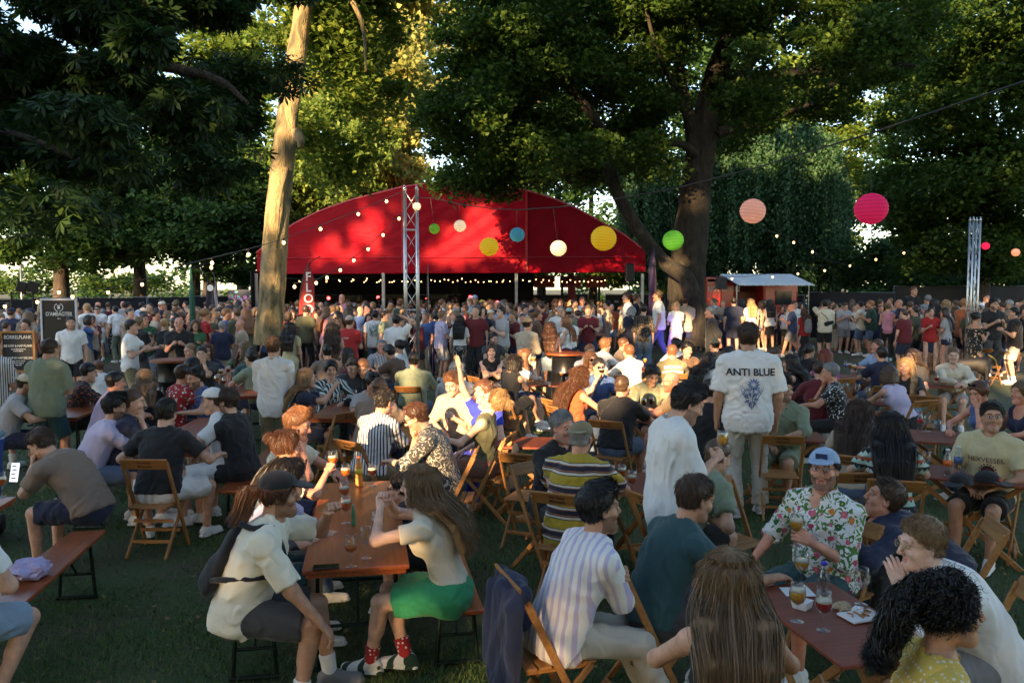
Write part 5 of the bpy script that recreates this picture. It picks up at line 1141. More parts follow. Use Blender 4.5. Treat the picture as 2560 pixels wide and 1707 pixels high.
light_string([tuple(aty(x, y, 30)) for x, y in ((1770, 690), (1860, 692), (1990, 676), (2060, 664), (2140, 640), (2260, 626), (2420, 570))], [tuple(aty(x, y, 30)) for x, y in ((1830, 690), (1932, 686), (1995, 678), (2062, 670), (2125, 658), (2190, 642), (2260, 626))], 'bulbs strung from the food truck to the slim truss tower', .035)
light_string([tuple(aty(x, y, 24)) for x, y in ((-40, 745), (12, 757), (95, 746), (200, 725), (270, 722), (355, 700), (440, 680), (530, 655))], [tuple(aty(x, y, 24)) for x, y in ((12, 757), (93, 746), (147, 722), (181, 733), (270, 722), (355, 702), (442, 684), (528, 660))], 'sagging bulb string above the left crowd', .045)
# ---------------------------------------------------------------- fences
def fence(p0, p1, h, label, n):
    p0, p1 = Vector((*p0, 0)), Vector((*p1, 0)); d = (p1 - p0); L_ = d.length; a = math.atan2(d.y, d.x); o = empty('fence', p0, a, label, 'fence', 'mesh fences covered in black cloth'); w = L_ / n
    clothm = mat('black_fence_cloth', (.016, .017, .02), .75, bump=.5, bscale=2.5)
    for i in range(n):
        m = MB(); k = 10; V = []
        for j in range(k + 1):
            for z in (.08, h * .5, h - .03): V.append((w * (i + j / k), .03 * math.sin(j * 1.9 + i * 3 + z), z))
        m.add(V, [(j * 3 + q, (j + 1) * 3 + q, (j + 1) * 3 + q + 1, j * 3 + q + 1) for j in range(k) for q in (0, 1)]); pnl = m.build('cloth_panel', clothm, o, True)
        t = MB(); t.tube([(w * i, -.03, 0), (w * i, -.03, h), (w * (i + 1) - .05, -.03, h), (w * (i + 1) - .05, -.03, 0)], .02, n=6); t.build('tube_frame', STEEL, o, True)
        b = MB(); b.box((w * (i + .2), -.045, h * .8), (.26, .01, .1)); b.build('printed_tag', mat('pale_tag', (.4, .4, .42), .7), pnl)
fence((-17, 27), (-11.2, 38), 2.0, 'black cloth fence along the far left edge of the park', 4); fence((-11.2, 38.2), (4, 44), 2.0, 'black cloth fence behind the tent and flags', 5)
fence((5, 45), (13.4, 38.4), 2.0, 'black cloth fence seen through the right side of the tent', 3); fence((13.5, 38.2), (16, 35), 2.15, 'short black fence panels right of the food truck', 1); fence((16.1, 35.5), (28, 34), 2.42, 'tall black fence behind the right-hand crowd', 4)
# ---------------------------------------------------------------- food truck
def truck():
    c = aty(1880, HZ, 36.6); o = empty('food_truck', (c[0], 36.6, 0), 0, 'red food truck with white awning beside the willow', 'food truck'); rd = mat('truck_red', (.42, .015, .012), .3, coat=.4); x0 = -2.0
    b = MB(); b.box((-1.35, 1.2, 1.65), (1.3, 2.2, 2.3), bev=.08); b.box((1.3, 1.2, 1.65), (1.5, 2.2, 2.3), bev=.08); b.box((.0, 1.2, 2.68), (4.0, 2.2, .25), bev=.05); b.box((0, 1.2, .85), (4.0, 2.2, .7), bev=.05); b.box((0, 2.25, 1.6), (3.9, .1, 2)); b.build('body', rd, o)
    b = MB(); b.box((0, .02, 1.22), (1.5, .35, .05), bev=.01); b.build('serving_shelf', STEEL, o)
    b = MB(); b.box((0, 1.5, 1.9), (1.4, .3, .5)); b.build('inner_panel', mat('orange_brown_panel', (.3, .08, .03), .5), o)  # plain orange-brown panel inside the truck body
    aw = MB(); V = []; n = 26
    for i in range(n + 1):
        for k, (y, z) in enumerate(((-.02, 2.93), (-2.1, 2.46))): V.append((-1.4 + i * 3.1 / n + (.8 * k if 1 else 0) * .35, y, z + (.012 if i % 2 else 0)))
    V2 = [(x, y, z - .03) for x, y, z in V]; m = len(V); F_ = [(2 * i, 2 * i + 2, 2 * i + 3, 2 * i + 1) for i in range(n)]; aw.add(V + V2, F_ + [tuple(q + m for q in f[::-1]) for f in F_] + [(2 * i + 1, 2 * i + 3, 2 * i + 3 + m, 2 * i + 1 + m) for i in range(n)]); aw.build('awning', mat('white_awning', (.66, .7, .72), .5), o)
    for x in (-1.2, 1.75): p = MB(); p.tube([(x, -2.05, 0), (x, -2.05, 2.45)], .02, n=6); p.build('awning_post', STEEL, o)
    for i, x in enumerate((-1.2, 1.3)):
        wl = MB(); wl.lathe([(0, -.1), (.36, -.1), (.38, 0), (.36, .1), (0, .1)], n=20, M=Matrix.Rotation(PI / 2, 4, 'X')); wh = wl.build('wheel', BLACKP, o, True, (x, .25, .38))
    text_on('NOTRUF 112', .3, mat('grey_letters', (.5, .48, .46), .6), Matrix.Translation((-1.2, .09, 2.28)) @ FACE_CAM, o, .004, sx=.82)
    w = MB(); w.box((1.4, .06, 1.9), (.7, .04, .6)); w.build('window', mat('truck_glass', (.02, .03, .035), .08), o)
truck()
# ---------------------------------------------------------------- signs, boards and flags
def board(px_, py_, Y, w, h, label, name, frame, face, lines, rz=0, tilt=0, feet=True, col=INK):
    c = aty(px_, py_, Y); o = empty(name, (c[0], Y, 0), rz, label, 'sign'); z = c[2]
    b = MB(); b.box((0, .015, z), (w, .03, h)); f = b.build('board', face, o); f.rotation_euler = (tilt, 0, 0)
    if frame is not None:
        q = MB(); t = .035
        q.box((0, 0, z + h / 2), (w + t * 2, .05, t)); q.box((0, 0, z - h / 2), (w + t * 2, .05, t)); q.box((-w / 2 - t / 2, 0, z), (t, .05, h - t)); q.box((w / 2 + t / 2, 0, z), (t, .05, h - t)); q.build('frame', frame, o)
    if feet:
        q = MB()
        for s in (-1, 1): q.tube([(s * w * .42, .05, 0), (s * w * .42, .05, z - h / 2)], .016, n=6); q.box((s * w * .42, .05, .015), (.05, .5, .03))
        q.build('stand', BLKM, o)
    for s, sz, dx, dz, sx in lines: t_ = text_on(s, sz, WINK, Matrix.Translation((dx, -.004, z + dz)) @ FACE_CAM, f, .0012, sx=sx)
    return o, f, z
SLATE = mat('chalkboard', (.018, .021, .026), .7)
board(46, 879, 14.5, .5, .68, 'black BORRELPLANK menu board in a wooden frame on the left', 'menu_board', CHAIR, SLATE, [('BORRELPLANK', .088, 0, .25, .78), ('DE HOP & HAP PLANK', .055, 0, .1, .85), ('worst kaas mosterd', .03, 0, .045, 1), ('brood olijven', .03, 0, .012, 1), ('DE HOP EN HAP DELUXE', .052, 0, -.11, .8), ('kaas worst noten', .03, 0, -.16, 1), ('brood augurk', .03, 0, -.195, 1), ('tapenade', .03, 0, -.23, 1)], rz=.1)
o, f, z = board(148, 800, 17.2, .66, .84, "black D'AMBAGTER brand sign with white border behind the left tables", 'brand_sign', mat('white_frame', (.6, .6, .6), .5), mat('sign_black', (.012, .012, .014), .4), [("D'AMBAGTER", .112, 0, .12, .78), ('bier', .04, 0, .03, 1)], rz=.05)
m = MB(); k = Matrix.Translation((0, -.006, z + .26)) @ FACE_CAM
for s in (-1, 1):
    for a in np.linspace(.35, 2.6, 8): p = Vector((s * math.sin(a) * .085, -math.cos(a) * .08, 0)); m.box(tuple(k @ p), (.026, .003, .013), M=Matrix.Rotation(-s * a, 4, 'Y'))
m.box((0, -.006, z + .255), (.05, .003, .06)); m.box((0, -.006, z + .3), (.08, .003, .012)); m.build('emblem', WINK, f)
board(283, 853, 30, .55, .72, 'small dark chalkboard price list standing on the grass', 'price_board', BLKM, SLATE, [('pils   3.50', .075, 0, .24, .9), ('blond  4.00', .075, 0, .12, .9), ('tripel 4.50', .075, 0, 0, .9), ('stout  4.50', .075, 0, -.12, .9), ('fris   3.00', .075, 0, -.24, .9)], rz=-.2)
c = aty(606, 733, 36); o = empty('mural_board', (c[0], 36, 0), 0, 'dark board painted with pink and green leaves left of the tent', 'board'); b = MB(); b.box((0, .03, 1.95), (1.25, .06, .62)); mb = b.build('board', mat('board_blue_black', (.02, .03, .05), .6), o); b = MB(); b.box((-.5, .05, .8), (.06, .06, 1.6)); b.box((.5, .05, .8), (.06, .06, 1.6)); b.build('post', BLKM, o)
r2 = random.Random(4)
for i in range(26):
    q = MB(); cx_, cz_, a = r2.uniform(-.55, .55), 1.95 + r2.uniform(-.24, .24), r2.uniform(0, 6.28); rr = r2.uniform(.05, .1)
    V = [(cx_ + math.cos(t) * rr * math.cos(a) - math.sin(t) * rr * .55 * math.sin(a), -.004 - .001 * (i % 3), cz_ + math.cos(t) * rr * math.sin(a) + math.sin(t) * rr * .55 * math.cos(a)) for t in np.linspace(0, 2 * PI, 13)[:-1]]
    q.add(V, [tuple(range(12))]); cc = r2.choice([(.5, .15, .4), (.1, .45, .2), (.15, .4, .5), (.3, .6, .6), (.6, .3, .6)]); q.build('painted_leaf', mat('paint%g%g' % cc[:2], cc, .6), mb)
def beach_flag(base, tip, w, Y, col, label, letters=None, lcol=WINK, lean=0):
    a = aty(*base, Y); t = aty(*tip, Y); o = empty('beach_flag', (a[0], Y, 0), 0, label, 'flag', 'feather flags'); dx = t[0] - a[0]; H = t[2]
    P = [(0, 0, 0), (dx * .02, 0, H * .5), (dx * .15, 0, H * .75), (dx * .45, 0, H * .93), (dx, 0, H)]; C = catmull([v3(*p) for p in P], 24); m = MB(); m.tube([tuple(p) for p in C], .014, n=6); m.build('pole', BLACKP, o, True)
    V = []; n = 18; zs = np.linspace(H * .3, H, n); sg = 1 if dx >= 0 else -1
    for z in zs:
        x0 = float(np.interp(z, C[:, 2], C[:, 0])); wd_ = w * sg if z < H * .8 else w * sg * max(0, (1 - ((z - H * .8) / (H * .2)) ** 2)) ** .5 * .9; x1 = max(x0, wd_ + lean * z / H) if sg > 0 else min(x0, wd_ + lean * z / H)
        for k in range(7): V.append((x0 + (x1 - x0) * k / 6, .04 * math.sin(z * 3 + k * .9), z))
    f = MB(); f.add(V, [(i * 7 + k, i * 7 + k + 1, (i + 1) * 7 + k + 1, (i + 1) * 7 + k) for i in range(n - 1) for k in range(6)]); fo = f.build('flag_cloth', mat('flag_' + label[:9].replace(' ', '_'), col, .6), o, True)
    if letters:
        for i, ch in enumerate(letters): text_on(ch, w * .75, lcol, Matrix.Translation((w * .62 * sg + .02, -.07, H * (.82 - i * .095))) @ FACE_CAM, fo, .004)
    else:
        q = MB(); q.lathe([(.0, 0), (w * .34, 0), (w * .34, .004), (0, .004)], n=18, M=Matrix.Rotation(PI / 2, 4, 'X')); q.build('round_emblem', WINK, fo, loc=(w * .5 * sg, -.05, H * .78))
    return o
o = beach_flag((748, 862), (801, 641), .46, 24, (.3, .012, .012), 'red feather flag with white letters between plane trunk and truss', 'FLOO')
beach_flag((541, 830), (482, 668), .3, 27, (.02, .02, .035), 'dark navy feather flag with round white emblem left of the plane tree'); beach_flag((548, 830), (526, 675), .12, 27.6, (.55, .55, .6), 'narrow pale feather flag behind the navy one', ' ')
beach_flag((1640, 862), (1622, 598), .25, 26, (.03, .012, .06), 'dark purple feather flag at the right end of the tent', ' '); beach_flag((1068, 850), (1072, 662), .05, 22, (.3, .3, .32), 'furled grey feather flag just right of the truss', ' ')
c = aty(481, 780, 19); o = empty('closed_parasol', (c[0], 19, 0), 0, 'closed dark green parasol rising from the left crowd', 'parasol'); m = MB(); m.tube([(0, 0, 0), (0, 0, 1.7)], .03); m.build('pole', STEEL, o, True); m = MB(); m.tube([(0, 0, 1.2), (0, 0, 1.5), (0, 0, 2.3), (-.02, 0, 2.85)], [.03, .07, .055, .015], n=9); m.build('folded_canopy', mat('parasol_green', (.02, .1, .06), .8), o, True)
# loudspeakers
for px_, py_, Y, w, h, lb in ((1574, 681, 28, .28, .6, 'black loudspeaker on a pole at the right end of the tent'), (1803, 708, 33, .4, .45, 'black loudspeaker box beside the food truck lettering')):
    c = aty(px_, py_, Y); o = empty('loudspeaker', (c[0], Y, 0), 0, lb, 'speaker', 'loudspeakers on poles'); m = MB(); m.box((0, 0, c[2]), (w, .3, h), bev=.02); m.build('cabinet', BLACKP, o); m = MB(); m.box((0, -.155, c[2]), (w * .86, .01, h * .9)); m.build('grille', mat('grille', (.03, .03, .032), .6, bump=.6, bscale=200), o); m = MB(); m.tube([(0, 0, 0), (0, 0, c[2] - h / 2)], .02); m.box((0, 0, .02), (.6, .6, .04)); m.build('pole', BLKM, o)
# floodlight rig on the left
c = aty(55, 730, 24); o = empty('floodlight_rig', (c[0], 24, 0), .2, 'black floodlight rig on two posts at the far left', 'floodlight'); m = MB()
for x in (-.28, .28): m.tube([(x, 0, 0), (x, 0, 2.25)], .025)
m.tube([(-.28, 0, 2.2), (.28, 0, 2.2)], .02); m.build('frame', BLKM, o)
for x in (0, .3): m = MB(); m.box((x, 0, 2.38), (.26, .1, .3), M=Matrix.Rotation(.3, 4, 'Y'), bev=.01); m.build('floodlight_head', BLKM, o)
c = aty(53, 700, 40); o = empty('street_lamp', (c[0], 40, 0), 0, 'thin grey street lamp behind the left fence', 'street lamp'); m = MB(); m.tube([(0, 0, 0), (0, 0, 3.6)], .05); m.build('pole', STEEL, o, True); m = MB(); m.lathe([(0, 0), (.25, .05), (.3, .12), (0, .25)], (0, 0, 3.55), n=14); m.build('lamp_head', STEEL, o, True)
# bins
def bin_(px_, py_, Y, col, lid, label, s=1.0, rz=0):
    c = aty(px_, HZ, Y); o = empty('wheelie_bin', (c[0], Y, 0), rz, label, 'bin', 'wheelie bins'); V = []
    for z, k in ((.06, .82), (.9, 1.0), (.98, 1.05)):
        for x, y in ((-1, -1), (1, -1), (1, 1), (-1, 1)): V.append((x * .29 * k * s, y * .34 * k * s, z * s))
    m = MB(); m.add(V, [(3, 2, 1, 0)] + [(i * 4 + j, i * 4 + (j + 1) % 4, (i + 1) * 4 + (j + 1) % 4, (i + 1) * 4 + j) for i in (0, 1) for j in range(4)] + [(8, 9, 10, 11)]); bm_ = mat('bin_%g%g' % col[:2], col, .4); m.build('bin_body', bm_, o)
    m = MB(); m.box((0, -.02, 1.03 * s), (.64 * s, .76 * s, .07 * s), bev=.03); m.build('lid', mat('lid_%g%g' % lid[:2], lid, .35), o)
    for x in (-.24, .24): m = MB(); m.lathe([(0, -.03), (.09, -.03), (.1, 0), (.09, .03), (0, .03)], n=14, M=Matrix.Rotation(PI / 2, 4, 'Y')); m.build('wheel', BLACKP, o, True, (x * s, .3 * s, .1))
bin_(1831, 0, 31.5, (.09, .07, .2), (.05, .25, .3), 'large wheelie bin in the sun right of the maple, purple lamp glow in its colour', 1.12); bin_(1797, 0, 31.8, (.06, .06, .16), (.1, .1, .12), 'second wheelie bin half hidden behind the maple side', 1.05)  # purple of the first bin is violet lamp glow put into its colour
bin_(-118, 0, 7.7, (.02, .09, .35), (.02, .2, .3), 'blue wheelie bin at the left edge beside the striped shirt', .95, .3)
# drums and standing tables
for px_, Y, lb, kw in ((2119, 31, 'black oil drum standing table between groups on the right', {}), (1415, 16.5, 'dark oil drum table beside the woman in denim shorts', {}), (430, 15.0, 'black oil drum standing table by the woman in black', {}), (1990, 31.5, 'wooden topped drum table near the food truck', {}), (1480, 23, 'drum table at the back of the centre crowd', {}), (880, 22, 'drum table behind the green-shirted man', {})):
    barrel_table(aty(px_, HZ, Y)[0], Y, lb, **kw)
o = empty('standing_table', aty(1082, HZ, 22) * v3(1, 1, 0), 0, 'round standing table right of the truss, violet lamp glow painted on its post', 'table'); m = MB(); m.tube([(0, 0, 0), (0, 0, 1.05)], .035); m.build('post', mat('violet_glow_paint', (.12, .03, .45), .35, .4), o, True); m = MB(); m.lathe([(0, 1.05), (.38, 1.05), (.38, 1.08), (0, 1.08)], n=28); m.build('top', TABLE, o); m = MB(); m.lathe([(0, 0), (.28, 0), (.26, .03), (0, .04)], n=24); m.build('base', BLKM, o)  # post colour stands in for violet lamp glow falling on it
# crowd barrier and violet floodlight at the maple
c0 = aty(1160, HZ, 21.2); o = empty('crowd_barrier', (c0[0], 21.2, 0), .1, 'steel crowd barrier rail right of the truss', 'barrier'); m = MB(); m.tube([(-.9, 0, 0), (-.9, 0, 1.02), (.9, 0, 1.02), (.9, 0, 0)], .02); m.build('rail_frame', STEEL, o, True); m = MB()
for i in range(12): m.tube([(-.8 + i * .145, 0, .12), (-.8 + i * .145, 0, 1.0)], .007, n=5)
m.build('bars', STEEL, o)
c = aty(1665, HZ, 25); o = empty('led_floodlight', (c[0] + .2, 25, 0), 0, 'violet LED floodlight on the ground aimed at the maple trunk', 'floodlight'); m = MB(); m.box((0, 0, .12), (.22, .1, .2), M=Matrix.Rotation(.6, 4, 'X'), bev=.01); m.build('housing', BLKM, o); m = MB(); m.box((0, .06, .15), (.18, .01, .15), M=Matrix.Rotation(.6, 4, 'X')); m.build('lens', mat('violet_lens', (.3, .08, 1), .3, emit=8), o)
ll = bpy.data.lights.new('violet_spot', 'SPOT'); ll.energy = 14; ll.color = (.3, .1, 1); ll.spot_size = R(75); ll.spot_blend = .6; ll.shadow_soft_size = .08; lo = bpy.data.objects.new('violet_spot', ll); COL.objects.link(lo); lo.parent = o; lo.location = (0, .1, .2); lo.rotation_euler = Vector((.25, 1, .9)).to_track_quat('-Z', 'Y').to_euler()
# ---------------------------------------------------------------- people seen in the photograph
def A(x, y): return x * .27234, 700 + y * .27234
def B(x, y): return 600 + x * .27234, 700 + y * .27234
def C_(x, y): return 1200 + x * .27234, 700 + y * .27234
def D(x, y): return 1800 + x * .3234, 700 + y * .3234
def E(x, y): return x * .451, 1000 + y * .451
def Fc(x, y): return 500 + x * .4828, 950 + y * .4828
def G(x, y): return 1200 + x * .4828, 950 + y * .4828
def H(x, y): return 1800 + x * .4508, 1000 + y * .4508
SIT = dict(pose='sit')
def hero(p, face, label, **k): return person(p[0], p[1], face, label, lod='hero', **k)
# -- front beer table
ta = math.atan2(.365, 2.1)
beer_table((-1.1, 5.9), ta, 2.2, .62, 'orange varnished beer table in the left foreground with several beer glasses')
for s, lb in ((-1, 'beer bench under the man in the cream shirt'), (1, 'beer bench under the woman in the green skirt')):
    q = rotm('Z', ta) @ v3(s * .62, 0, 0); beer_bench((-1.1 + q[0], 5.9 + q[1]), ta, 2.2, lb)
capman = hero(Fc(415, 590), 80, 'man in black cap and cream knitted shirt smoking at the front beer table', sex='m', **SIT, lean=19, curve=8, nod=2, b=1.12, top='tee', tee_t=.9, tc=('ivory',), bottom='shorts', bc=('charcoal',), hair='pony', hc='auburn', capk='front', beard=.5, skin='tan', arms=((-.02, .52, .86 + .24, 'fist'), (.26, .5, .5, 'relax')), legs=[(-.12, .5, .09), (.2, .34, .09)], shc=('grey',), skc=('white',), socks=True, smile=1, hem=-.08, neck='shirt', seed=3)
p_ = held(capman, 1, (0, .12, -.01)); o = MB().tube([(0, 0, 0), (.03, .045, -.015)], .004, n=6).build('cigarette', mat('cigarette_paper', (.75, .72, .68), .8), None, True, p_); tag(o, 'lit cigarette between the fingers of the man in the black cap', 'cigarette')
skirt = hero(Fc(1130, 545), -82, 'smiling woman in white tee and green skirt with long brown hair', sex='f', **SIT, lean=16, curve=6, nod=3, top='crop', tc=('cream',), bottom='skirt', bc=('emerald',), hair='long', hc='darkblond', gear='glasses', skin='pale', arms=((-.06, .44, 1.1, 'fist'), (.04, .43, 1.13, 'fist')), legs=[(-.04, .52, .09), (-.0, .3, .12)], shc=('white', 'vstripe', 'darkgreen'), skc=('red', 'dots', 'white'), socks=True, smile=2, hem=.08, s=.97, seed=4)
hero(Fc(475, 500), 75, 'dark haired person in lilac grey tee with tattooed forearm beside the black cap man', sex='f', **SIT, lean=20, curve=10, nod=12, top='tee', tc=('lilac',), bottom='shorts', bc=('teal',), hair='pony', hc='dark', gear='headglasses', arms=('tablein', 'table'), s=.95)
hero(Fc(455, 345), 72, 'woman in pink floral top with glasses and sunglasses in her reddish hair', sex='f', **SIT, lean=14, curve=6, nod=4, top='tee', tc=('cream', 'flowers', 'red', 1.6), bottom='trousers', bc=('denim',), hair='bun', hc='auburn', gear='headglasses', skin='red', arms=('chin', (.0, .5, 1.02, 'fist')), s=.97)
hero(Fc(510, 235), 95, 'man with sunlit ginger blond hair at the far left of the front table', **SIT, lean=14, nod=14, top='tee', tc=('cream',), bottom='shorts', hair='quiff', hc='ginger', beard=.3, skin='red', arms=('table', 'chin'))
pat = hero(Fc(1115, 195), -88, 'man in sunglasses and grey leaf patterned shirt holding his hand to his mouth', **SIT, lean=18, curve=8, nod=24, top='shirt', neck='shirt', tc=('charcoal', 'paisley', 'stone'), bottom='shorts', bc=('black',), hair='short', hc='auburn', beard=.4, gear='sunglasses', arms=('table', 'chin'))
hero(Fc(1035, 560), -78, 'dark haired person hidden behind the woman in the green skirt', **SIT, d=6.1, lean=36, nod=10, top='tee', tc=('black',), bc=('black',), hair='short', hc='dark', gear='sunglasses', arms=('table', 'tablein'))
# glasses and things on the front table
def tz(p, z=.762): return atz(p[0], p[1], z)
for (p, b_, fl, lb) in ((Fc(783, 965), 'amber', .32, 'beer glass with a little amber beer nearest the front table edge'), (Fc(862, 920), None, 0, 'empty beer glass right of the half drunk one on the front table'), (Fc(920, 828), 'amber', .42, 'beer glass with amber beer near the woman in the green skirt'), (Fc(757, 740), 'amber', .6, 'fuller amber beer glass by the tattooed arm'), (Fc(748, 655), 'amber', .5, 'amber beer glass behind the fuller one on the front table'), (Fc(754, 552), 'amber', .55, 'sunlit amber beer glass left of the iced tea bottle'), (Fc(893, 548), 'brown', .5, 'brown beer glass right of the iced tea bottle')):
    beer_glass(tz(p), b_, lb, fl, .98)
bottle(tz(Fc(824, 548)), 'iced tea bottle with yellow label and red cap on the front table', liquid('iced_tea', (.6, .3, .08)), (.6, .08, .02), (.6, .5, .03), .24)
o = bottle(tz(Fc(794, 752)), 'small slim green lighter-like bottle on the front table', mat('green_plastic', (.05, .25, .12), .3), (.05, .4, .3), None, .14, r=.014)
flat_phone(tz(Fc(652, 965), .77), R(-80), 'black phone lying on the near left corner of the front table'); m = MB(); m.box((0, 0, 0), (.05, .13, .006)); 
# -- right foreground group
fold_table((1.62, 4.12), R(11), .98, .54, 'small red brown folding table in the right foreground with beers and a paper plate')
hero(G(625, 665), 72, 'man with dark hair in lilac striped shirt talking with folded arms', **SIT, lean=20, curve=12, nod=-2, b=1.08, top='shirt', neck='shirt', tc=('white', 'vstripe', 'lilac', 1.7), bottom='trousers', bc=('stone',), hair='quiff', hc='black', beard=.55, skin='tan', open_=1, arms=('cross', 'cross'), legs='out', seed=9, hem=-.1)
hero(G(1120, 615), 68, 'man in dark teal tee smiling beside the man with striped shirt', **SIT, lean=22, curve=10, nod=14, top='tee', tc=('teal',), bottom='shorts', bc=('charcoal',), hair='short', hc='brown', smile=2, beard=.2, skin='tan', arms=('table', (.3, .62, .78, 'relax')), seed=5)
hero(G(1080, 125), 82, 'standing man with dark hair in plain white tee holding a beer', pose='stand', lean=2, nod=24, top='oversize', tc=('white',), bottom='shorts', bc=('grey',), hair='quiff', hc='dark', beard=.45, arms=('down', 'hold'), b=1.05, hem=-.16, seed=6, s=1.0, z=None)
sm = PEOPLE[-1]; q = held(sm, 1, (.01, .09, -.03)); beer_glass(q + v3(.02, 0, -.04), 'gold', 'glass of golden beer held by the standing man in white', .75)
hero(G(1290, 1035), 6, 'woman seen from behind with very long straight blonde brown hair and bare shoulders', sex='f', **SIT, lean=14, nod=4, top='strap', neck='back', tc=('black',), bottom='shorts', bc=('black',), hair='long', hc='darkblond', skin='light', arms=('table', 'table'), seed=8, s=.98)
haw = hero(H(575, 385), -122, 'bearded man in light blue cap, glasses and tropical floral shirt with a beer', **SIT, lean=6, nod=-6, yaw=28, b=1.14, top='shirt', neck='shirt', tc=('white', 'tropical'), bottom='shorts', bc=('teal',), hair='short', hc='dark', capk='front', capc=('lightblue',), brc=('lightblue',), beard=.6, gear='glasses', skin='red', arms=('hold', (.34, .3, .62, 'relax')), open_=1, seed=2, tee_t=.6)
q = held(haw, 0, (0, .09, -.03)); beer_glass(q + v3(0, -.03, -.06), 'gold', 'glass of cloudy beer held by the man in the tropical shirt', .6)
navy = hero(H(905, 545), -78, 'laughing man in navy long sleeve shirt leaning over the small front table', **SIT, lean=54, curve=14, nod=-18, b=1.2, top='long', neck='v', tc=('navy',), bottom='trousers', bc=('charcoal',), hair='short', hc='brown', gear='headglasses', skin='red', smile=2, open_=1, arms=((-.25, .72, .84, 'relax'), (.3, .45, .8, 'relax')), seed=12)
hero(H(1110, 800), -92, 'blond man with gold glasses and white tee leaning in with a hand at his mouth', **SIT, lean=30, curve=20, nod=6, b=1.08, top='oversize', tc=('white',), bottom='shorts', bc=('grey',), hair='short', hc='darkblond', gear='goldglasses', skin='pale', arms=((-.05, .5, .93, 'flat'), 'lap'), seed=13, hem=-.1)
hero(H(1275, 1165), 98, 'woman with dark curly hair and yellow polka dot blouse in the lower right corner', sex='f', **SIT, lean=10, nod=-2, top='tee', tc=('yellow', 'dots', 'cream', 1.15), bottom='trousers', bc=('black',), hair='curlypony', hc='black', skin='tan', arms=('lap', 'hold'), s=1.0, seed=14)
for (p, b_, fl, lb) in ((H(427, 1225), 'gold', .62, 'nearest golden beer glass on the small front table'), (H(573, 1275), 'red', .5, 'dark red beer glass in front of the plastic bottle'), (H(783, 1130), None, 0, 'empty stemmed glass at the right of the small front table'), (H(450, 1030), 'gold', .5, 'golden beer glass behind the nearest golden beer')):
    beer_glass(tz(p, .742), b_, lb, fl)
bottle(tz(H(572, 1130), .742), 'empty clear plastic bottle with blue cap on the small front table', PET, (.03, .03, .4), None, .22, r=.034)
c = tz(H(785, 1205), .743); o = MB().box((0, 0, .008), (.2, .13, .012), bev=.004).build('paper_plate', WHITEP, None, loc=c); o.rotation_euler = (0, 0, .3); tag(o, 'white paper plate with food scraps on the small front table', 'plate'); m = MB(); r2 = random.Random(2)
for i in range(14): m.box((r2.uniform(-.06, .06), r2.uniform(-.035, .035), .018), (.03, .008, .006), rz=r2.uniform(0, 3))
m.build('food_scraps', mat('food_scrap', (.45, .2, .08), .7), o)
c = tz(H(455, 1150), .743); m = MB(); m.lathe([(.05, 0), (.06, .04), (.057, .04), (.048, .004), (0, .004)], n=4); o = m.build('snack_tray', WHITEP, None, loc=c); tag(o, 'small white card snack tray under the golden beer glasses', 'tray')
def crumple(p, s, mt_, label, seed=0):
    r4 = np.random.default_rng(seed); bm_ = bmesh.new(); bmesh.ops.create_icosphere(bm_, subdivisions=3, radius=s)
    for v in bm_.verts: v.co = Vector(v.co) * (1 + r4.normal() * .14); v.co.z = v.co.z * .5 + s * .35
    me = bpy.data.meshes.new('m'); bm_.to_mesh(me); me.materials.append(mt_); o = obj('crumpled_napkin', me, None, p); tag(o, label, 'napkin'); return o
crumple(tz(H(680, 1160), .742), .045, mat('kraft_paper', (.45, .33, .2), .8), 'crumpled brown paper napkin beside the paper plate', 1); crumple(tz(H(765, 1170), .75), .03, WHITEP, 'crumpled white tissue on the paper plate', 2)
o = MB().box((0, 0, .003), (.16, .13, .004)).build('paper_sheet', WHITEP, None, loc=tz(H(430, 1065), .743)); tag(o, 'white paper sheet under the rear golden beer', 'paper')
# -- middle right foreground
hero(G(432, 245), 135, 'grey haired man in black tee facing us beside the man in olive cap', **SIT, lean=12, nod=4, b=1.1, top='tee', tc=('black',), bottom='trousers', bc=('charcoal',), hair='short', hc='grey', beard=.35, skin='red', yaw=-10, arms=('table', 'table'), seed=21)
hero(G(525, 300), 25, 'man from behind in mustard striped tee and backward olive cap', **SIT, lean=18, curve=8, nod=6, b=1.12, top='tee', tee_t=.8, tc=('yellow', 'retro'), bottom='trousers', bc=('navy',), hair='buzz', hc='grey', capk='back', capc=('khaki',), arms=('table', 'table'), skin='red', seed=22, hem=-.12)
fold_table((1.15, 6.9), R(18), 1.0, .6, 'red brown folding table beside the man in the mustard striped tee')
hero(D(500, 850), -150, 'man with dark hair in olive green shirt behind the standing white tee man', **SIT, lean=4, nod=-6, yaw=40, top='open', neck='shirt', tc=('sage',), bottom='shorts', bc=('sage',), hair='quiff', hc='dark', beard=.5, skin='tan', arms=('table', 'lap'), smile=1, seed=23)
person(*G(1235, 400), 60, 'person in bottle green tee bending forward behind the standing man', **SIT, lean=45, nod=20, top='tee', tc=('sage',), bottom='shorts', bc=('black',), arms=('lap', 'lap'), hair='short')
for p, b_, fl, lb in ((G(735, 558), 'amber', .6, 'left amber beer glass on the table by the mustard striped man'), (G(787, 592), 'amber', .5, 'right cloudy amber glass on the table by the mustard striped man')): beer_glass(tz(p, .742), b_, lb, fl)
anti = hero(D(215, 445), 6, 'standing man from behind in white printed tee and cream cargo trousers', pose='stand', lean=2, nod=4, b=1.06, top='oversize', tc=('white',), bottom='trousers', bc=('stone',), hair='short', hc='brown', skin='tan', arms=('down', 'down'), hem=-.13, legs='relaxed', shc=('lightgrey',), d=8.7, seed=24)
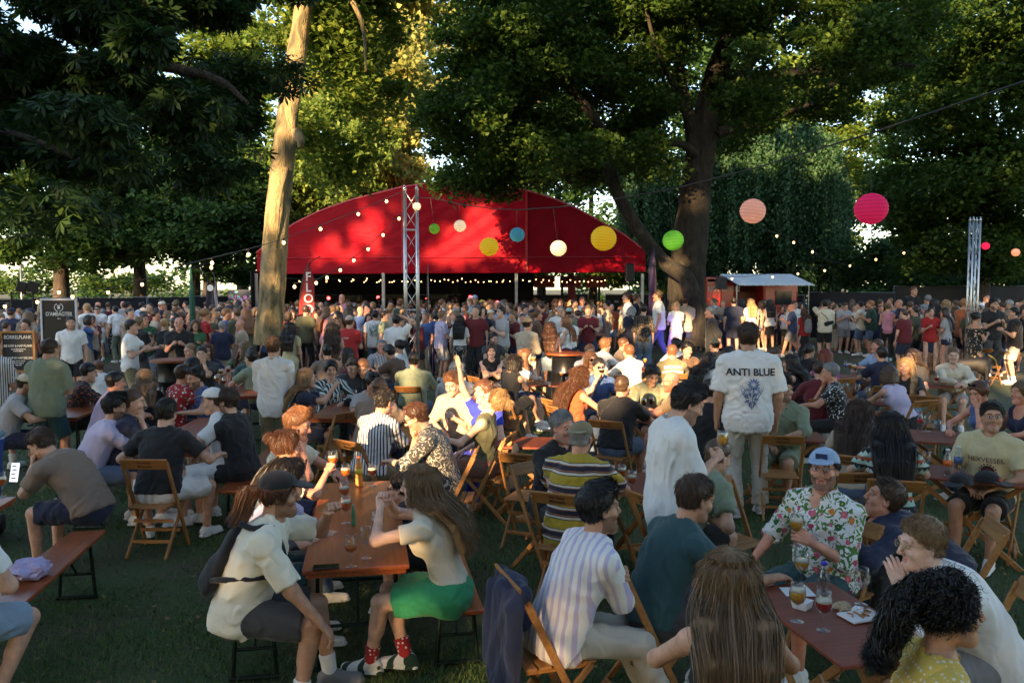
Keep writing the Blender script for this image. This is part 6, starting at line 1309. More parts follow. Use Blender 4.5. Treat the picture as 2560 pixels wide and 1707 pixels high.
# -- right side
hex_ = hero(H(1510, 95), -135, 'man with round glasses in pale yellow band tee at the right tables', **SIT, lean=2, nod=-4, yaw=22, b=1.06, top='tee', tee_t=.75, tc=('paleyellow',), bottom='shorts', bc=('black',), hair='short', hc='dark', gear='glasses', skin='tan', arms=('lap', 'lap'), seed=25)
hero(D(1085, 1030), 35, 'woman with very long brown hair in beige top seen from behind', sex='f', **SIT, lean=20, curve=6, nod=14, top='tee', tc=('beige',), bottom='trousers', bc=('denim',), hair='long', hc='brown', arms=('table', 'tablein'), seed=26)
hero(D(1320, 1140), 18, 'woman with long dark hair in green patterned tee seen from behind', sex='f', **SIT, lean=14, nod=10, top='tee', tc=('mint', 'aztec', 'black'), bottom='trousers', bc=('black',), hair='long', hc='dark', arms=('table', 'table'), seed=27)
person(*D(2000, 870), -110, 'woman in blue tank top laughing behind her hand', sex='f', **SIT, lean=14, nod=18, top='tank', neck='scoop', tc=('blue',), bottom='trousers', bc=('navy',), hair='bun', hc='auburn', gear='headglasses', skin='red', arms=('face', 'table'))
person(*D(2325, 870), -100, 'woman in dark blue top at the right edge with light brown hair', sex='f', **SIT, lean=8, top='tank', neck='scoop', tc=('navy',), bottom='shorts', bc=('navy',), hair='bun', hc='darkblond', arms=('table', 'lap'), skin='red')
person(*D(770, 700), 10, 'person in burgundy long sleeve top with brown bun from behind', **SIT, lean=16, nod=6, b=1.15, top='long', tc=('burgundy',), bottom='trousers', bc=('lightgrey',), hair='bun', hc='brown', arms=('table', 'table'))
person(*D(845, 715), -70, 'person with short grey brown hair smiling beside the burgundy top', **SIT, lean=12, nod=4, top='tee', tc=('black', 'flowers', 'white', 1.5), bottom='trousers', bc=('black',), hair='short', hc='grey', skin='red', smile=2, arms=('table', 'chin'))
person(*D(1300, 730), -20, 'woman in sleeveless lilac white top leaning left with straight brown hair', sex='f', **SIT, lean=26, side=-14, nod=8, top='tank', tc=('lilac',), bottom='trousers', bc=('black',), hair='bob', hc='brown', arms=('table', 'table'), hem=.07)
person(*D(1435, 665), -140, 'blonde woman smiling in grey tee right of the lilac top', sex='f', **SIT, lean=12, nod=4, top='tee', tc=('charcoal',), bottom='trousers', bc=('denim',), hair='longfront', hc='blond', smile=2, arms=('table', 'cheek'))
person(*D(1480, 590), -120, 'woman with long dark brown hair behind the blonde woman', sex='f', **SIT, lean=8, top='tee', tc=('charcoal',), bc=('black',), hair='long', hc='brown', arms=('lap', 'table'))
person(*D(1805, 585), -155, 'young man in cream shirt sitting at a small table looking at us', **SIT, lean=14, nod=2, top='long', neck='shirt', tc=('cream',), bottom='shorts', bc=('lightgrey',), hair='short', hc='darkblond', skin='pale', arms=('table', 'tablein'))
person(*D(1245, 575), -10, 'man in black polo seen from behind at the table with pale beers', **SIT, lean=10, b=1.15, top='tee', tc=('navy',), bottom='trousers', bc=('denim',), hair='short', hc='dark', arms=('table', 'table'))
lb_ = person(*D(1210, 510), -95, 'man in light blue shirt stretching out a phone to take a picture', **SIT, lean=6, b=1.1, top='shirt', neck='shirt', tc=('lightblue',), bottom='trousers', bc=('navy',), hair='short', hc='brown', skin='red', arms=('reach', 'table'))
o = flat_phone((0, 0, 0), 0, 'dark phone held out by the man in the light blue shirt'); o.location = tuple(held(lb_, 0, (0, .1, -.02))); o.rotation_euler = (R(70), R(20), R(-60))
person(*D(810, 590), -20, 'red haired woman in magenta top from behind', sex='f', **SIT, lean=22, nod=8, top='tee', tc=('magenta',), bottom='trousers', bc=('charcoal',), hair='bob', hc='red', arms=('cheek', 'table'))
person(*D(690, 545), 70, 'woman in black shirt with dark ponytail facing right', sex='f', **SIT, lean=10, b=1.15, top='shirt', tc=('black',), bottom='trousers', bc=('black',), hair='pony', hc='dark', gear='headglasses', arms=('table', 'table'))
person(*D(540, 640), -60, 'woman with long dark hair and black strap top facing left', sex='f', **SIT, lean=10, nod=8, top='strap', tc=('black',), bottom='skirt', bc=('black',), hair='long', hc='dark', arms=('table', 'table'))
person(*D(425, 580), 150, 'man in black patterned shirt looking down between the tables', **SIT, lean=12, nod=24, top='shirt', tc=('black', 'paisley', 'grey'), hair='short', hc='brown', arms=('table', 'table'))
person(*D(55, 590), 120, 'dark haired man looking down left of the standing man in the printed tee', **SIT, lean=12, nod=26, top='tee', tc=('lightgrey',), hair='short', hc='dark', arms=('table', 'table'))
# -- centre tables
person(*Fc(960, 115), 40, 'man in white striped shirt with sunlit back and short dark hair', **SIT, lean=18, nod=14, b=1.08, top='shirt', tc=('white', 'vstripe', 'navy', 2.6), bottom='trousers', bc=('khaki',), hair='short', hc='dark', skin='red', arms=('table', 'chin'), lod='hero')
person(*B(1290, 1000), 20, 'man in brown tee behind the white striped shirt', **SIT, lean=26, nod=12, b=1.08, top='tee', tc=('taupe',), bottom='trousers', bc=('navy',), hair='buzz', hc='brown', skin='red', arms=('table', 'table'))
person(*B(1950, 960), -155, 'sunlit man with moustache and glasses in beige tee playing cards', **SIT, lean=10, nod=16, top='tee', tee_t=.85, tc=('beige',), bottom='trousers', bc=('black',), hair='quiff', hc='ginger', gear='glasses', skin='pale', beard=.2, arms=('hold', 'lap'), lod='hero')
person(*G(75, 105), -75, 'blonde woman in olive tank top throwing her head back', sex='f', **SIT, lean=-2, nod=-40, top='tank', tc=('olive',), bottom='skirt', bc=('brown', 'flowers', 'red', 2), hair='bun', hc='blond', skin='pale', arms=('reach', 'lap'), hem=.08, lod='hero')
person(*B(2230, 1020), -140, 'dark haired woman raising a sunlit hand behind the card player', sex='f', **SIT, lean=8, top='crop', tc=('royal',), bottom='trousers', bc=('royal',), hair='long', hc='auburn', skin='pale', arms=('lap', 'up'))
person(*B(1990, 830), 5, 'person from behind in white tee with pale hair tied back', **SIT, lean=8, top='tee', tc=('lightgrey',), hair='bun', hc='white', arms=('table', 'table'))
person(*B(1600, 740), 8, 'broad man with grey dark hair in pale green shirt from behind', **SIT, lean=10, b=1.25, top='shirt', tc=('sage',), bottom='trousers', bc=('denim',), hair='short', hc='dark', skin='red', arms=('table', 'table'))
person(*B(1370, 670), -60, 'young man with black hair in brown tee leaning on his elbows', **SIT, lean=28, nod=20, top='tee', tc=('brown',), hair='quiff', hc='black', skin='tan', arms=('table', 'tablein'))
person(*B(1460, 610), -70, 'woman with long dark ponytail behind the young man in brown', sex='f', **SIT, lean=10, top='tee', tc=('white',), hair='pony', hc='dark', arms=('table', 'table'))
person(*B(1300, 610), 170, 'grey haired man in grey checked shirt', **SIT, lean=8, top='shirt', tc=('lightgrey', 'vstripe', 'grey', 2), hair='buzz', hc='grey', skin='red', arms=('table', 'table'))
person(*B(835, 820), 160, 'smiling dark haired woman in green striped jacket', sex='f', **SIT, lean=14, nod=8, top='long', tc=('darkgreen', 'vstripe', 'white', 2), bottom='trousers', bc=('black',), hair='bun', hc='dark', smile=1, arms=('table', 'chin'))
person(*B(1035, 800), 165, 'dark haired man in black polo looking down at the table', **SIT, lean=14, nod=24, top='tee', tc=('charcoal',), hair='short', hc='dark', arms=('table', 'tablein'))
person(*B(1130, 810), -170, 'ginger blond man bending over the table centre', **SIT, lean=20, nod=26, top='tee', tc=('charcoal',), hair='short', hc='ginger', arms=('table', 'table'))
person(*B(975, 690), -100, 'person with bobbed dark hair and red top facing left', sex='f', **SIT, lean=10, top='tee', tc=('burgundy',), hair='bob', hc='dark', gear='glasses', arms=('table', 'table'))
person(*B(1220, 940), 150, 'woman in white tee with sunglasses pushed into dark hair', sex='f', **SIT, lean=24, nod=18, top='tee', tc=('lightgrey',), hair='pony', hc='dark', gear='headglasses', arms=('cheek', 'table'))
person(*B(800, 660), -20, 'person in taupe tee with dark hair from behind left of the red top', **SIT, lean=12, top='tee', tc=('taupe',), hair='short', hc='dark', arms=('table', 'table'))
person(*B(620, 900), 80, 'woman with long fair hair lifting both hands at the table', sex='f', **SIT, lean=16, top='tee', tc=('navy',), hair='long', hc='darkblond', arms=((-.05, .5, 1.1, 'flat'), (.1, .5, 1.12, 'flat')))
white = person(*B(310, 615), 3, 'standing man from behind in loose white shirt and olive trousers', pose='stand', lean=1, top='shirt', neck='shirt', tc=('white',), bottom='trousers', bc=('khaki',), hair='short', hc='brown', arms=('hold', 'hold'), hem=-.17, lod='hero', legs='relaxed')
person(*B(110, 690), -15, 'man in teal tee with sunglasses on dark hair beside the white shirt', **SIT, lean=14, top='tee', tc=('teal',), hair='short', hc='dark', gear='headglasses', arms=('table', 'table'))
person(*B(35, 620), -170, 'laughing woman with long brown hair behind the teal tee', sex='f', **SIT, lean=10, top='tee', tc=('green',), hair='longfront', hc='auburn', smile=2, arms=('table', 'table'))
# -- left group
person(*A(1065, 1170), 62, 'man with glasses and lavender grey sweatshirt, hand on chin', **SIT, lean=24, curve=8, nod=6, b=1.08, top='long', tc=('lilac',), bottom='shorts', bc=('denim',), hair='quiff', hc='black', gear='glasses', beard=.6, skin='tan', arms=('tablein', 'chin'), lod='hero')
person(*A(1235, 1120), 75, 'dark haired man in navy tee behind the lavender sweatshirt', **SIT, lean=16, nod=6, top='tee', tc=('navy',), hair='short', hc='brown', arms=('table', 'chin'), skin='light')
bt = person(*A(1530, 1220), 2, 'man in black tee and white shorts from behind on a folding chair', **SIT, lean=16, nod=10, b=1.08, top='tee', tc=('black',), bottom='shorts', bc=('white',), hair='short', hc='dark', legs='wide', arms=((-.4, .4, .8), (.4, .42, .8)), lod='hero')
person(*A(2080, 1115), -75, 'bearded man in black tee facing left on the bench', **SIT, lean=14, nod=6, b=1.08, top='tee', tee_t=.8, tc=('black',), bottom='shorts', bc=('black',), hair='short', hc='brown', beard=.6, arms=('chin', 'lap'), lod='hero')
person(*A(1950, 1110), -100, 'man in white and navy cap and white tee next to the bearded man', **SIT, lean=10, nod=6, top='tee', tc=('white',), bottom='shorts', bc=('white',), hair='buzz', hc='brown', capk='front', capc=('white',), brc=('navy',), arms=('table', 'lap'), lod='hero')
person(*A(1790, 900), -140, 'smiling man with dark hair and beard in denim blue tee', **SIT, lean=22, nod=10, b=1.1, top='tee', tc=('blue',), hair='curly', hc='dark', beard=.6, arms=('table', 'table'), smile=2)
person(*A(1070, 940), 60, 'person in lilac tee with red brown hair facing right', **SIT, lean=20, nod=6, top='tee', tc=('lavender',), hair='short', hc='dark', skin='red', arms=('table', 'table'))
person(*A(1330, 910), -20, 'person with tousled long grey blond hair bent over the table', sex='f', **SIT, lean=30, nod=20, top='tee', tc=('black',), hair='long', hc='darkblond', arms=('table', 'table'))
person(*A(820, 850), 60, 'person with dark hair in black flowered shirt', **SIT, lean=20, nod=14, b=1.1, top='shirt', tc=('black', 'flowers', 'rust', 1.3), bottom='trousers', bc=('black',), hair='short', hc='dark', arms=('table', 'table'))
person(*A(465, 640), 12, 'standing man from behind in beige tee and dark teal shorts', pose='stand', lean=3, nod=10, b=1.12, top='oversize', tc=('sage',), bottom='shorts', bc=('teal',), hair='buzz', hc='brown', skin='tan', arms=('phone', 'hold'), hem=-.1, lod='hero', legs='relaxed', skc=('white',), socks=True)
person(*A(-50, 600), 10, 'standing man cut by the left edge in white striped shirt and black shorts', pose='stand', lean=2, b=1.1, top='tee', tee_t=.85, tc=('white', 'vstripe', 'navy', 3), bottom='shorts', bc=('black',), hair='short', hc='dark', arms=('down', 'hold'), hem=-.1, legs='relaxed', socks=True)
person(*A(250, 960), 70, 'man in cream cap and light grey tee crouched at the left table', **SIT, lean=22, nod=16, top='tee', tc=('lightgrey',), hair='short', hc='dark', capk='back', capc=('cream',), beard=.5, arms=('table', 'table'))
person(*E(225, 245), -80, 'man in brown tee hiding his face in his hands on the bench', **SIT, lean=26, curve=30, nod=34, b=1.1, top='tee', tee_t=.75, tc=('taupe',), bottom='shorts', bc=('navy',), hair='short', hc='brown', skin='light', arms=('face', 'face'), lod='hero', hem=-.02)
person(-120, 1240, 10, 'person cut by the left edge in white and grey tee on the front bench', **SIT, lean=4, b=1.15, top='tee', tc=('white',), bottom='shorts', bc=('lightdenim',), hair='short', hc='brown', arms=('down', 'lap'), legs='tuck', lod='hero', z=1.2)
for p, f_, lb, kw in ((A(1740, 650), -150, 'man in mint tee facing right at the left long table', dict(tc=('mint',), hair='buzz', hc='darkblond')), (A(1850, 680), 170, 'man with dark hair covering his mouth at the left long table', dict(tc=('charcoal',), hair='short', hc='dark', arms=('face', 'table'))), (A(1690, 870), 40, 'boyish person in red patterned tee beside the denim blue tee', dict(tc=('red', 'flowers', 'white'), hair='short', hc='brown')),
    (A(1900, 650), 160, 'woman with auburn hair drinking at the left long table', dict(sex='f', tc=('navy',), hair='bob', hc='auburn', arms=('table', 'drink'))), (A(2240, 630), -100, 'woman with long light brown hair laughing in the light at the left long table', dict(sex='f', tc=('olive',), hair='longfront', hc='darkblond', arms=('table', 'table'))), (A(2300, 720), -60, 'man in sage tee at the right end of the left long table', dict(tc=('sage',), hair='short', hc='dark', gear='headglasses')),
    (A(360, 460), 130, 'man in open white shirt seated behind the menu board', dict(top='shirt', tc=('white',), hair='short', hc='dark')), (A(160, 430), 175, 'smiling blonde woman seated behind the BORRELPLANK board', dict(sex='f', tc=('sage',), hair='longfront', hc='blond', smile=2)), (A(900, 800), -60, 'child-sized person with light brown hair and white tee', dict(tc=('white',), hair='short', hc='auburn', s=.85)),
    (A(1780, 790), 60, 'woman with dark hair from behind left of the denim blue tee', dict(sex='f', tc=('burgundy',), hair='bob', hc='dark')),
    (C_(105, 650), 175, 'woman in black strap dress with folded arms in the sun', dict(sex='f', top='strap', tc=('black',), hair='bun', hc='brown', arms=('cross', 'cross'), skin='pale')), (C_(320, 760), 40, 'woman with short dark hair in black top from behind on a folding chair', dict(sex='f', top='tank', tc=('black',), bottom='skirt', bc=('black',), hair='bob', hc='dark', legs='cross', skin='light', lod='hero', arms=('table', 'chin'))),
    (C_(425, 700), 100, 'woman with copper red hair holding a glass', dict(sex='f', tc=('white',), hair='longfront', hc='ginger', skin='pale', gear='headglasses', arms=('table', 'drink'))), (C_(130, 540), 150, 'bearded man in charcoal tee behind the folded arms woman', dict(tc=('charcoal',), hair='short', hc='dark', beard=.6)),
    (C_(930, 890), 65, 'woman with curly brown hair in rust orange sleeveless top', dict(sex='f', b=1.15, top='tank', tc=('rust',), bottom='trousers', bc=('denim',), hair='curlylong', hc='auburn', skin='red', lod='hero', gear='glasses')), (C_(1095, 800), 170, 'man in blue tee and sunglasses drinking dark beer', dict(tc=('blue',), hair='short', hc='dark', gear='sunglasses', arms=('table', 'drink'))),
    (C_(1310, 980), 30, 'man with shaved hair, black tee and denim shorts, seen from behind on a chair', dict(lean=20, b=1.12, tc=('black',), bottom='shorts', bc=('denim',), hair='buzz', hc='brown', skin='red', lod='hero')), (C_(1580, 880), 170, 'young man with curly dark hair and camouflage shirt looking down', dict(top='shirt', nod=24, tc=('sage', 'camo', 'khaki'), hair='curly', hc='dark', skin='tan')),
    (C_(1750, 930), -80, 'bald bearded man with glasses in tan tee', dict(tc=('tan',), hair='bald', hc='ginger', beard=.6, gear='glasses', skin='red', arms=('tablein', 'table'))), (C_(1360, 660), -30, 'man in sunlit white shirt from behind', dict(top='shirt', tc=('white',), hair='short', hc='ginger')), (C_(1155, 600), 60, 'young man with curly light hair and white shirt', dict(top='shirt', tc=('white',), hair='curly', hc='ginger')),
    (C_(1325, 590), 100, 'balding man in taupe tee in the sun', dict(tc=('taupe',), hair='thin', hc='ginger', skin='red')), (C_(1010, 660), 170, 'man with sunglasses in brightly lit white tee', dict(tc=('white',), hair='short', hc='ginger', gear='sunglasses')), (C_(1020, 730), 165, 'woman with sunglasses and fair hair in green white tee', dict(sex='f', tc=('mint',), hair='bob', hc='ginger', gear='sunglasses')),
    (C_(1760, 660), 2, 'man from behind in khaki sweatshirt with white lettering', dict(top='long', tc=('khaki',), hair='short', hc='ginger', skin='red')), (C_(1905, 640), 165, 'young man with dark fringe in brown and black shirt', dict(top='shirt', tc=('brown',), hair='curly', hc='black')), (C_(1800, 600), -10, 'person with curly black hair behind the khaki sweatshirt', dict(tc=('white',), hair='curly', hc='black')),
    (C_(2110, 740), 60, 'woman with very long straight dark hair and white tee', dict(sex='f', tc=('white',), hair='long', hc='dark', nod=12)), (C_(2150, 600), -30, 'man in khaki cap and black shirt turned left', dict(tc=('black',), hair='short', hc='dark', capk='back', capc=('khaki',))), (C_(2280, 680), -60, 'man with brown hair in light grey tee bent down', dict(tc=('lightgrey',), nod=20, hair='short', hc='brown')),
    (C_(2100, 1020), 10, 'man in black tee from behind beside the standing white tee man', dict(tc=('black',), hair='short', hc='dark'))):
    kw = dict(kw); kw.setdefault('arms', ('table', 'table')); kw.setdefault('lean', 14); kw.setdefault('nod', 6); person(p[0], p[1], f_, lb, pose='sit', **kw)
# -- standing people of the middle distance
def st(p, face, label, d=None, **k):
    k.setdefault('lean', 2); k.setdefault('pose', 'stand'); hz = 1.66 if k.get('sex') != 'f' else 1.57
    if d is None:
        w = atz(p[0], p[1], hz); dd = w[1]; d = dd if dd < 29 else 29 + (hash(label) % 7) * .0
    return person(p[0], p[1], face, label, d=d, **k)
BD = ('down', 'down'); HD = ('hold', 'hold'); D1 = ('down', 'hold')
for p, f_, lb, kw in (
    (A(1215, 430), 80, 'man in white tee and olive shorts reaching towards the woman in black', dict(tc=('white',), bc=('khaki',), hair='short', hc='dark', arms=('reach', 'hold'))), (A(1330, 365), 130, 'man in green tee and light jeans left of the woman in black', dict(tc=('green',), bottom='trousers', bc=('lightdenim',), hair='short', hc='brown', arms=HD, skin='red')),
    (A(1510, 405), 0, 'woman with blond bun in short black dress from behind', dict(sex='f', top='dress', neck='crew', bottom=None, tc=('black',), hair='bun', hc='blond', arms=HD)), (A(1640, 400), 165, 'bald man in black tee facing the woman in black', dict(b=1.1, tc=('black',), bc=('black',), hair='bald', skin='red', arms=HD)), (A(1750, 345), -120, 'bald man in dark brown jacket with sunlit head', dict(top='long', tc=('brown',), bottom='trousers', bc=('black',), hair='bald', skin='red', arms=HD)),
    (A(1985, 335), 2, 'woman with long blonde hair in denim shirt from behind', dict(sex='f', top='shirt', tc=('denim',), bottom='hotpants', bc=('denim',), hair='long', hc='blond', arms=HD, hem=-.1)), (A(1990, 235), 175, 'tall man with ginger hair and white tee above the denim shirt', dict(tc=('white',), bc=('navy',), hair='curly', hc='ginger', arms=D1)), (A(2130, 290), -90, 'man in light grey tee, black shorts and dark cap', dict(tc=('lightgrey',), bc=('black',), hair='short', hc='brown', capk='front', arms=('hold', 'hip'))),
    (A(2205, 275), -30, 'man in black tee and jeans from behind near the plane tree', dict(tc=('black',), bottom='trousers', bc=('denim',), hair='buzz', hc='brown', arms=('hip', 'hip'))), (A(2265, 295), 175, 'woman with wavy brown hair left of the plane tree', dict(sex='f', tc=('brown',), hair='longfront', hc='brown', bc=('denim',))), (A(1815, 290), 175, 'man with fair hair and beige shirt drinking from a glass', dict(top='shirt', tc=('beige',), hair='short', hc='darkblond', arms=('down', 'drink'), skin='red')),
    (A(1625, 290), 80, 'man in white tee with auburn hair facing right', dict(tc=('white',), hair='short', hc='auburn', arms=HD, skin='red')), (A(1530, 320), -100, 'woman with light brown hair behind the blond bun', dict(sex='f', tc=('white',), hair='bob', hc='darkblond')), (A(1435, 285), -20, 'woman in cream tank top with dark bun', dict(sex='f', top='tank', tc=('cream',), bottom='trousers', bc=('black',), hair='bun', hc='dark')), (A(1305, 240), 10, 'man in light blue shirt from behind', dict(top='shirt', tc=('lightblue',), hair='short', hc='dark')),
    (A(1152, 240), 5, 'man in grey tee and grey shorts from behind in the left crowd', dict(b=1.08, tc=('grey',), bc=('grey',), hair='short', hc='dark')), (A(1055, 275), -60, 'person in white shirt bending at a standing table', dict(tc=('white',), bottom='trousers', bc=('sage',), hair='short', hc='dark', lean=15)), (A(893, 270), 170, 'man with sunglasses in white tee and mint shorts', dict(tc=('white',), bc=('mint',), hair='short', hc='dark', gear='sunglasses', arms=D1)), (A(815, 290), 20, 'woman in straw hat and black top', dict(sex='f', top='tank', tc=('black',), bottom='skirt', bc=('black',), hair='long', hc='brown', capk='front', capc=('tan',))),
    (A(735, 315), -110, 'woman with strawberry blond hair and cream top', dict(sex='f', top='tank', tc=('cream',), bottom='trousers', bc=('royal',), hair='longfront', hc='ginger')), (A(650, 395), 150, 'man with moustache and white tee behind the khaki green tee', dict(tc=('white',), bc=('black',), hair='short', hc='dark', beard=.4)), (A(560, 375), 5, 'tall man in khaki green tee from behind left of the barrier', dict(b=1.1, tc=('olive',), bottom='trousers', bc=('denim',), hair='short', hc='dark', arms=('reach', 'hip'))),
    (A(430, 320), 80, 'woman with long black hair and white blouse', dict(sex='f', top='long', tc=('white',), bottom='trousers', bc=('black',), hair='long', hc='black')), (A(275, 305), -90, 'man in blue cap and white tee behind the brand sign', dict(tc=('white',), hair='short', hc='brown', capk='front', capc=('navy',))),
    (B(360, 320), 20, 'man in rust brown tee from behind at the foot of the plane tree', dict(b=1.1, tc=('rust',), bottom='trousers', bc=('black',), hair='short', hc='brown', beard=.5, arms=HD)), (B(535, 225), 5, 'man with fair hair in dark green printed tee from behind', dict(tc=('darkgreen',), hair='short', hc='darkblond')), (B(460, 440), 5, 'woman with long dark hair in pale yellow dress from behind', dict(sex='f', top='dress', bottom=None, tc=('paleyellow',), hair='long', hc='dark', s=.95)), (B(625, 310), 75, 'man in dark green polo and beige shorts facing right', dict(tc=('darkgreen',), bc=('stone',), hair='short', hc='dark', arms=HD)),
    (B(710, 280), 70, 'man with black hair, light grey tee and denim shorts', dict(tc=('lightgrey',), bc=('denim',), hair='short', hc='black', skin='brown', arms=HD)), (B(785, 290), 20, 'person in beige top and pale cap from behind', dict(tc=('beige',), hair='short', hc='brown', capk='front', capc=('cream',))), (B(900, 270), 80, 'man with ginger hair and beard in white shirt', dict(top='shirt', tc=('white',), hair='short', hc='ginger', beard=.5, skin='red')), (B(935, 170), 175, 'bald man with glasses in front of the tent opening', dict(tc=('pink',), hair='bald', gear='glasses', skin='red')),
    (B(1035, 280), 120, 'woman with dark curly hair and white blue top', dict(sex='f', tc=('lightblue', 'flowers', 'white'), hair='curly', hc='black')), (B(1165, 290), -60, 'bald sunlit man left of the printed white tee', dict(tc=('beige',), hair='bald', skin='red')), (B(1245, 325), 5, 'man with thinning hair in white tee with green print on the back', dict(b=1.12, tc=('white',), bc=('denim',), hair='thin', hc='dark', skin='red', arms=D1)), (B(1010, 385), 20, 'man in red tee and grey cap from behind', dict(tc=('red',), bc=('navy',), hair='short', hc='brown', capk='front', capc=('grey',), arms=HD)),
    (B(850, 450), -10, 'woman with very long curly brown hair from behind', dict(sex='f', top='tank', tc=('brown',), bc=('black',), hair='curlylong', hc='brown', s=.93)), (B(890, 390), 170, 'woman with ginger hair and sunglasses between the green and red shirts', dict(sex='f', tc=('lightgrey',), hair='longfront', hc='ginger', gear='headglasses')), (B(1330, 330), 90, 'man with auburn hair facing right beside the printed tee', dict(tc=('sage',), hair='short', hc='auburn')), (B(1440, 375), 15, 'man in white tee with raised arm on his head', dict(tc=('white',), bc=('black',), hair='short', hc='dark', arms=('down', 'head'), hem=-.14)),
    (B(1385, 225), 175, 'man in white tee looking down in front of the truss', dict(tc=('white',), hair='short', hc='dark', nod=10)), (B(1468, 225), 20, 'man in dark green tee at the left foot of the truss', dict(tc=('darkgreen',), hair='buzz', hc='auburn')), (B(1615, 310), -70, 'tall man with dark hair in long white tee facing left', dict(tc=('white',), bc=('black',), hair='quiff', hc='dark', nod=20, arms=HD, hem=-.2, s=1.05)), (B(2020, 370), 5, 'woman with long black hair, white tee and black dotted long skirt', dict(sex='f', tc=('white',), bottom='longskirt', bc=('black', 'dots', 'white'), hair='long', hc='black', hem=.08)),
    (B(2170, 305), -80, 'man with glasses, teal grey tee and navy shorts', dict(tc=('teal',), bc=('navy',), hair='short', hc='dark', gear='glasses', beard=.4, arms=('drink', 'hip'))), (B(1970, 300), -80, 'grey haired man with red face and white shirt', dict(top='shirt', tc=('white',), hair='short', hc='grey', skin='red', arms=HD)), (B(1860, 215), 70, 'man with ginger hair raising an arm right of the truss', dict(tc=('white',), hair='short', hc='ginger', arms=('down', 'reach'))), (B(2110, 200), 170, 'person in straw hat and mint top', dict(tc=('mint',), hair='short', hc='brown', capk='front', capc=('tan',))),
    (B(2155, 180), 175, 'person in light blue cap in front of the dark tent', dict(tc=('lightblue',), hair='short', hc='brown', capk='front', capc=('lightblue',))), (B(2225, 220), 80, 'man in yellow cap and white shirt', dict(tc=('white',), hair='short', hc='brown', capk='front', capc=('yellow',))), (B(1860, 330), 60, 'person in lavender white tee with cloth over the shoulder', dict(tc=('lilac',), hair='short', hc='darkblond', arms=HD, bc=('lightgrey',))),
    (C_(180, 255), 5, 'man in black and white vertical striped shirt and beige shorts from behind', dict(top='shirt', tc=('white', 'vstripe', 'black', 4), bc=('stone',), hair='short', hc='brown', arms=D1)), (C_(375, 255), -80, 'man in white tee with dark hair facing left by the striped shirt', dict(tc=('white',), bc=('navy',), hair='short', hc='dark')), (C_(470, 245), -70, 'dark haired man in cream shirt', dict(tc=('cream',), hair='short', hc='black')), (C_(440, 405), 40, 'man in beige shirt and backward cap with sunlit back', dict(top='shirt', tc=('beige',), bc=('tan',), hair='short', hc='dark', capk='back', capc=('tan',), arms=HD)),
    (C_(535, 325), 85, 'balding man in brown shirt facing right', dict(top='shirt', tc=('brown',), hair='thin', hc='ginger', skin='red', arms=HD)), (C_(640, 440), 8, 'woman with curly copper hair in white bandeau top and denim shorts', dict(sex='f', top='bandeau', tc=('white',), bottom='hotpants', bc=('lightdenim',), hair='curlylong', hc='auburn', hem=.07, arms=HD)), (C_(775, 385), -80, 'woman with long ginger hair in white top and burgundy trousers', dict(sex='f', top='tank', tc=('white',), bottom='trousers', bc=('burgundy',), hair='long', hc='ginger', hem=.05, arms=HD)),
    (C_(740, 215), 178, 'red faced man in the crowd under the tent edge', dict(tc=('black',), hair='short', hc='auburn', skin='red')), (C_(820, 300), 30, 'person in pale mint cap from behind', dict(tc=('sage',), hair='short', hc='brown', capk='front', capc=('mint',))), (C_(940, 195), 175, 'man in blue shirt facing us in front of the tent posts', dict(top='shirt', tc=('blue',), hair='short', hc='auburn', skin='red')), (C_(1040, 265), 10, 'person in blue cap and pale tie-dye shirt from behind', dict(top='shirt', tc=('lightblue', 'camo', 'cream', .4), bc=('khaki',), hair='short', hc='auburn', capk='front', capc=('navy',), hem=-.14)),
    (C_(955, 280), 15, 'person in denim vest and yellow skirt', dict(sex='f', top='tank', tc=('denim',), bottom='skirt', bc=('yellow',), hair='bob', hc='darkblond')), (C_(870, 215), 130, 'young man with black hair and black tee right of the centre', dict(tc=('black',), hair='short', hc='black')), (C_(1160, 225), -80, 'man in beige tee with dark shoulder bag', dict(tc=('beige',), bc=('stone',), hair='short', hc='dark')), (C_(1345, 160), -85, 'man with reddish hair and white tee towering over the crowd', dict(tc=('white',), hair='short', hc='auburn', d=27)),
    (C_(1330, 275), -20, 'woman with blonde bob and striped top', dict(sex='f', tc=('cream', 'hstripe', 'brown', 3), bottom='trousers', bc=('denim',), hair='bob', hc='blond')), (C_(1395, 290), 75, 'woman with grey bob in navy tee looking at her phone', dict(sex='f', b=1.15, tc=('navy',), bottom='trousers', bc=('charcoal',), hair='bob', hc='grey', nod=20, arms=('phone', 'phone'), d=23.5)), (C_(1505, 270), 15, 'person in dark patterned blouse and wide blue jeans', dict(sex='f', top='shirt', tc=('black', 'flowers', 'tan', 2), bottom='wide', bc=('denim',), hair='short', hc='dark', arms=('down', 'down'), d=23)),
    (C_(1440, 175), 90, 'man in dark jacket near the purple lit bar', dict(top='long', tc=('black',), hair='short', hc='auburn')), (C_(1625, 145), -80, 'tall man in white polo and jeans striding to the left', dict(tc=('white',), bottom='trousers', bc=('denim',), hair='short', hc='darkblond', legs='stride', skin='red', d=26, b=1.1)), (C_(1795, 235), -15, 'woman with blond bob in white top and cream trousers by the maple', dict(sex='f', tc=('white',), bottom='trousers', bc=('cream',), hair='bob', hc='blond', arms=HD, d=26)),
    (C_(1885, 195), 15, 'man in lavender beige shirt and navy shorts beside the maple', dict(top='shirt', tc=('beige',), bc=('navy',), hair='short', hc='auburn', arms=HD, d=26.5)), (C_(2110, 295), -75, 'balding man in black shirt with hands behind his back', dict(top='shirt', tc=('black',), bottom='trousers', bc=('black',), hair='thin', hc='grey', skin='red', arms=('back', 'back'), d=20)),
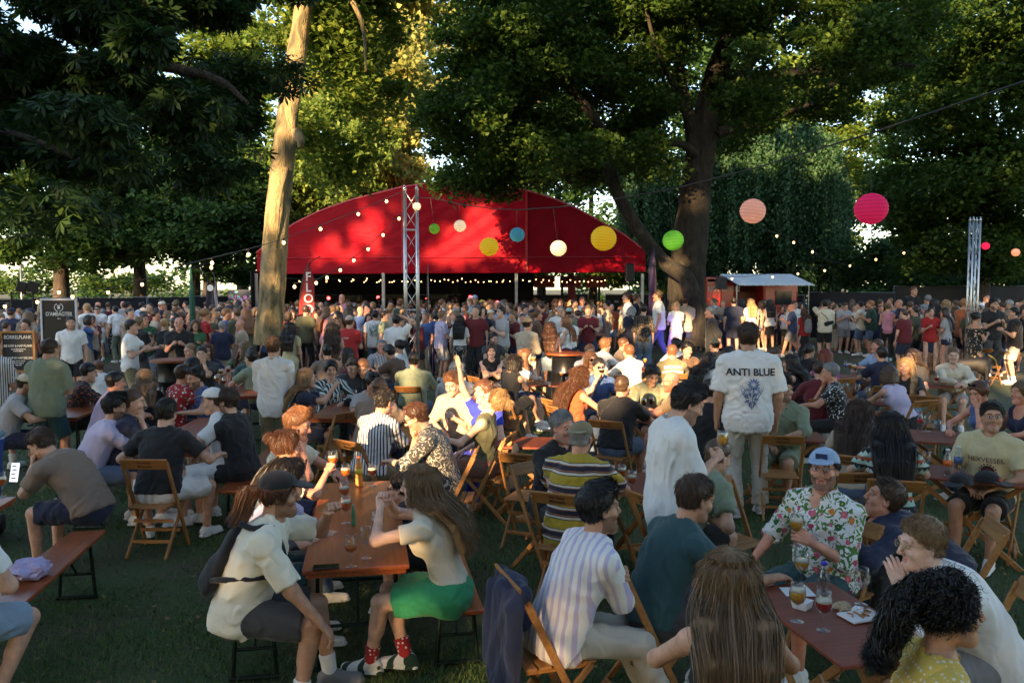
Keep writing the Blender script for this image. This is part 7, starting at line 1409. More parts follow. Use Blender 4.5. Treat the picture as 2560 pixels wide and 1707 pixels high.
    (D(105, 170), 5, 'man in navy tee in front of the food truck', dict(b=1.1, tc=('navy',), bc=('navy',), hair='short', hc='dark')), (D(240, 175), 2, 'woman with long blonde hair and white outfit in full sun', dict(sex='f', tc=('white',), bottom='skirt', bc=('cream',), hair='long', hc='blond', d=31)), (D(385, 180), 5, 'woman in white top and black skirt with dark hair', dict(sex='f', top='tank', tc=('white',), bottom='skirt', bc=('black',), hair='long', hc='dark', d=31)), (D(320, 190), -30, 'woman in denim shorts left of the black skirt', dict(sex='f', tc=('beige',), bottom='hotpants', bc=('denim',), hair='long', hc='brown', d=31.5)),
    (D(548, 215), -70, 'bald man in striped navy tee and grey shorts stepping left', dict(b=1.1, tc=('charcoal', 'hstripe', 'blue', 1.5), bc=('grey',), hair='bald', skin='red', legs='stride', arms=HD, d=28)), (D(580, 190), 170, 'man in white shirt behind the bald man', dict(top='shirt', tc=('white',), hair='short', hc='auburn', d=30)), (D(650, 250), -10, 'woman with long auburn hair, red and navy top and grey backpack', dict(sex='f', tc=('red',), bottom='skirt', bc=('black',), hair='long', hc='auburn', d=27.5)), (D(812, 190), 10, 'man in cream shirt, black shorts and crossbody bag from behind', dict(top='shirt', tc=('cream',), bottom='shorts', bc=('black',), hair='short', hc='dark', arms=('ear', 'hold'), d=27)),
    (D(970, 205), 175, 'man in grey tee looking down at a standing table', dict(tc=('lightgrey',), bc=('grey',), hair='short', hc='brown', nod=20, arms=HD, d=30)), (D(1078, 195), -50, 'man in cream tee and denim shorts by the black drum', dict(tc=('cream',), bc=('denim',), hair='short', hc='dark', arms=HD, d=29)), (D(1160, 190), -75, 'broad man in dark green shirt and denim shorts', dict(b=1.25, top='tee', tc=('darkgreen',), bc=('denim',), hair='short', hc='ginger', beard=.3, skin='red', arms=HD, d=28.5)), (D(1298, 210), 20, 'woman in pink tank top and black trousers', dict(sex='f', top='tank', tc=('pink',), bottom='trousers', bc=('black',), hair='bun', hc='darkblond', arms=HD, d=27)),
    (D(1380, 185), -70, 'bald man in navy tee and navy shorts with green shoes', dict(tc=('navy',), bc=('navy',), hair='bald', skin='red', arms=('hold', 'down'), d=27, shc=('darkgreen',))), (D(1605, 150), 10, 'bald man in grey patterned shirt', dict(top='shirt', tc=('grey', 'flowers', 'white', 2), bc=('navy',), hair='thin', hc='grey', skin='red', d=29)), (D(1655, 180), 15, 'woman with long dark hair, maroon top, white shorts and tan boots', dict(sex='f', top='crop', tc=('burgundy',), bottom='hotpants', bc=('white',), hair='long', hc='dark', shc=('tan',), skc=('tan',), socks=True, arms=HD, d=26)), (D(1745, 185), -10, 'blonde woman in white tee and denim shorts', dict(sex='f', tc=('white',), bottom='hotpants', bc=('lightdenim',), hair='long', hc='blond', arms=HD, d=28)),
    (D(1820, 190), -20, 'man in olive tee and khaki shorts beside the hawaiian shirt', dict(tc=('olive',), bc=('khaki',), hair='short', hc='brown', d=27)), (D(1895, 185), 75, 'man in orange leaf patterned shirt and navy shorts', dict(top='shirt', tc=('orange', 'flowers', 'sage', 1.5), bc=('navy',), hair='short', hc='ginger', skin='red', arms=HD, d=24)), (D(1985, 290), 80, 'woman with curly black hair in black floral off shoulder dress', dict(sex='f', b=1.15, top='dress', neck='off', bottom=None, tc=('black', 'flowers', 'beige', .8), hair='bun', hc='black', skin='tan', arms=D1, d=20)),
    (D(2065, 250), 5, 'woman in white top and black skirt left of the curly haired man', dict(sex='f', top='long', tc=('white',), bottom='skirt', bc=('black',), hair='long', hc='darkblond', d=23)), (D(2120, 190), 178, 'man with dark curly hair and beard in black tee facing us', dict(b=1.1, tc=('black',), bottom='trousers', bc=('charcoal',), hair='curly', hc='black', beard=.6, arms=HD, d=22.5)), (D(2265, 255), -75, 'man in black tee and cream cargo shorts on the right edge', dict(b=1.1, tc=('black',), bc=('stone',), hair='short', hc='black', arms=HD, d=20.5, socks=True)), (D(1500, 85), 165, 'man in black tee standing higher than the crowd by the fence', dict(tc=('black',), hair='short', hc='auburn', d=33)),
    (D(2060, 140), 175, 'man in light blue shirt near the slim truss tower', dict(top='shirt', tc=('lightblue',), hair='short', hc='brown', d=30)), (D(2230, 190), -80, 'man with grey hair and beige tee in the right crowd', dict(tc=('beige',), hair='short', hc='grey', d=27))):
    kw = dict(kw); st(p, f_, lb, **kw)
# ---------------------------------------------------------------- prints and lettering on clothes
def print_on(info, me, m, sz, up=.0, back=True, part='top', parent_name='print'):
    """project a flat XY mesh onto the garment along the torso's forward axis"""
    J = info['J']; g = info['parts'][part]; mesh = g.data; bv = BVHTree.FromPolygons([v.co for v in mesh.vertices], [tuple(p.vertices) for p in mesh.polygons]); n = J['fw']; u = J['up']; sg = -1 if back else 1; x = J['lat'] * (1 if back else -1); c = J['p'][2] + u * up
    for v in me.vertices:
        p = c + x * v.co.x + u * v.co.y + n * sg * .5; h = bv.ray_cast(Vector(p), Vector(-n * sg)); q = h[0] if h[0] is not None else Vector(c + x * v.co.x + u * v.co.y + n * sg * .15)
        v.co = q + Vector(n * sg) * (.011 + (.002 if v.co.z > 0 else 0))
    me.materials.clear(); me.materials.append(m); return obj(parent_name, me, g)
def dense(me, cut=.012):
    bm_ = bmesh.new(); bm_.from_mesh(me); bmesh.ops.triangulate(bm_, faces=bm_.faces)
    for _ in range(3):
        L_ = [e for e in bm_.edges if e.calc_length() > cut]
        if not L_: break
        bmesh.ops.subdivide_edges(bm_, edges=L_, cuts=1); bmesh.ops.triangulate(bm_, faces=bm_.faces)
    bm_.to_mesh(me); bm_.free(); return me
def txt(s, size, bold=.0): return dense(text_mesh(s, size, INK, bold, 0))
def flower_mesh(parts):
    m = MB()
    for kind, x, y, r, n, a0 in parts:
        for i in range(n):
            a = a0 + 2 * PI * i / n; d = (math.cos(a), math.sin(a)); t = (-d[1], d[0]); V = [(x + d[0] * r * .2, y + d[1] * r * .2, 0), (x + d[0] * r * .6 + t[0] * r * .14, y + d[1] * r * .6 + t[1] * r * .14, 0), (x + d[0] * r, y + d[1] * r, 0), (x + d[0] * r * .6 - t[0] * r * .14, y + d[1] * r * .6 - t[1] * r * .14, 0)]
            m.add(V, [(0, 1, 2, 3)])
    return m
NAVYI = mat('navy_ink', (.04, .06, .14), .8); BLUEI = mat('blue_ink', (.1, .18, .38), .8)
print_on(anti, txt('ANTI BLUE', .088, .002), mat('black_ink', (.015, .015, .02), .8), 1, .05, parent_name='shirt_lettering')
fm = flower_mesh([('f', .02, .03, .06, 12, 0), ('f', .045, -.03, .045, 10, .2), ('f', -.035, -.04, .045, 10, .4), ('f', .0, -.1, .07, 7, 0), ('f', -.085, .0, .022, 5, 1), ('f', .1, -.01, .022, 5, 1)]); s_ = MB()
for a, b in (((-.09, -.01), (-.01, -.17)), ((.1, -.02), (.015, -.17)), ((.02, .0), (0, -.19)), ((-.04, -.06), (-.005, -.17)), ((.05, -.05), (.01, -.18))):
    s_.bar((*a, 0), (*b, 0), .005, .0001, up=(0, 0, 1))
print_on(anti, dense(fm.mesh('m', BLUEI)), BLUEI, 1, -.085, parent_name='flower_print'); print_on(anti, dense(s_.mesh('m', NAVYI)), NAVYI, 1, -.085, parent_name='stem_print')
print_on(anti, txt('dusk garden  summer bloom', .014), mat('faded_red_ink', (.4, .12, .12), .8), 1, -.3, parent_name='small_lettering')
print_on(hex_, txt('HEXVESSEL', .06, .0), mat('maroon_ink', (.08, .015, .02), .8), 1, .0, back=False, parent_name='shirt_lettering')
m = MB(); m.lathe([(0, 0), (.055, 0)], (.02, -.1, 0), n=24)
for i in range(16): a = i * PI / 8; m.box((.02 + math.cos(a) * .066, -.1 + math.sin(a) * .066, 0), (.012, .012, .0001))
print_on(hex_, dense(m.mesh('m', INK)), mat('maroon_ink', (.08, .015, .02), .8), 1, .0, back=False, parent_name='round_print')
def find(lb): return [q for q in PEOPLE if lb in q['o']['label']][0]
kh = find('khaki sweatshirt with'); print_on(kh, txt('SMOOTH', .075, .004), WINK, 1, .06, parent_name='shirt_lettering'); print_on(kh, txt('CHRONICLES', .06, .004), WINK, 1, -.02, parent_name='shirt_lettering')
gp = find('white tee with green print'); m = MB(); r5 = random.Random(9)
for i in range(9):
    for j in range(10):
        if r5.random() < .72: m.box((-.11 + i * .027, .1 - j * .03, 0), (.02 * r5.uniform(.4, 1.3), .024 * r5.uniform(.3, 1.2), .0001))
print_on(gp, dense(m.mesh('m', INK), .03), mat('green_ink', (.03, .16, .15), .8), 1, .02, parent_name='picture_print')
gt = find('dark green printed tee'); print_on(gt, dense(flower_mesh([('f', 0, 0, .05, 6, 0)]).mesh('m', INK), .03), WINK, 1, .02, parent_name='emblem_print'); rt = find('red tee and grey cap'); print_on(rt, txt('La Belle', .05), WINK, 1, .03, parent_name='shirt_lettering')
# cap badges
def badge(info, mk, loc, sz):
    J = info['J']; cp = info['parts']['cap']; m = MB(); M_ = Matrix(np.vstack([np.hstack([J['Rh'], J['hc'][:, None]]), [0, 0, 0, 1]]).tolist()); return m, cp, M_
m, cp, M_ = badge(haw, 0, 0, 0); q = MB(); q.box((0, 0, 0), (.07, .004, .035)); b_ = q.build('cap_patch', mat('navy_patch', (.02, .03, .09), .7), cp); b_.matrix_local = M_ @ Matrix.Translation((0, .098, .088)) @ Matrix.Rotation(-.35, 4, 'X'); q = MB()
for i in range(4): q.add([(-.03 + i * .016, -.003, -.008), (-.014 + i * .016, -.003, -.008), (-.022 + i * .016, -.003, .008 + .004 * (i % 2))], [(0, 1, 2)])
q.build('peak_emblem', mat('peak_purple', (.25, .2, .5), .7), b_)
# ---------------------------------------------------------------- tables, benches, chairs and glasses further back
beer_table((-3.98, 5.35), R(10), 2.2, .6, 'orange beer table at the left edge beside the man hiding his face'); beer_bench((-3.2, 5.45), R(9), 2.3, 'long orange bench in the lower left with a lilac cloth')
crumple(tz(E(165, 975), .47), .13, cloth('lavender'), 'crumpled lilac sweater lying on the lower left bench', 4).name = 'sweater'
bpy.data.objects['sweater']['category'] = 'sweater'
ph = flat_phone(tz(E(83, 400), .95), 0, 'phone with lit white screen held up above the left bench', True); ph.rotation_euler = (R(75), 0, R(-5)); beer_glass(tz(E(12, 535)), 'amber', 'amber beer glass at the left edge of the picture', .5)
beer_table((-3.55, 9.35), R(4), 2.2, .62, 'orange beer table between the lavender sweatshirt and the bearded man'); beer_bench((-4.25, 9.0), R(4), 2.2, 'bench under the man in the lavender sweatshirt'); beer_bench((-2.75, 9.0), R(4), 2.2, 'bench under the bearded man in black')
beer_table((-2.2, 11.4), R(0), 2.0, .7, 'orange beer table with a black camera behind the white shirt'); beer_table((-4.3, 13.6), R(20), 2.2, .7, 'crowded orange beer table at the left by the denim blue tee'); beer_table((-6.0, 11.5), R(10), 2.2, .7, 'orange table behind the standing beige tee')
beer_bench((-1.4, 11.2), 0, 2.0, 'bench right of the table with the camera'); beer_bench((-3.0, 11.5), 0, 2.0, 'bench left of the table with the camera')
for c, a, L_, W_, lb in (((.72, 14.3), R(80), 1.0, .6, 'folding table in front of the woman with short dark hair'), ((1.85, 11.1), R(85), 1.0, .62, 'folding table with two dark beers beside the bald bearded man'), ((3.0, 9.3), R(80), .9, .6, 'folding table behind the standing man in the printed tee'), ((4.85, 9.2), R(70), 1.1, .8, 'big folding table with plastic cups in front of the blue tank top'), ((4.05, 7.35), R(60), 1.0, .6, 'folding table with bottles and a black cap'),
    ((7.2, 14.1), R(85), .9, .6, 'small folding table in front of the cream shirt'), ((6.3, 15.5), R(80), 1.1, .6, 'folding table with two pale beers and a water bottle'), ((4.9, 12.1), R(85), 1.2, .7, 'folding table in front of the burgundy top'), ((2.5, 16.8), R(85), 1.1, .7, 'folding table with three golden beers behind the centre'), ((.3, 8.9), R(85), 1.0, .6, 'folding table in front of the sunlit card player')):
    fold_table(c, a, L_, W_, lb)
for p, z, b_, fl, lb in ((C_(580, 920), .742, None, 0, 'empty glass on the table of the short haired woman'), (C_(748, 922), .742, 'amber', .45, 'amber beer on the table of the short haired woman'), (C_(1503, 1215), .742, 'brown', .8, 'left glass of black beer on the centre table'), (C_(1572, 1203), .742, 'brown', .8, 'right glass of black beer on the centre table'), (D(1673, 818), .742, 'red', .5, 'dark red beer in front of the cream shirt'), (D(1600, 1170), .742, None, 0, 'empty glass beside the bottle with the red label'), (D(1848, 1155), .742, None, 0, 'empty glass in front of the woman in blue'), (D(1942, 1165), .742, None, 0, 'empty glass nearest the man in the band tee'),
    (D(1525, 1520), .742, 'amber', .3, 'glass with a little amber beer beside the plastic bottles'), (D(1595, 1490), .742, None, 0, 'empty glass right of the little amber beer'), (D(1497, 1470), .742, None, 0, 'empty glass behind the little amber beer'), (D(1140, 930), .742, 'gold', .25, 'nearly empty golden beer by the lilac top'), (D(1060, 900), .742, None, 0, 'empty glass behind the nearly empty golden beer'), (D(968, 890), .742, 'amber', .3, 'amber glass beside the burgundy top'), (D(1033, 725), .742, 'gold', .7, 'right pale beer on the table of the black polo'), (D(998, 715), .742, 'amber', .7, 'left amber beer on the table of the black polo'),
    (B(860, 1120), .762, 'gold', .7, 'golden beer on the table with the camera'), (B(880, 1175), .762, None, 0, 'empty glass in front of the golden beer'), (B(1050, 1130), .762, 'red', .3, 'glass with red rest beside the camera'), (A(1990, 980), .762, 'amber', .6, 'amber beer glass leftmost on the crowded left table'), (A(2030, 910), .762, 'gold', .6, 'golden beer glass on the crowded left table'), (A(2060, 1000), .762, 'red', .5, 'red beer glass front centre on the crowded left table'), (A(2175, 990), .762, 'gold', .3, 'pale glass at the right of the crowded left table'), (A(2015, 830), .762, 'red', .6, 'small red beer at the back of the crowded left table'), (A(2095, 890), .762, 'red', .7, 'dark red glass at the back right of the crowded left table'),
    (A(1475, 1110), .762, 'gold', .4, 'golden beer in front of the denim blue tee'), (A(1615, 1080), .762, 'gold', .4, 'pale beer near the arm of the denim blue tee'), (A(1395, 1190), .762, 'amber', .7, 'amber beer behind the man with the white shorts'), (A(1330, 1250), .762, None, 0, 'empty glass by the hand of the navy tee man'), (C_(1420, 770), .742, 'gold', .8, 'rear golden beer behind the centre'), (C_(1475, 830), .742, 'gold', .8, 'front golden beer behind the centre'), (C_(1515, 800), .742, 'gold', .8, 'right golden beer behind the centre'), (Fc(1265, 290), .742, None, 0, 'empty glass by the card player')):
    beer_glass(tz(p, z), b_, lb, fl)
bottle(tz(D(1545, 1155), .742), 'small bottle with red label and red cap on the big folding table', PET, (.5, .02, .02), (.5, .02, .02), .2); bottle(tz(D(1755, 1520), .742), 'water bottle with orange label on the folding table', PET, (.8, .8, .8), (.7, .15, .02), .24, r=.035); bottle(tz(D(1838, 1495), .742), 'clear water bottle with blue label beside the orange one', PET, (.8, .8, .8), (.05, .12, .3), .24, r=.035); bottle(tz(D(968, 700), .742), 'small bottle with blue label on the table of the black polo', PET, (.05, .1, .4), (.05, .1, .4), .2)
for p, f_, lb in ((D(1680, 1150), .0, 'empty clear plastic cup on the big folding table'), (D(1790, 1165), .3, 'clear plastic cup with a rest of beer'), (C_(800, 940), 0, 'plastic cup at the right of the short haired woman table')):
    o = MB().lathe([(0, 0), (.028, 0), (.038, .1), (.037, .1), (.027, .002), (0, .002)], n=18).build('plastic_cup', PET, None, True, tz(p, .742)); tag(o, lb, 'cup')
    if f_: MB().lathe([(0, .003), (.026, .003), (.03, .035), (0, .035)], n=16).build('beer', BEER['amber'], o, True)
# black cap with orange sign lying on the table, camera, cards
class _: pass
def cap_prop(p, rz, label, mark=True):
    J = {'Rh': rotm('Z', rz), 'hc': v3(0, 0, -.02)}; c, br = make_cap(J, False, .007); o = obj('baseball_cap', mesh_np('baseball_cap', c[0], c[1], cloth('black')), None, p); obj('brim', mesh_np('brim', br[0], br[1], cloth('black')), o); tag(o, label, 'cap')
    if mark:
        m = MB()
        for k in range(3):
            a = PI / 2 + k * 2 * PI / 3; m.tube([(math.cos(t) * .017 + math.cos(a) * .014, 0, math.sin(t) * .017 + math.sin(a) * .014) for t in np.linspace(a + .7, a + 2 * PI - .7, 12)], .0025, n=5)
        m.tube([(math.cos(t) * .011, 0, math.sin(t) * .011) for t in np.linspace(0, 2 * PI, 12)], .002, n=5); q = m.build('orange_emblem', mat('orange_thread', (.7, .1, .02), .6), o); q.matrix_local = Matrix.Rotation(rz, 4, 'Z') @ Matrix.Translation((0, .103, .06)) @ Matrix.Rotation(.25, 4, 'X')
cap_prop(tz(H(1490, 470), .745), PI + .5, 'black cap with orange emblem lying on the folding table'); cap_prop(tz(H(1330, 480), .745), 2.2, 'plain black cap left of the emblem cap', False)
o = MB().box((0, 0, .04), (.13, .06, .08), bev=.01).build('camera', BLACKP, None, loc=tz(B(1000, 1150), .765)); m = MB(); m.lathe([(0, 0), (.035, 0), (.036, .07), (.028, .07), (0, .06)], n=18, M=Matrix.Rotation(PI / 2, 4, 'X')); m.build('camera_lens', mat('lens_black', (.01, .01, .015), .15), o, True, (0, -.03, .04)); m = MB(); m.box((0, 0, .09), (.05, .05, .025), bev=.006); m.build('viewfinder_hump', BLACKP, o); tag(o, 'black camera with lens lying on the table behind the white shirt', 'camera')
# chairs: placed under the sitters that have one in view, then the free ones
def chair_under(lb, label, off=-.06, turn=0):
    q = find(lb); a = q['face']; q['chair'] = 1; return folding_chair(q['loc'][0] - math.sin(-a) * -1 * off * -1 if False else q['loc'][0] + math.sin(-a) * off, q['loc'][1] + math.cos(a) * off, math.degrees(-a) + turn, label)
for lb, cl in (('white shorts', 'folding chair with maker lettering under the man in white shorts'), ('short dark hair in black top', 'folding chair under the woman in the black top'), ('black tee and denim shorts', 'folding chair under the man in denim shorts'), ('mustard striped', 'folding chair under the man in mustard stripes'), ('lilac striped shirt', 'folding chair with navy jacket under the lilac striped shirt'), ('dark teal tee', 'folding chair under the man in the dark teal tee'), ('olive tank top throwing', 'folding chair under the woman in the olive top'),
    ('leaf patterned shirt holding', 'folding chair under the man with leaf patterned shirt'), ('grey haired man in black tee', 'folding chair left of the grey haired man'), ('tropical floral', 'folding chair under the man in the tropical shirt'), ('navy long sleeve', 'folding chair under the man in navy'), ('white tee leaning', 'folding chair under the blond man in white'), ('yellow polka', 'folding chair under the polka dot blouse'), ('very long straight blonde', 'folding chair under the blonde woman in front'), ('pale yellow band', 'folding chair under the man in the band tee'),
    ('beige top seen', 'folding chair under the beige top'), ('green patterned tee', 'folding chair under the green patterned tee'), ('burgundy long', 'folding chair under the burgundy top'), ('sleeveless lilac', 'folding chair under the lilac top'), ('cream shirt sitting', 'folding chair under the young man in the cream shirt'), ('olive green shirt', 'folding chair under the olive green shirt'), ('pale green shirt', 'folding chair under the man in the pale green shirt'), ('rust orange', 'folding chair under the rust orange top'), ('khaki sweatshirt', 'folding chair under the khaki sweatshirt'),
    ('white striped shirt with', 'folding chair under the white striped shirt'), ('folded arms in the sun', 'folding chair under the woman with folded arms'), ('playing cards', 'folding chair under the card player'), ('black polo seen', 'folding chair under the black polo'), ('blue tank top', 'folding chair under the blue tank top'), ('bald bearded man', 'folding chair under the bald bearded man'), ('camouflage', 'folding chair under the camouflage shirt'), ('straight dark hair and white tee', 'folding chair under the straight haired woman'),
    ('strap top facing left', 'folding chair under the strap top'), ('magenta', 'folding chair under the magenta top'), ('light blue shirt stretching', 'folding chair under the light blue shirt'), ('bottle green tee', 'folding chair under the bottle green tee'), ('card player', 'folding chair behind the raised hand')): chair_under(lb, cl)
w = atz(*D(460, 1500), .45); folding_chair(w[0], w[1], 10, 'empty folding chair right of the standing man in the printed tee'); w = atz(*B(890, 1500), .5); folding_chair(w[0], w[1] + .1, -50, 'folding chair pushed between the ginger man and the striped shirt'); w = atz(*G(190, 560), .5); folding_chair(w[0] + .1, w[1] - .1, 20, 'folding chair left of the man in the mustard tee'); w = atz(*G(1300, 760), .55); folding_chair(w[0], w[1], 150, 'folding chair behind the man in dark teal'); w = atz(*D(2080, 650), .5); folding_chair(w[0], w[1], 60, 'folding chair near the black dog'); w = atz(*D(1490, 330), .5); folding_chair(w[0], 29, -40, 'pale high folding chair in the right crowd', 1.5)
for p, f_, lb in ((D(610, 900), 20, 'folding chair back left of the burgundy top'), (D(1190, 850), -20, 'folding chair between the two right tables'), (D(1570, 930), 30, 'folding chair near the cream shirt table'), (D(1040, 1530), 5, 'folding chair with lettering behind the light blue cap'), (C_(40, 930), 60, 'folding chair at the left of the folded arms woman'), (C_(760, 1150), 60, 'folding chair left of the rust orange top')):
    w = atz(p[0], p[1], .8); folding_chair(w[0], w[1], f_, lb)
# navy jacket over a chair back
q = find('lilac striped shirt'); a = q['face']; c = q['loc'] + v3(math.sin(a) * .24, -math.cos(a) * .24, 0) + v3(0, 0, .83)
P = [cap((-.19, 0, .02), (.19, 0, .02), .04, .04, k=.03), cap((-.17, -.05, -.05), (-.13, -.07, -.42), .05, .06, k=.06), cap((.15, -.05, -.05), (.12, -.07, -.5), .05, .06, k=.06), cap((0, -.05, -.02), (0, -.08, -.45), .06, .07, k=.1), cap((-.05, .04, -.02), (0, .05, -.2), .05, .04, k=.08), cap((.2, -.06, -.05), (.24, -.08, -.55), .05, .035, k=.03)]
V, Q = polyg(P, .012, folds(4, .014, 1.2)); o = obj('jacket', mesh_np('jacket', V, Q, cloth('navy')), None, tuple(c)); o.rotation_euler = (0, 0, a); tag(o, 'navy sweater hung over the back of the front folding chair', 'sweater')
# backpack of the man in the cap and shoulder bags
def blobprop(name, prims, m, loc, rz, label, cat_, res=.014):
    V, Q = polyg(prims, res, folds(3, .006)); o = obj(name, mesh_np(name, V, Q, m), None, tuple(loc)); o.rotation_euler = (0, 0, rz); tag(o, label, cat_); return o
J = capman['J']; bk = J['p'][2] - J['fw'] * .17 - J['up'] * .06; bp_ = obj('backpack', mesh_np('backpack', *polyg([cap(bk + J['up'] * .06, bk - J['up'] * .18, .095, .11, J['fw'], .42, k=.03), cap(bk - J['fw'] * .03 - J['up'] * .1, bk - J['fw'] * .03 - J['up'] * .17, .07, .075, J['fw'], .5, k=.02)], .012, folds(3, .004)), cloth('black'))); bp_.matrix_world = capman['M']; tag(bp_, 'black backpack on the back of the man in the black cap', 'backpack')
st_ = MB(); sh = J['sh'][1] - J['lat'] * .07; 
st_.tube([tuple(x) for x in catmull([bk + J['up'] * .2 + J['lat'] * .1, sh - J['fw'] * .09 + J['up'] * .04, sh + J['up'] * .088, sh + J['fw'] * .12 - J['up'] * .02, J['p'][2] + J['fw'] * .155 + J['lat'] * .13, J['p'][2] + J['lat'] * .2 + J['fw'] * .02 - J['up'] * .08, bk - J['up'] * .15 + J['lat'] * .1], 22)], .017, n=6); st_.build('shoulder_strap', cloth('black'), bp_, True)
q = find('olive tank top throwing'); blobprop('tote_bag', [cap((0, -.02, .1), (0, .02, -.25), .09, .16, (1, 0, 0), .4, k=.03)], cloth('black'), q['loc'] + v3(math.sin(q['face']) * .32, -math.cos(q['face']) * .3, .6), q['face'] + PI / 2, 'black tote bag hanging behind the woman in the olive top', 'bag')
q = find('grey backpack'); blobprop('backpack', [cap((0, 0, .1), (0, 0, -.14), .11, .13, (0, 1, 0), .6, k=.03)], cloth('grey'), q['loc'] + v3(.03, -.24, 1.15), 0, 'small grey backpack of the auburn haired woman', 'backpack', .02)
for lb, cc, lab in (('bandeau', 'black', 'black bag on the shoulder of the woman in denim shorts'), ('crossbody', 'black', 'black crossbody bag over the cream shirt'), ('grey bob', 'khaki', 'olive handbag of the woman in navy'), ('dark shoulder bag', 'black', 'dark shoulder bag of the man in beige')):
    q = find(lb); J = q['J']; c = J['p'][1] - J['fw'] * .18 + J['lat'] * .1; V, Q = polyg([cap(c - J['lat'] * .09, c + J['lat'] * .07 + J['up'] * .05, .07, .05, J['fw'], .5)], .018); o = obj('shoulder_bag', mesh_np('shoulder_bag', V, Q, cloth(cc))); o.matrix_world = q['M']; tag(o, lab, 'bag'); m = MB()
    m.tube([tuple(x) for x in catmull([c, J['p'][2] - J['fw'] * .17, J['sh'][0] - J['fw'] * .09 + J['lat'] * .07, J['sh'][0] + J['up'] * .085 + J['lat'] * .08, J['p'][2] + J['fw'] * .16, c + J['fw'] * .3], 16)], .009, n=5); m.build('strap', cloth(cc), o, True)
# glasses and phones held in hands
n_ = 0
for q in PEOPLE:
    for i in (0, 1):
        pass
q = find('grey bob'); flat_phone(held(q, 1, (0, .1, -.02)), 0, 'phone in the hands of the woman with the grey bob').rotation_euler = (R(60), 0, 1.2)
q = find('copper red hair'); beer_glass(held(q, 1, (0, .09, -.03)) + v3(0, 0, -.08), 'gold', 'golden beer raised by the copper haired woman', .5); q = find('sunglasses drinking dark beer'); beer_glass(held(q, 1, (0, .09, -.03)) + v3(0, 0, -.08), 'brown', 'dark beer raised by the man in the blue tee', .5)
for lb, i in (('green tee and light jeans', 1), ('dark green polo', 1), ('broad man in dark green', 0), ('teal grey tee and navy', 0), ('glass', 1), ('grey shorts stepping', 0)):
    q = find(lb); beer_glass(held(q, i, (0, .09, -.03)) + v3(0, 0, -.08), 'amber', 'beer in the hand of the ' + ' '.join(q['o']['label'].split()[:7]), .5)
# dog
def dog():
    p = atz(*D(1960, 760), 0); p = aty(D(1960, 0)[0], HZ, 19.3); P = [cap((0, -.28, .52), (0, .22, .54), .12, .14, (1, 0, 0), .85), ell((0, .22, .5), (.13, .16, .17)), cap((0, .32, .6), (0, .46, .76), .085, .07), ell((0, .52, .8), (.07, .09, .07)), cap((0, .56, .79), (0, .68, .76), .04, .03), cap((0, -.38, .58), (0, -.6, .42), .025, .012)]
    for s in (-1, 1):
        P += [cap((s * .08, .28, .45), (s * .09, .27, .24), .055, .035), cap((s * .09, .27, .24), (s * .09, .28, .03), .03, .025), cap((s * .09, .28, .03), (s * .09, .33, .025), .03, .025), cap((s * .09, -.28, .48), (s * .1, -.2, .3), .08, .045), cap((s * .1, -.2, .3), (s * .1, -.34, .2), .04, .026), cap((s * .1, -.34, .2), (s * .1, -.3, .03), .026, .024), cap((s * .1, -.3, .03), (s * .1, -.25, .025), .03, .025), ell((s * .06, .5, .85), (.02, .035, .06))]
    V, Q = polyg(P, .014); m1 = mat('dog_black', (.012, .011, .012), .5, bump=.4, bscale=150); m2 = mat('dog_tan', (.3, .2, .1), .6); c = V[Q].mean(1); mi = ((c[:, 1] > .6) & (c[:, 2] < .77) | (c[:, 2] < .12)).astype(int); o = obj('dog', mesh_np('dog', V, Q, [m1, m2], mi), None, (p[0], p[1], 0)); o.rotation_euler = (0, 0, -PI / 2 - .2); o.scale = (1.15,) * 3; tag(o, 'black and tan dog standing beside the woman in the floral dress', 'dog')
    m = MB(); m.tube([(math.cos(t) * .085, .38 + math.sin(t) * .06, .67 + math.sin(t) * -.05) for t in np.linspace(0, 2 * PI, 14)], .012, n=6); m.build('collar', cloth('yellow'), o, True)
dog()
# ---------------------------------------------------------------- the deeper crowd
rc = random.Random(21); taken = [(q['loc'][0], q['loc'][1]) for q in PEOPLE]
protos = []
TOPC = [('white', 15), ('black', 8), ('navy', 5), ('lightgrey', 4), ('cream', 4), ('beige', 3), ('grey', 3), ('olive', 3), ('lightblue', 3), ('blue', 3), ('burgundy', 2), ('green', 1), ('rust', 2), ('pink', 2), ('charcoal', 4), ('brown', 2), ('lavender', 1), ('teal', 2), ('red', 1), ('mint', 1), ('yellow', 1)]
BOTC = ['navy', 'black', 'denim', 'lightdenim', 'khaki', 'stone', 'grey', 'charcoal']
HCC = ['dark', 'brown', 'darkblond', 'blond', 'auburn', 'black', 'grey', 'ginger']
V_ = [dict(sex='m', arms=('down', 'hold'), hair='short'), dict(sex='m', arms=('hold', 'hip'), hair='short', legs='relaxed'), dict(sex='m', arms=('hold', 'hold'), hair='quiff', lean=5), dict(sex='m', arms=('down', 'down'), hair='short', bottom='trousers'), dict(sex='f', arms=('hold', 'down'), hair='long', bottom='hotpants'), dict(sex='f', arms=('hold', 'hold'), hair='long', bottom='trousers', top='tank'), dict(sex='f', arms=('down', 'hold'), hair='bun', bottom='skirt'), dict(sex='f', arms=('hip', 'drink'), hair='bob', bottom='trousers'), dict(sex='m', arms=('down', 'drink'), hair='buzz', b=1.12), dict(sex='m', arms=('hold', 'down'), hair='bald', b=1.15), dict(sex='m', arms=('down', 'hold'), hair='short', capk='front', top='shirt'), dict(sex='f', arms=('hold', 'down'), hair='long', top='dress', bottom=None), dict(sex='m', arms=('reach', 'down'), hair='curly'), dict(sex='f', arms=('hold', 'hold'), hair='pony', bottom='hotpants', top='crop')]
BUILT = []
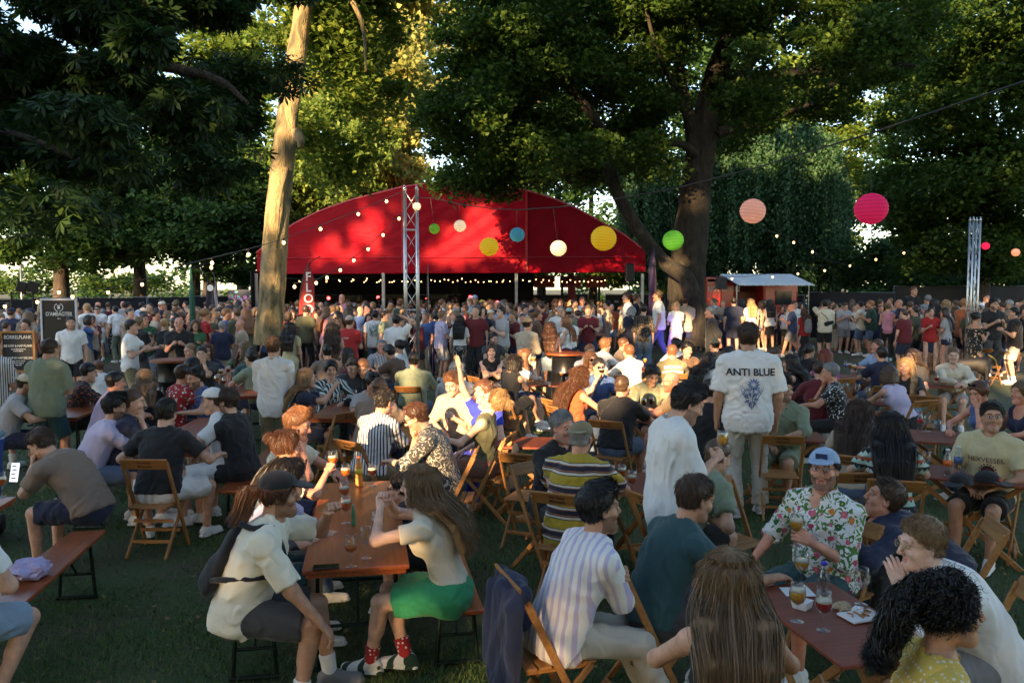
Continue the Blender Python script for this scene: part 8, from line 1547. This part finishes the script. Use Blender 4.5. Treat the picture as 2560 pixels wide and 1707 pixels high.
for i, v in enumerate(V_):
    pr, J = build_parts(lod='far', seed=i, lean=v.get('lean', 2), **{k: x for k, x in v.items() if k != 'lean'}); BUILT.append((pr, J, v, {}))
def meshes(i):
    pr, J, v, cache = BUILT[i]
    if not cache:
        for k in ('body', 'hair', 'top', 'bottom'):
            if k in pr:
                nm = {'body': 'person', 'hair': 'hair', 'top': PARTN[v.get('top', 'tee')], 'bottom': PARTN.get(v.get('bottom', 'shorts'), 'shorts')}[k]
                cache[k] = (nm, mesh_np(nm, pr[k][0], pr[k][1], [MATS['eye_white']] * (6 if k == 'body' else 1), pr[k][2] if k == 'body' else None))
        cache['shoe'] = [('shoe', mesh_np('shoe', p[0], p[1], [MATS['eye_white']])) for p in pr['shoe']]
        if 'cap' in pr: cache['cap'] = ('cap', mesh_np('cap', *[np.concatenate([pr['cap'][0][0], pr['cap'][1][0]]), np.concatenate([pr['cap'][0][1], pr['cap'][1][1] + len(pr['cap'][0][0])])], [MATS['eye_white']]))
    return cache, v, J
def setm(o, ms):
    for k, m in enumerate(ms): o.material_slots[k].link = 'OBJECT'; o.material_slots[k].material = m
HN = {'dark': 'dark', 'brown': 'brown', 'darkblond': 'dark blond', 'blond': 'blond', 'auburn': 'auburn', 'black': 'black', 'grey': 'grey', 'ginger': 'ginger'}
HK = {'short': 'short {} hair', 'quiff': 'swept {} hair', 'long': 'long {} hair', 'bun': '{} bun', 'bob': '{} bob', 'buzz': 'cropped {} hair', 'bald': 'bald head', 'curly': 'curly {} hair', 'pony': '{} ponytail'}
CN = {'lightgrey': 'light grey', 'lightblue': 'light blue', 'lightdenim': 'light denim'}
used = set(q['o']['label'] for q in PEOPLE)
def region(x, y):
    s = HZ; pxx = PW / 2 + x / y * F
    return 'far left by the sign' if pxx < 210 else 'left crowd by the fence' if pxx < 470 else 'crowd left of the plane tree' if pxx < 640 else 'crowd under the red flag' if pxx < 860 else 'crowd left of the truss' if pxx < 1020 else 'crowd right of the truss' if pxx < 1240 else 'crowd under the tent middle' if pxx < 1430 else 'crowd under the tent corner' if pxx < 1640 else 'crowd at the maple' if pxx < 1780 else 'crowd at the food truck' if pxx < 2010 else 'crowd by the drum table' if pxx < 2250 else 'crowd at the slim truss' if pxx < 2430 else 'crowd at the right edge'
def crowd_person(x, y, face, i):
    c, v, J = meshes(i); s = rc.uniform(.9, 1.09); tc = rc.choices([t for t, _ in TOPC], [w for _, w in TOPC])[0]; bc = rc.choice(BOTC); hc = rc.choice(HCC); sk = rc.choice(['light', 'light', 'red', 'tan', 'pale', 'olive', 'brown'] if rc.random() < .5 else ['light', 'red'])
    o = obj('person', c['body'][1], None, (x, y, 0)); o.rotation_euler = (0, 0, -R(face)); o.scale = (s * rc.uniform(.96, 1.05),) * 2 + (s,); setm(o, skin_mats(sk, hc, .4 if v['sex'] == 'm' and rc.random() < .5 else 0))
    def ch(e, m): q = obj(e[0], e[1], o); setm(q, [m])
    if 'hair' in c: ch(c['hair'], hair_mat(hc))
    ch(c['top'], cloth(tc))
    if 'bottom' in c: ch(c['bottom'], cloth(bc))
    for e in c['shoe']: ch(e, cloth(rc.choice(['white', 'black', 'grey'])))
    if 'cap' in c: ch(c['cap'], cloth(rc.choice(['navy', 'cream', 'black'])))
    vw = {0: 'seen from behind', 1: 'facing right', 2: 'facing us', 3: 'facing left'}[int(((face + 45) % 360) // 90)]
    who = 'woman' if v['sex'] == 'f' else 'man'; gar = {'tee': 'tee', 'shirt': 'shirt', 'tank': 'tank top', 'crop': 'crop top', 'dress': 'dress'}[v.get('top', 'tee')]
    ht = HK[v['hair']].format(HN[hc]) if 'cap' not in c else 'cap'; base = '%s, %s, %s %s' % (who, ht, CN.get(tc, tc), gar); rg_ = region(x, y)
    for lb in ('%s, in the %s' % (base, rg_), '%s, %s, in the %s' % (base, vw, rg_), '%s, %s bottoms, %s, %s' % (base, CN.get(bc, bc), vw, rg_), '%s, %s bottoms, %s, further back, %s' % (base, CN.get(bc, bc), vw, rg_)):
        lb = lb.replace('in the far', 'at the far')
        if lb not in used and len(lb.split()) <= 16: break
    used.add(lb); tag(o, lb, 'person', 'people standing in the deeper crowd')
pts = []
def okp(x, y, r):
    return all((x - a) ** 2 + (y - b) ** 2 > r * r for a, b in taken)
def inreg(x, y):
    p = PW / 2 + x / y * F
    if p < -15 or p > PW + 15: return False
    if 235 < p < 320 and y < 29: return False
    if p < 640: return y > 17.5 and y < (33 + max(0, (p - 50) / 590) * 4)
    if p < 1500: return 20.5 < y < 37 and not (1000 < p < 1060 and y < 20.6)
    if p < 1800: return y > 30.5 and y < 36 and not (abs(x - aty(1716, HZ, 27)[0]) < 1.2 and y < 29)
    if p < 2080: return 31.5 < y < 34.5
    if p < 2260: return 28.5 < y < 34.5
    return 22.5 < y < 33.5
tries = 0; N0 = len(PEOPLE); near = []
while len(near) < 298 - N0 and tries < 60000:
    tries += 1; y = 17.5 + 13.5 * rc.random() ** .9; x = rc.uniform(-20, 20)
    if inreg(x, y) and okp(x, y, .55): near.append((x, y)); taken.append((x, y))
for k, (x, y) in enumerate(near): crowd_person(x, y, rc.uniform(0, 360), rc.randrange(len(BUILT)))
# the farthest heads, beyond counting
vs, qs, ms_, n_ = [], [], [], 0; tiny = []
for v in V_[:10]:
    pr, J = build_parts(lod='tiny', seed=1, **{k: x for k, x in v.items() if k not in ('lean', 'capk')}); tiny.append(pr)
pal = [cloth(c) for c in ('white', 'black', 'navy', 'lightgrey', 'beige', 'olive', 'blue', 'burgundy')] + [skin_mats('light', 'brown', 0)[0], skin_mats('red', 'brown', 0)[0], hair_mat('dark'), hair_mat('brown'), hair_mat('darkblond')]
cnt = 0; tries = 0
while cnt < 520 and tries < 60000:
    tries += 1; y = rc.uniform(19, 37); x = rc.uniform(-24, 24)
    if not (inreg(x, y) and okp(x, y, .4)): continue
    taken.append((x, y)); cnt += 1; pr = rc.choice(tiny); a = rc.uniform(0, 6.28); s = rc.uniform(.88, 1.1); M_ = rotm('Z', a)
    for k, c in (('body', rc.choice([8, 8, 9])), ('hair', rc.choice([10, 11, 12])), ('top', rc.randrange(8)), ('bottom', rc.choice([1, 2, 2, 4, 5]))):
        if k in pr: V = pr[k][0] @ M_.T * s + [x, y, 0]; vs.append(V); qs.append(pr[k][1] + n_); ms_.append(np.full(len(pr[k][1]), c)); n_ += len(V)
tag(obj('far_crowd', mesh_np('far_crowd', np.concatenate(vs), np.concatenate(qs), pal, np.concatenate(ms_))), 'dense mass of distant festival goers in front of the fence and inside the tent', 'crowd', kind='stuff')
print('PEOPLE', len(PEOPLE), 'near', len(near), 'far', cnt)
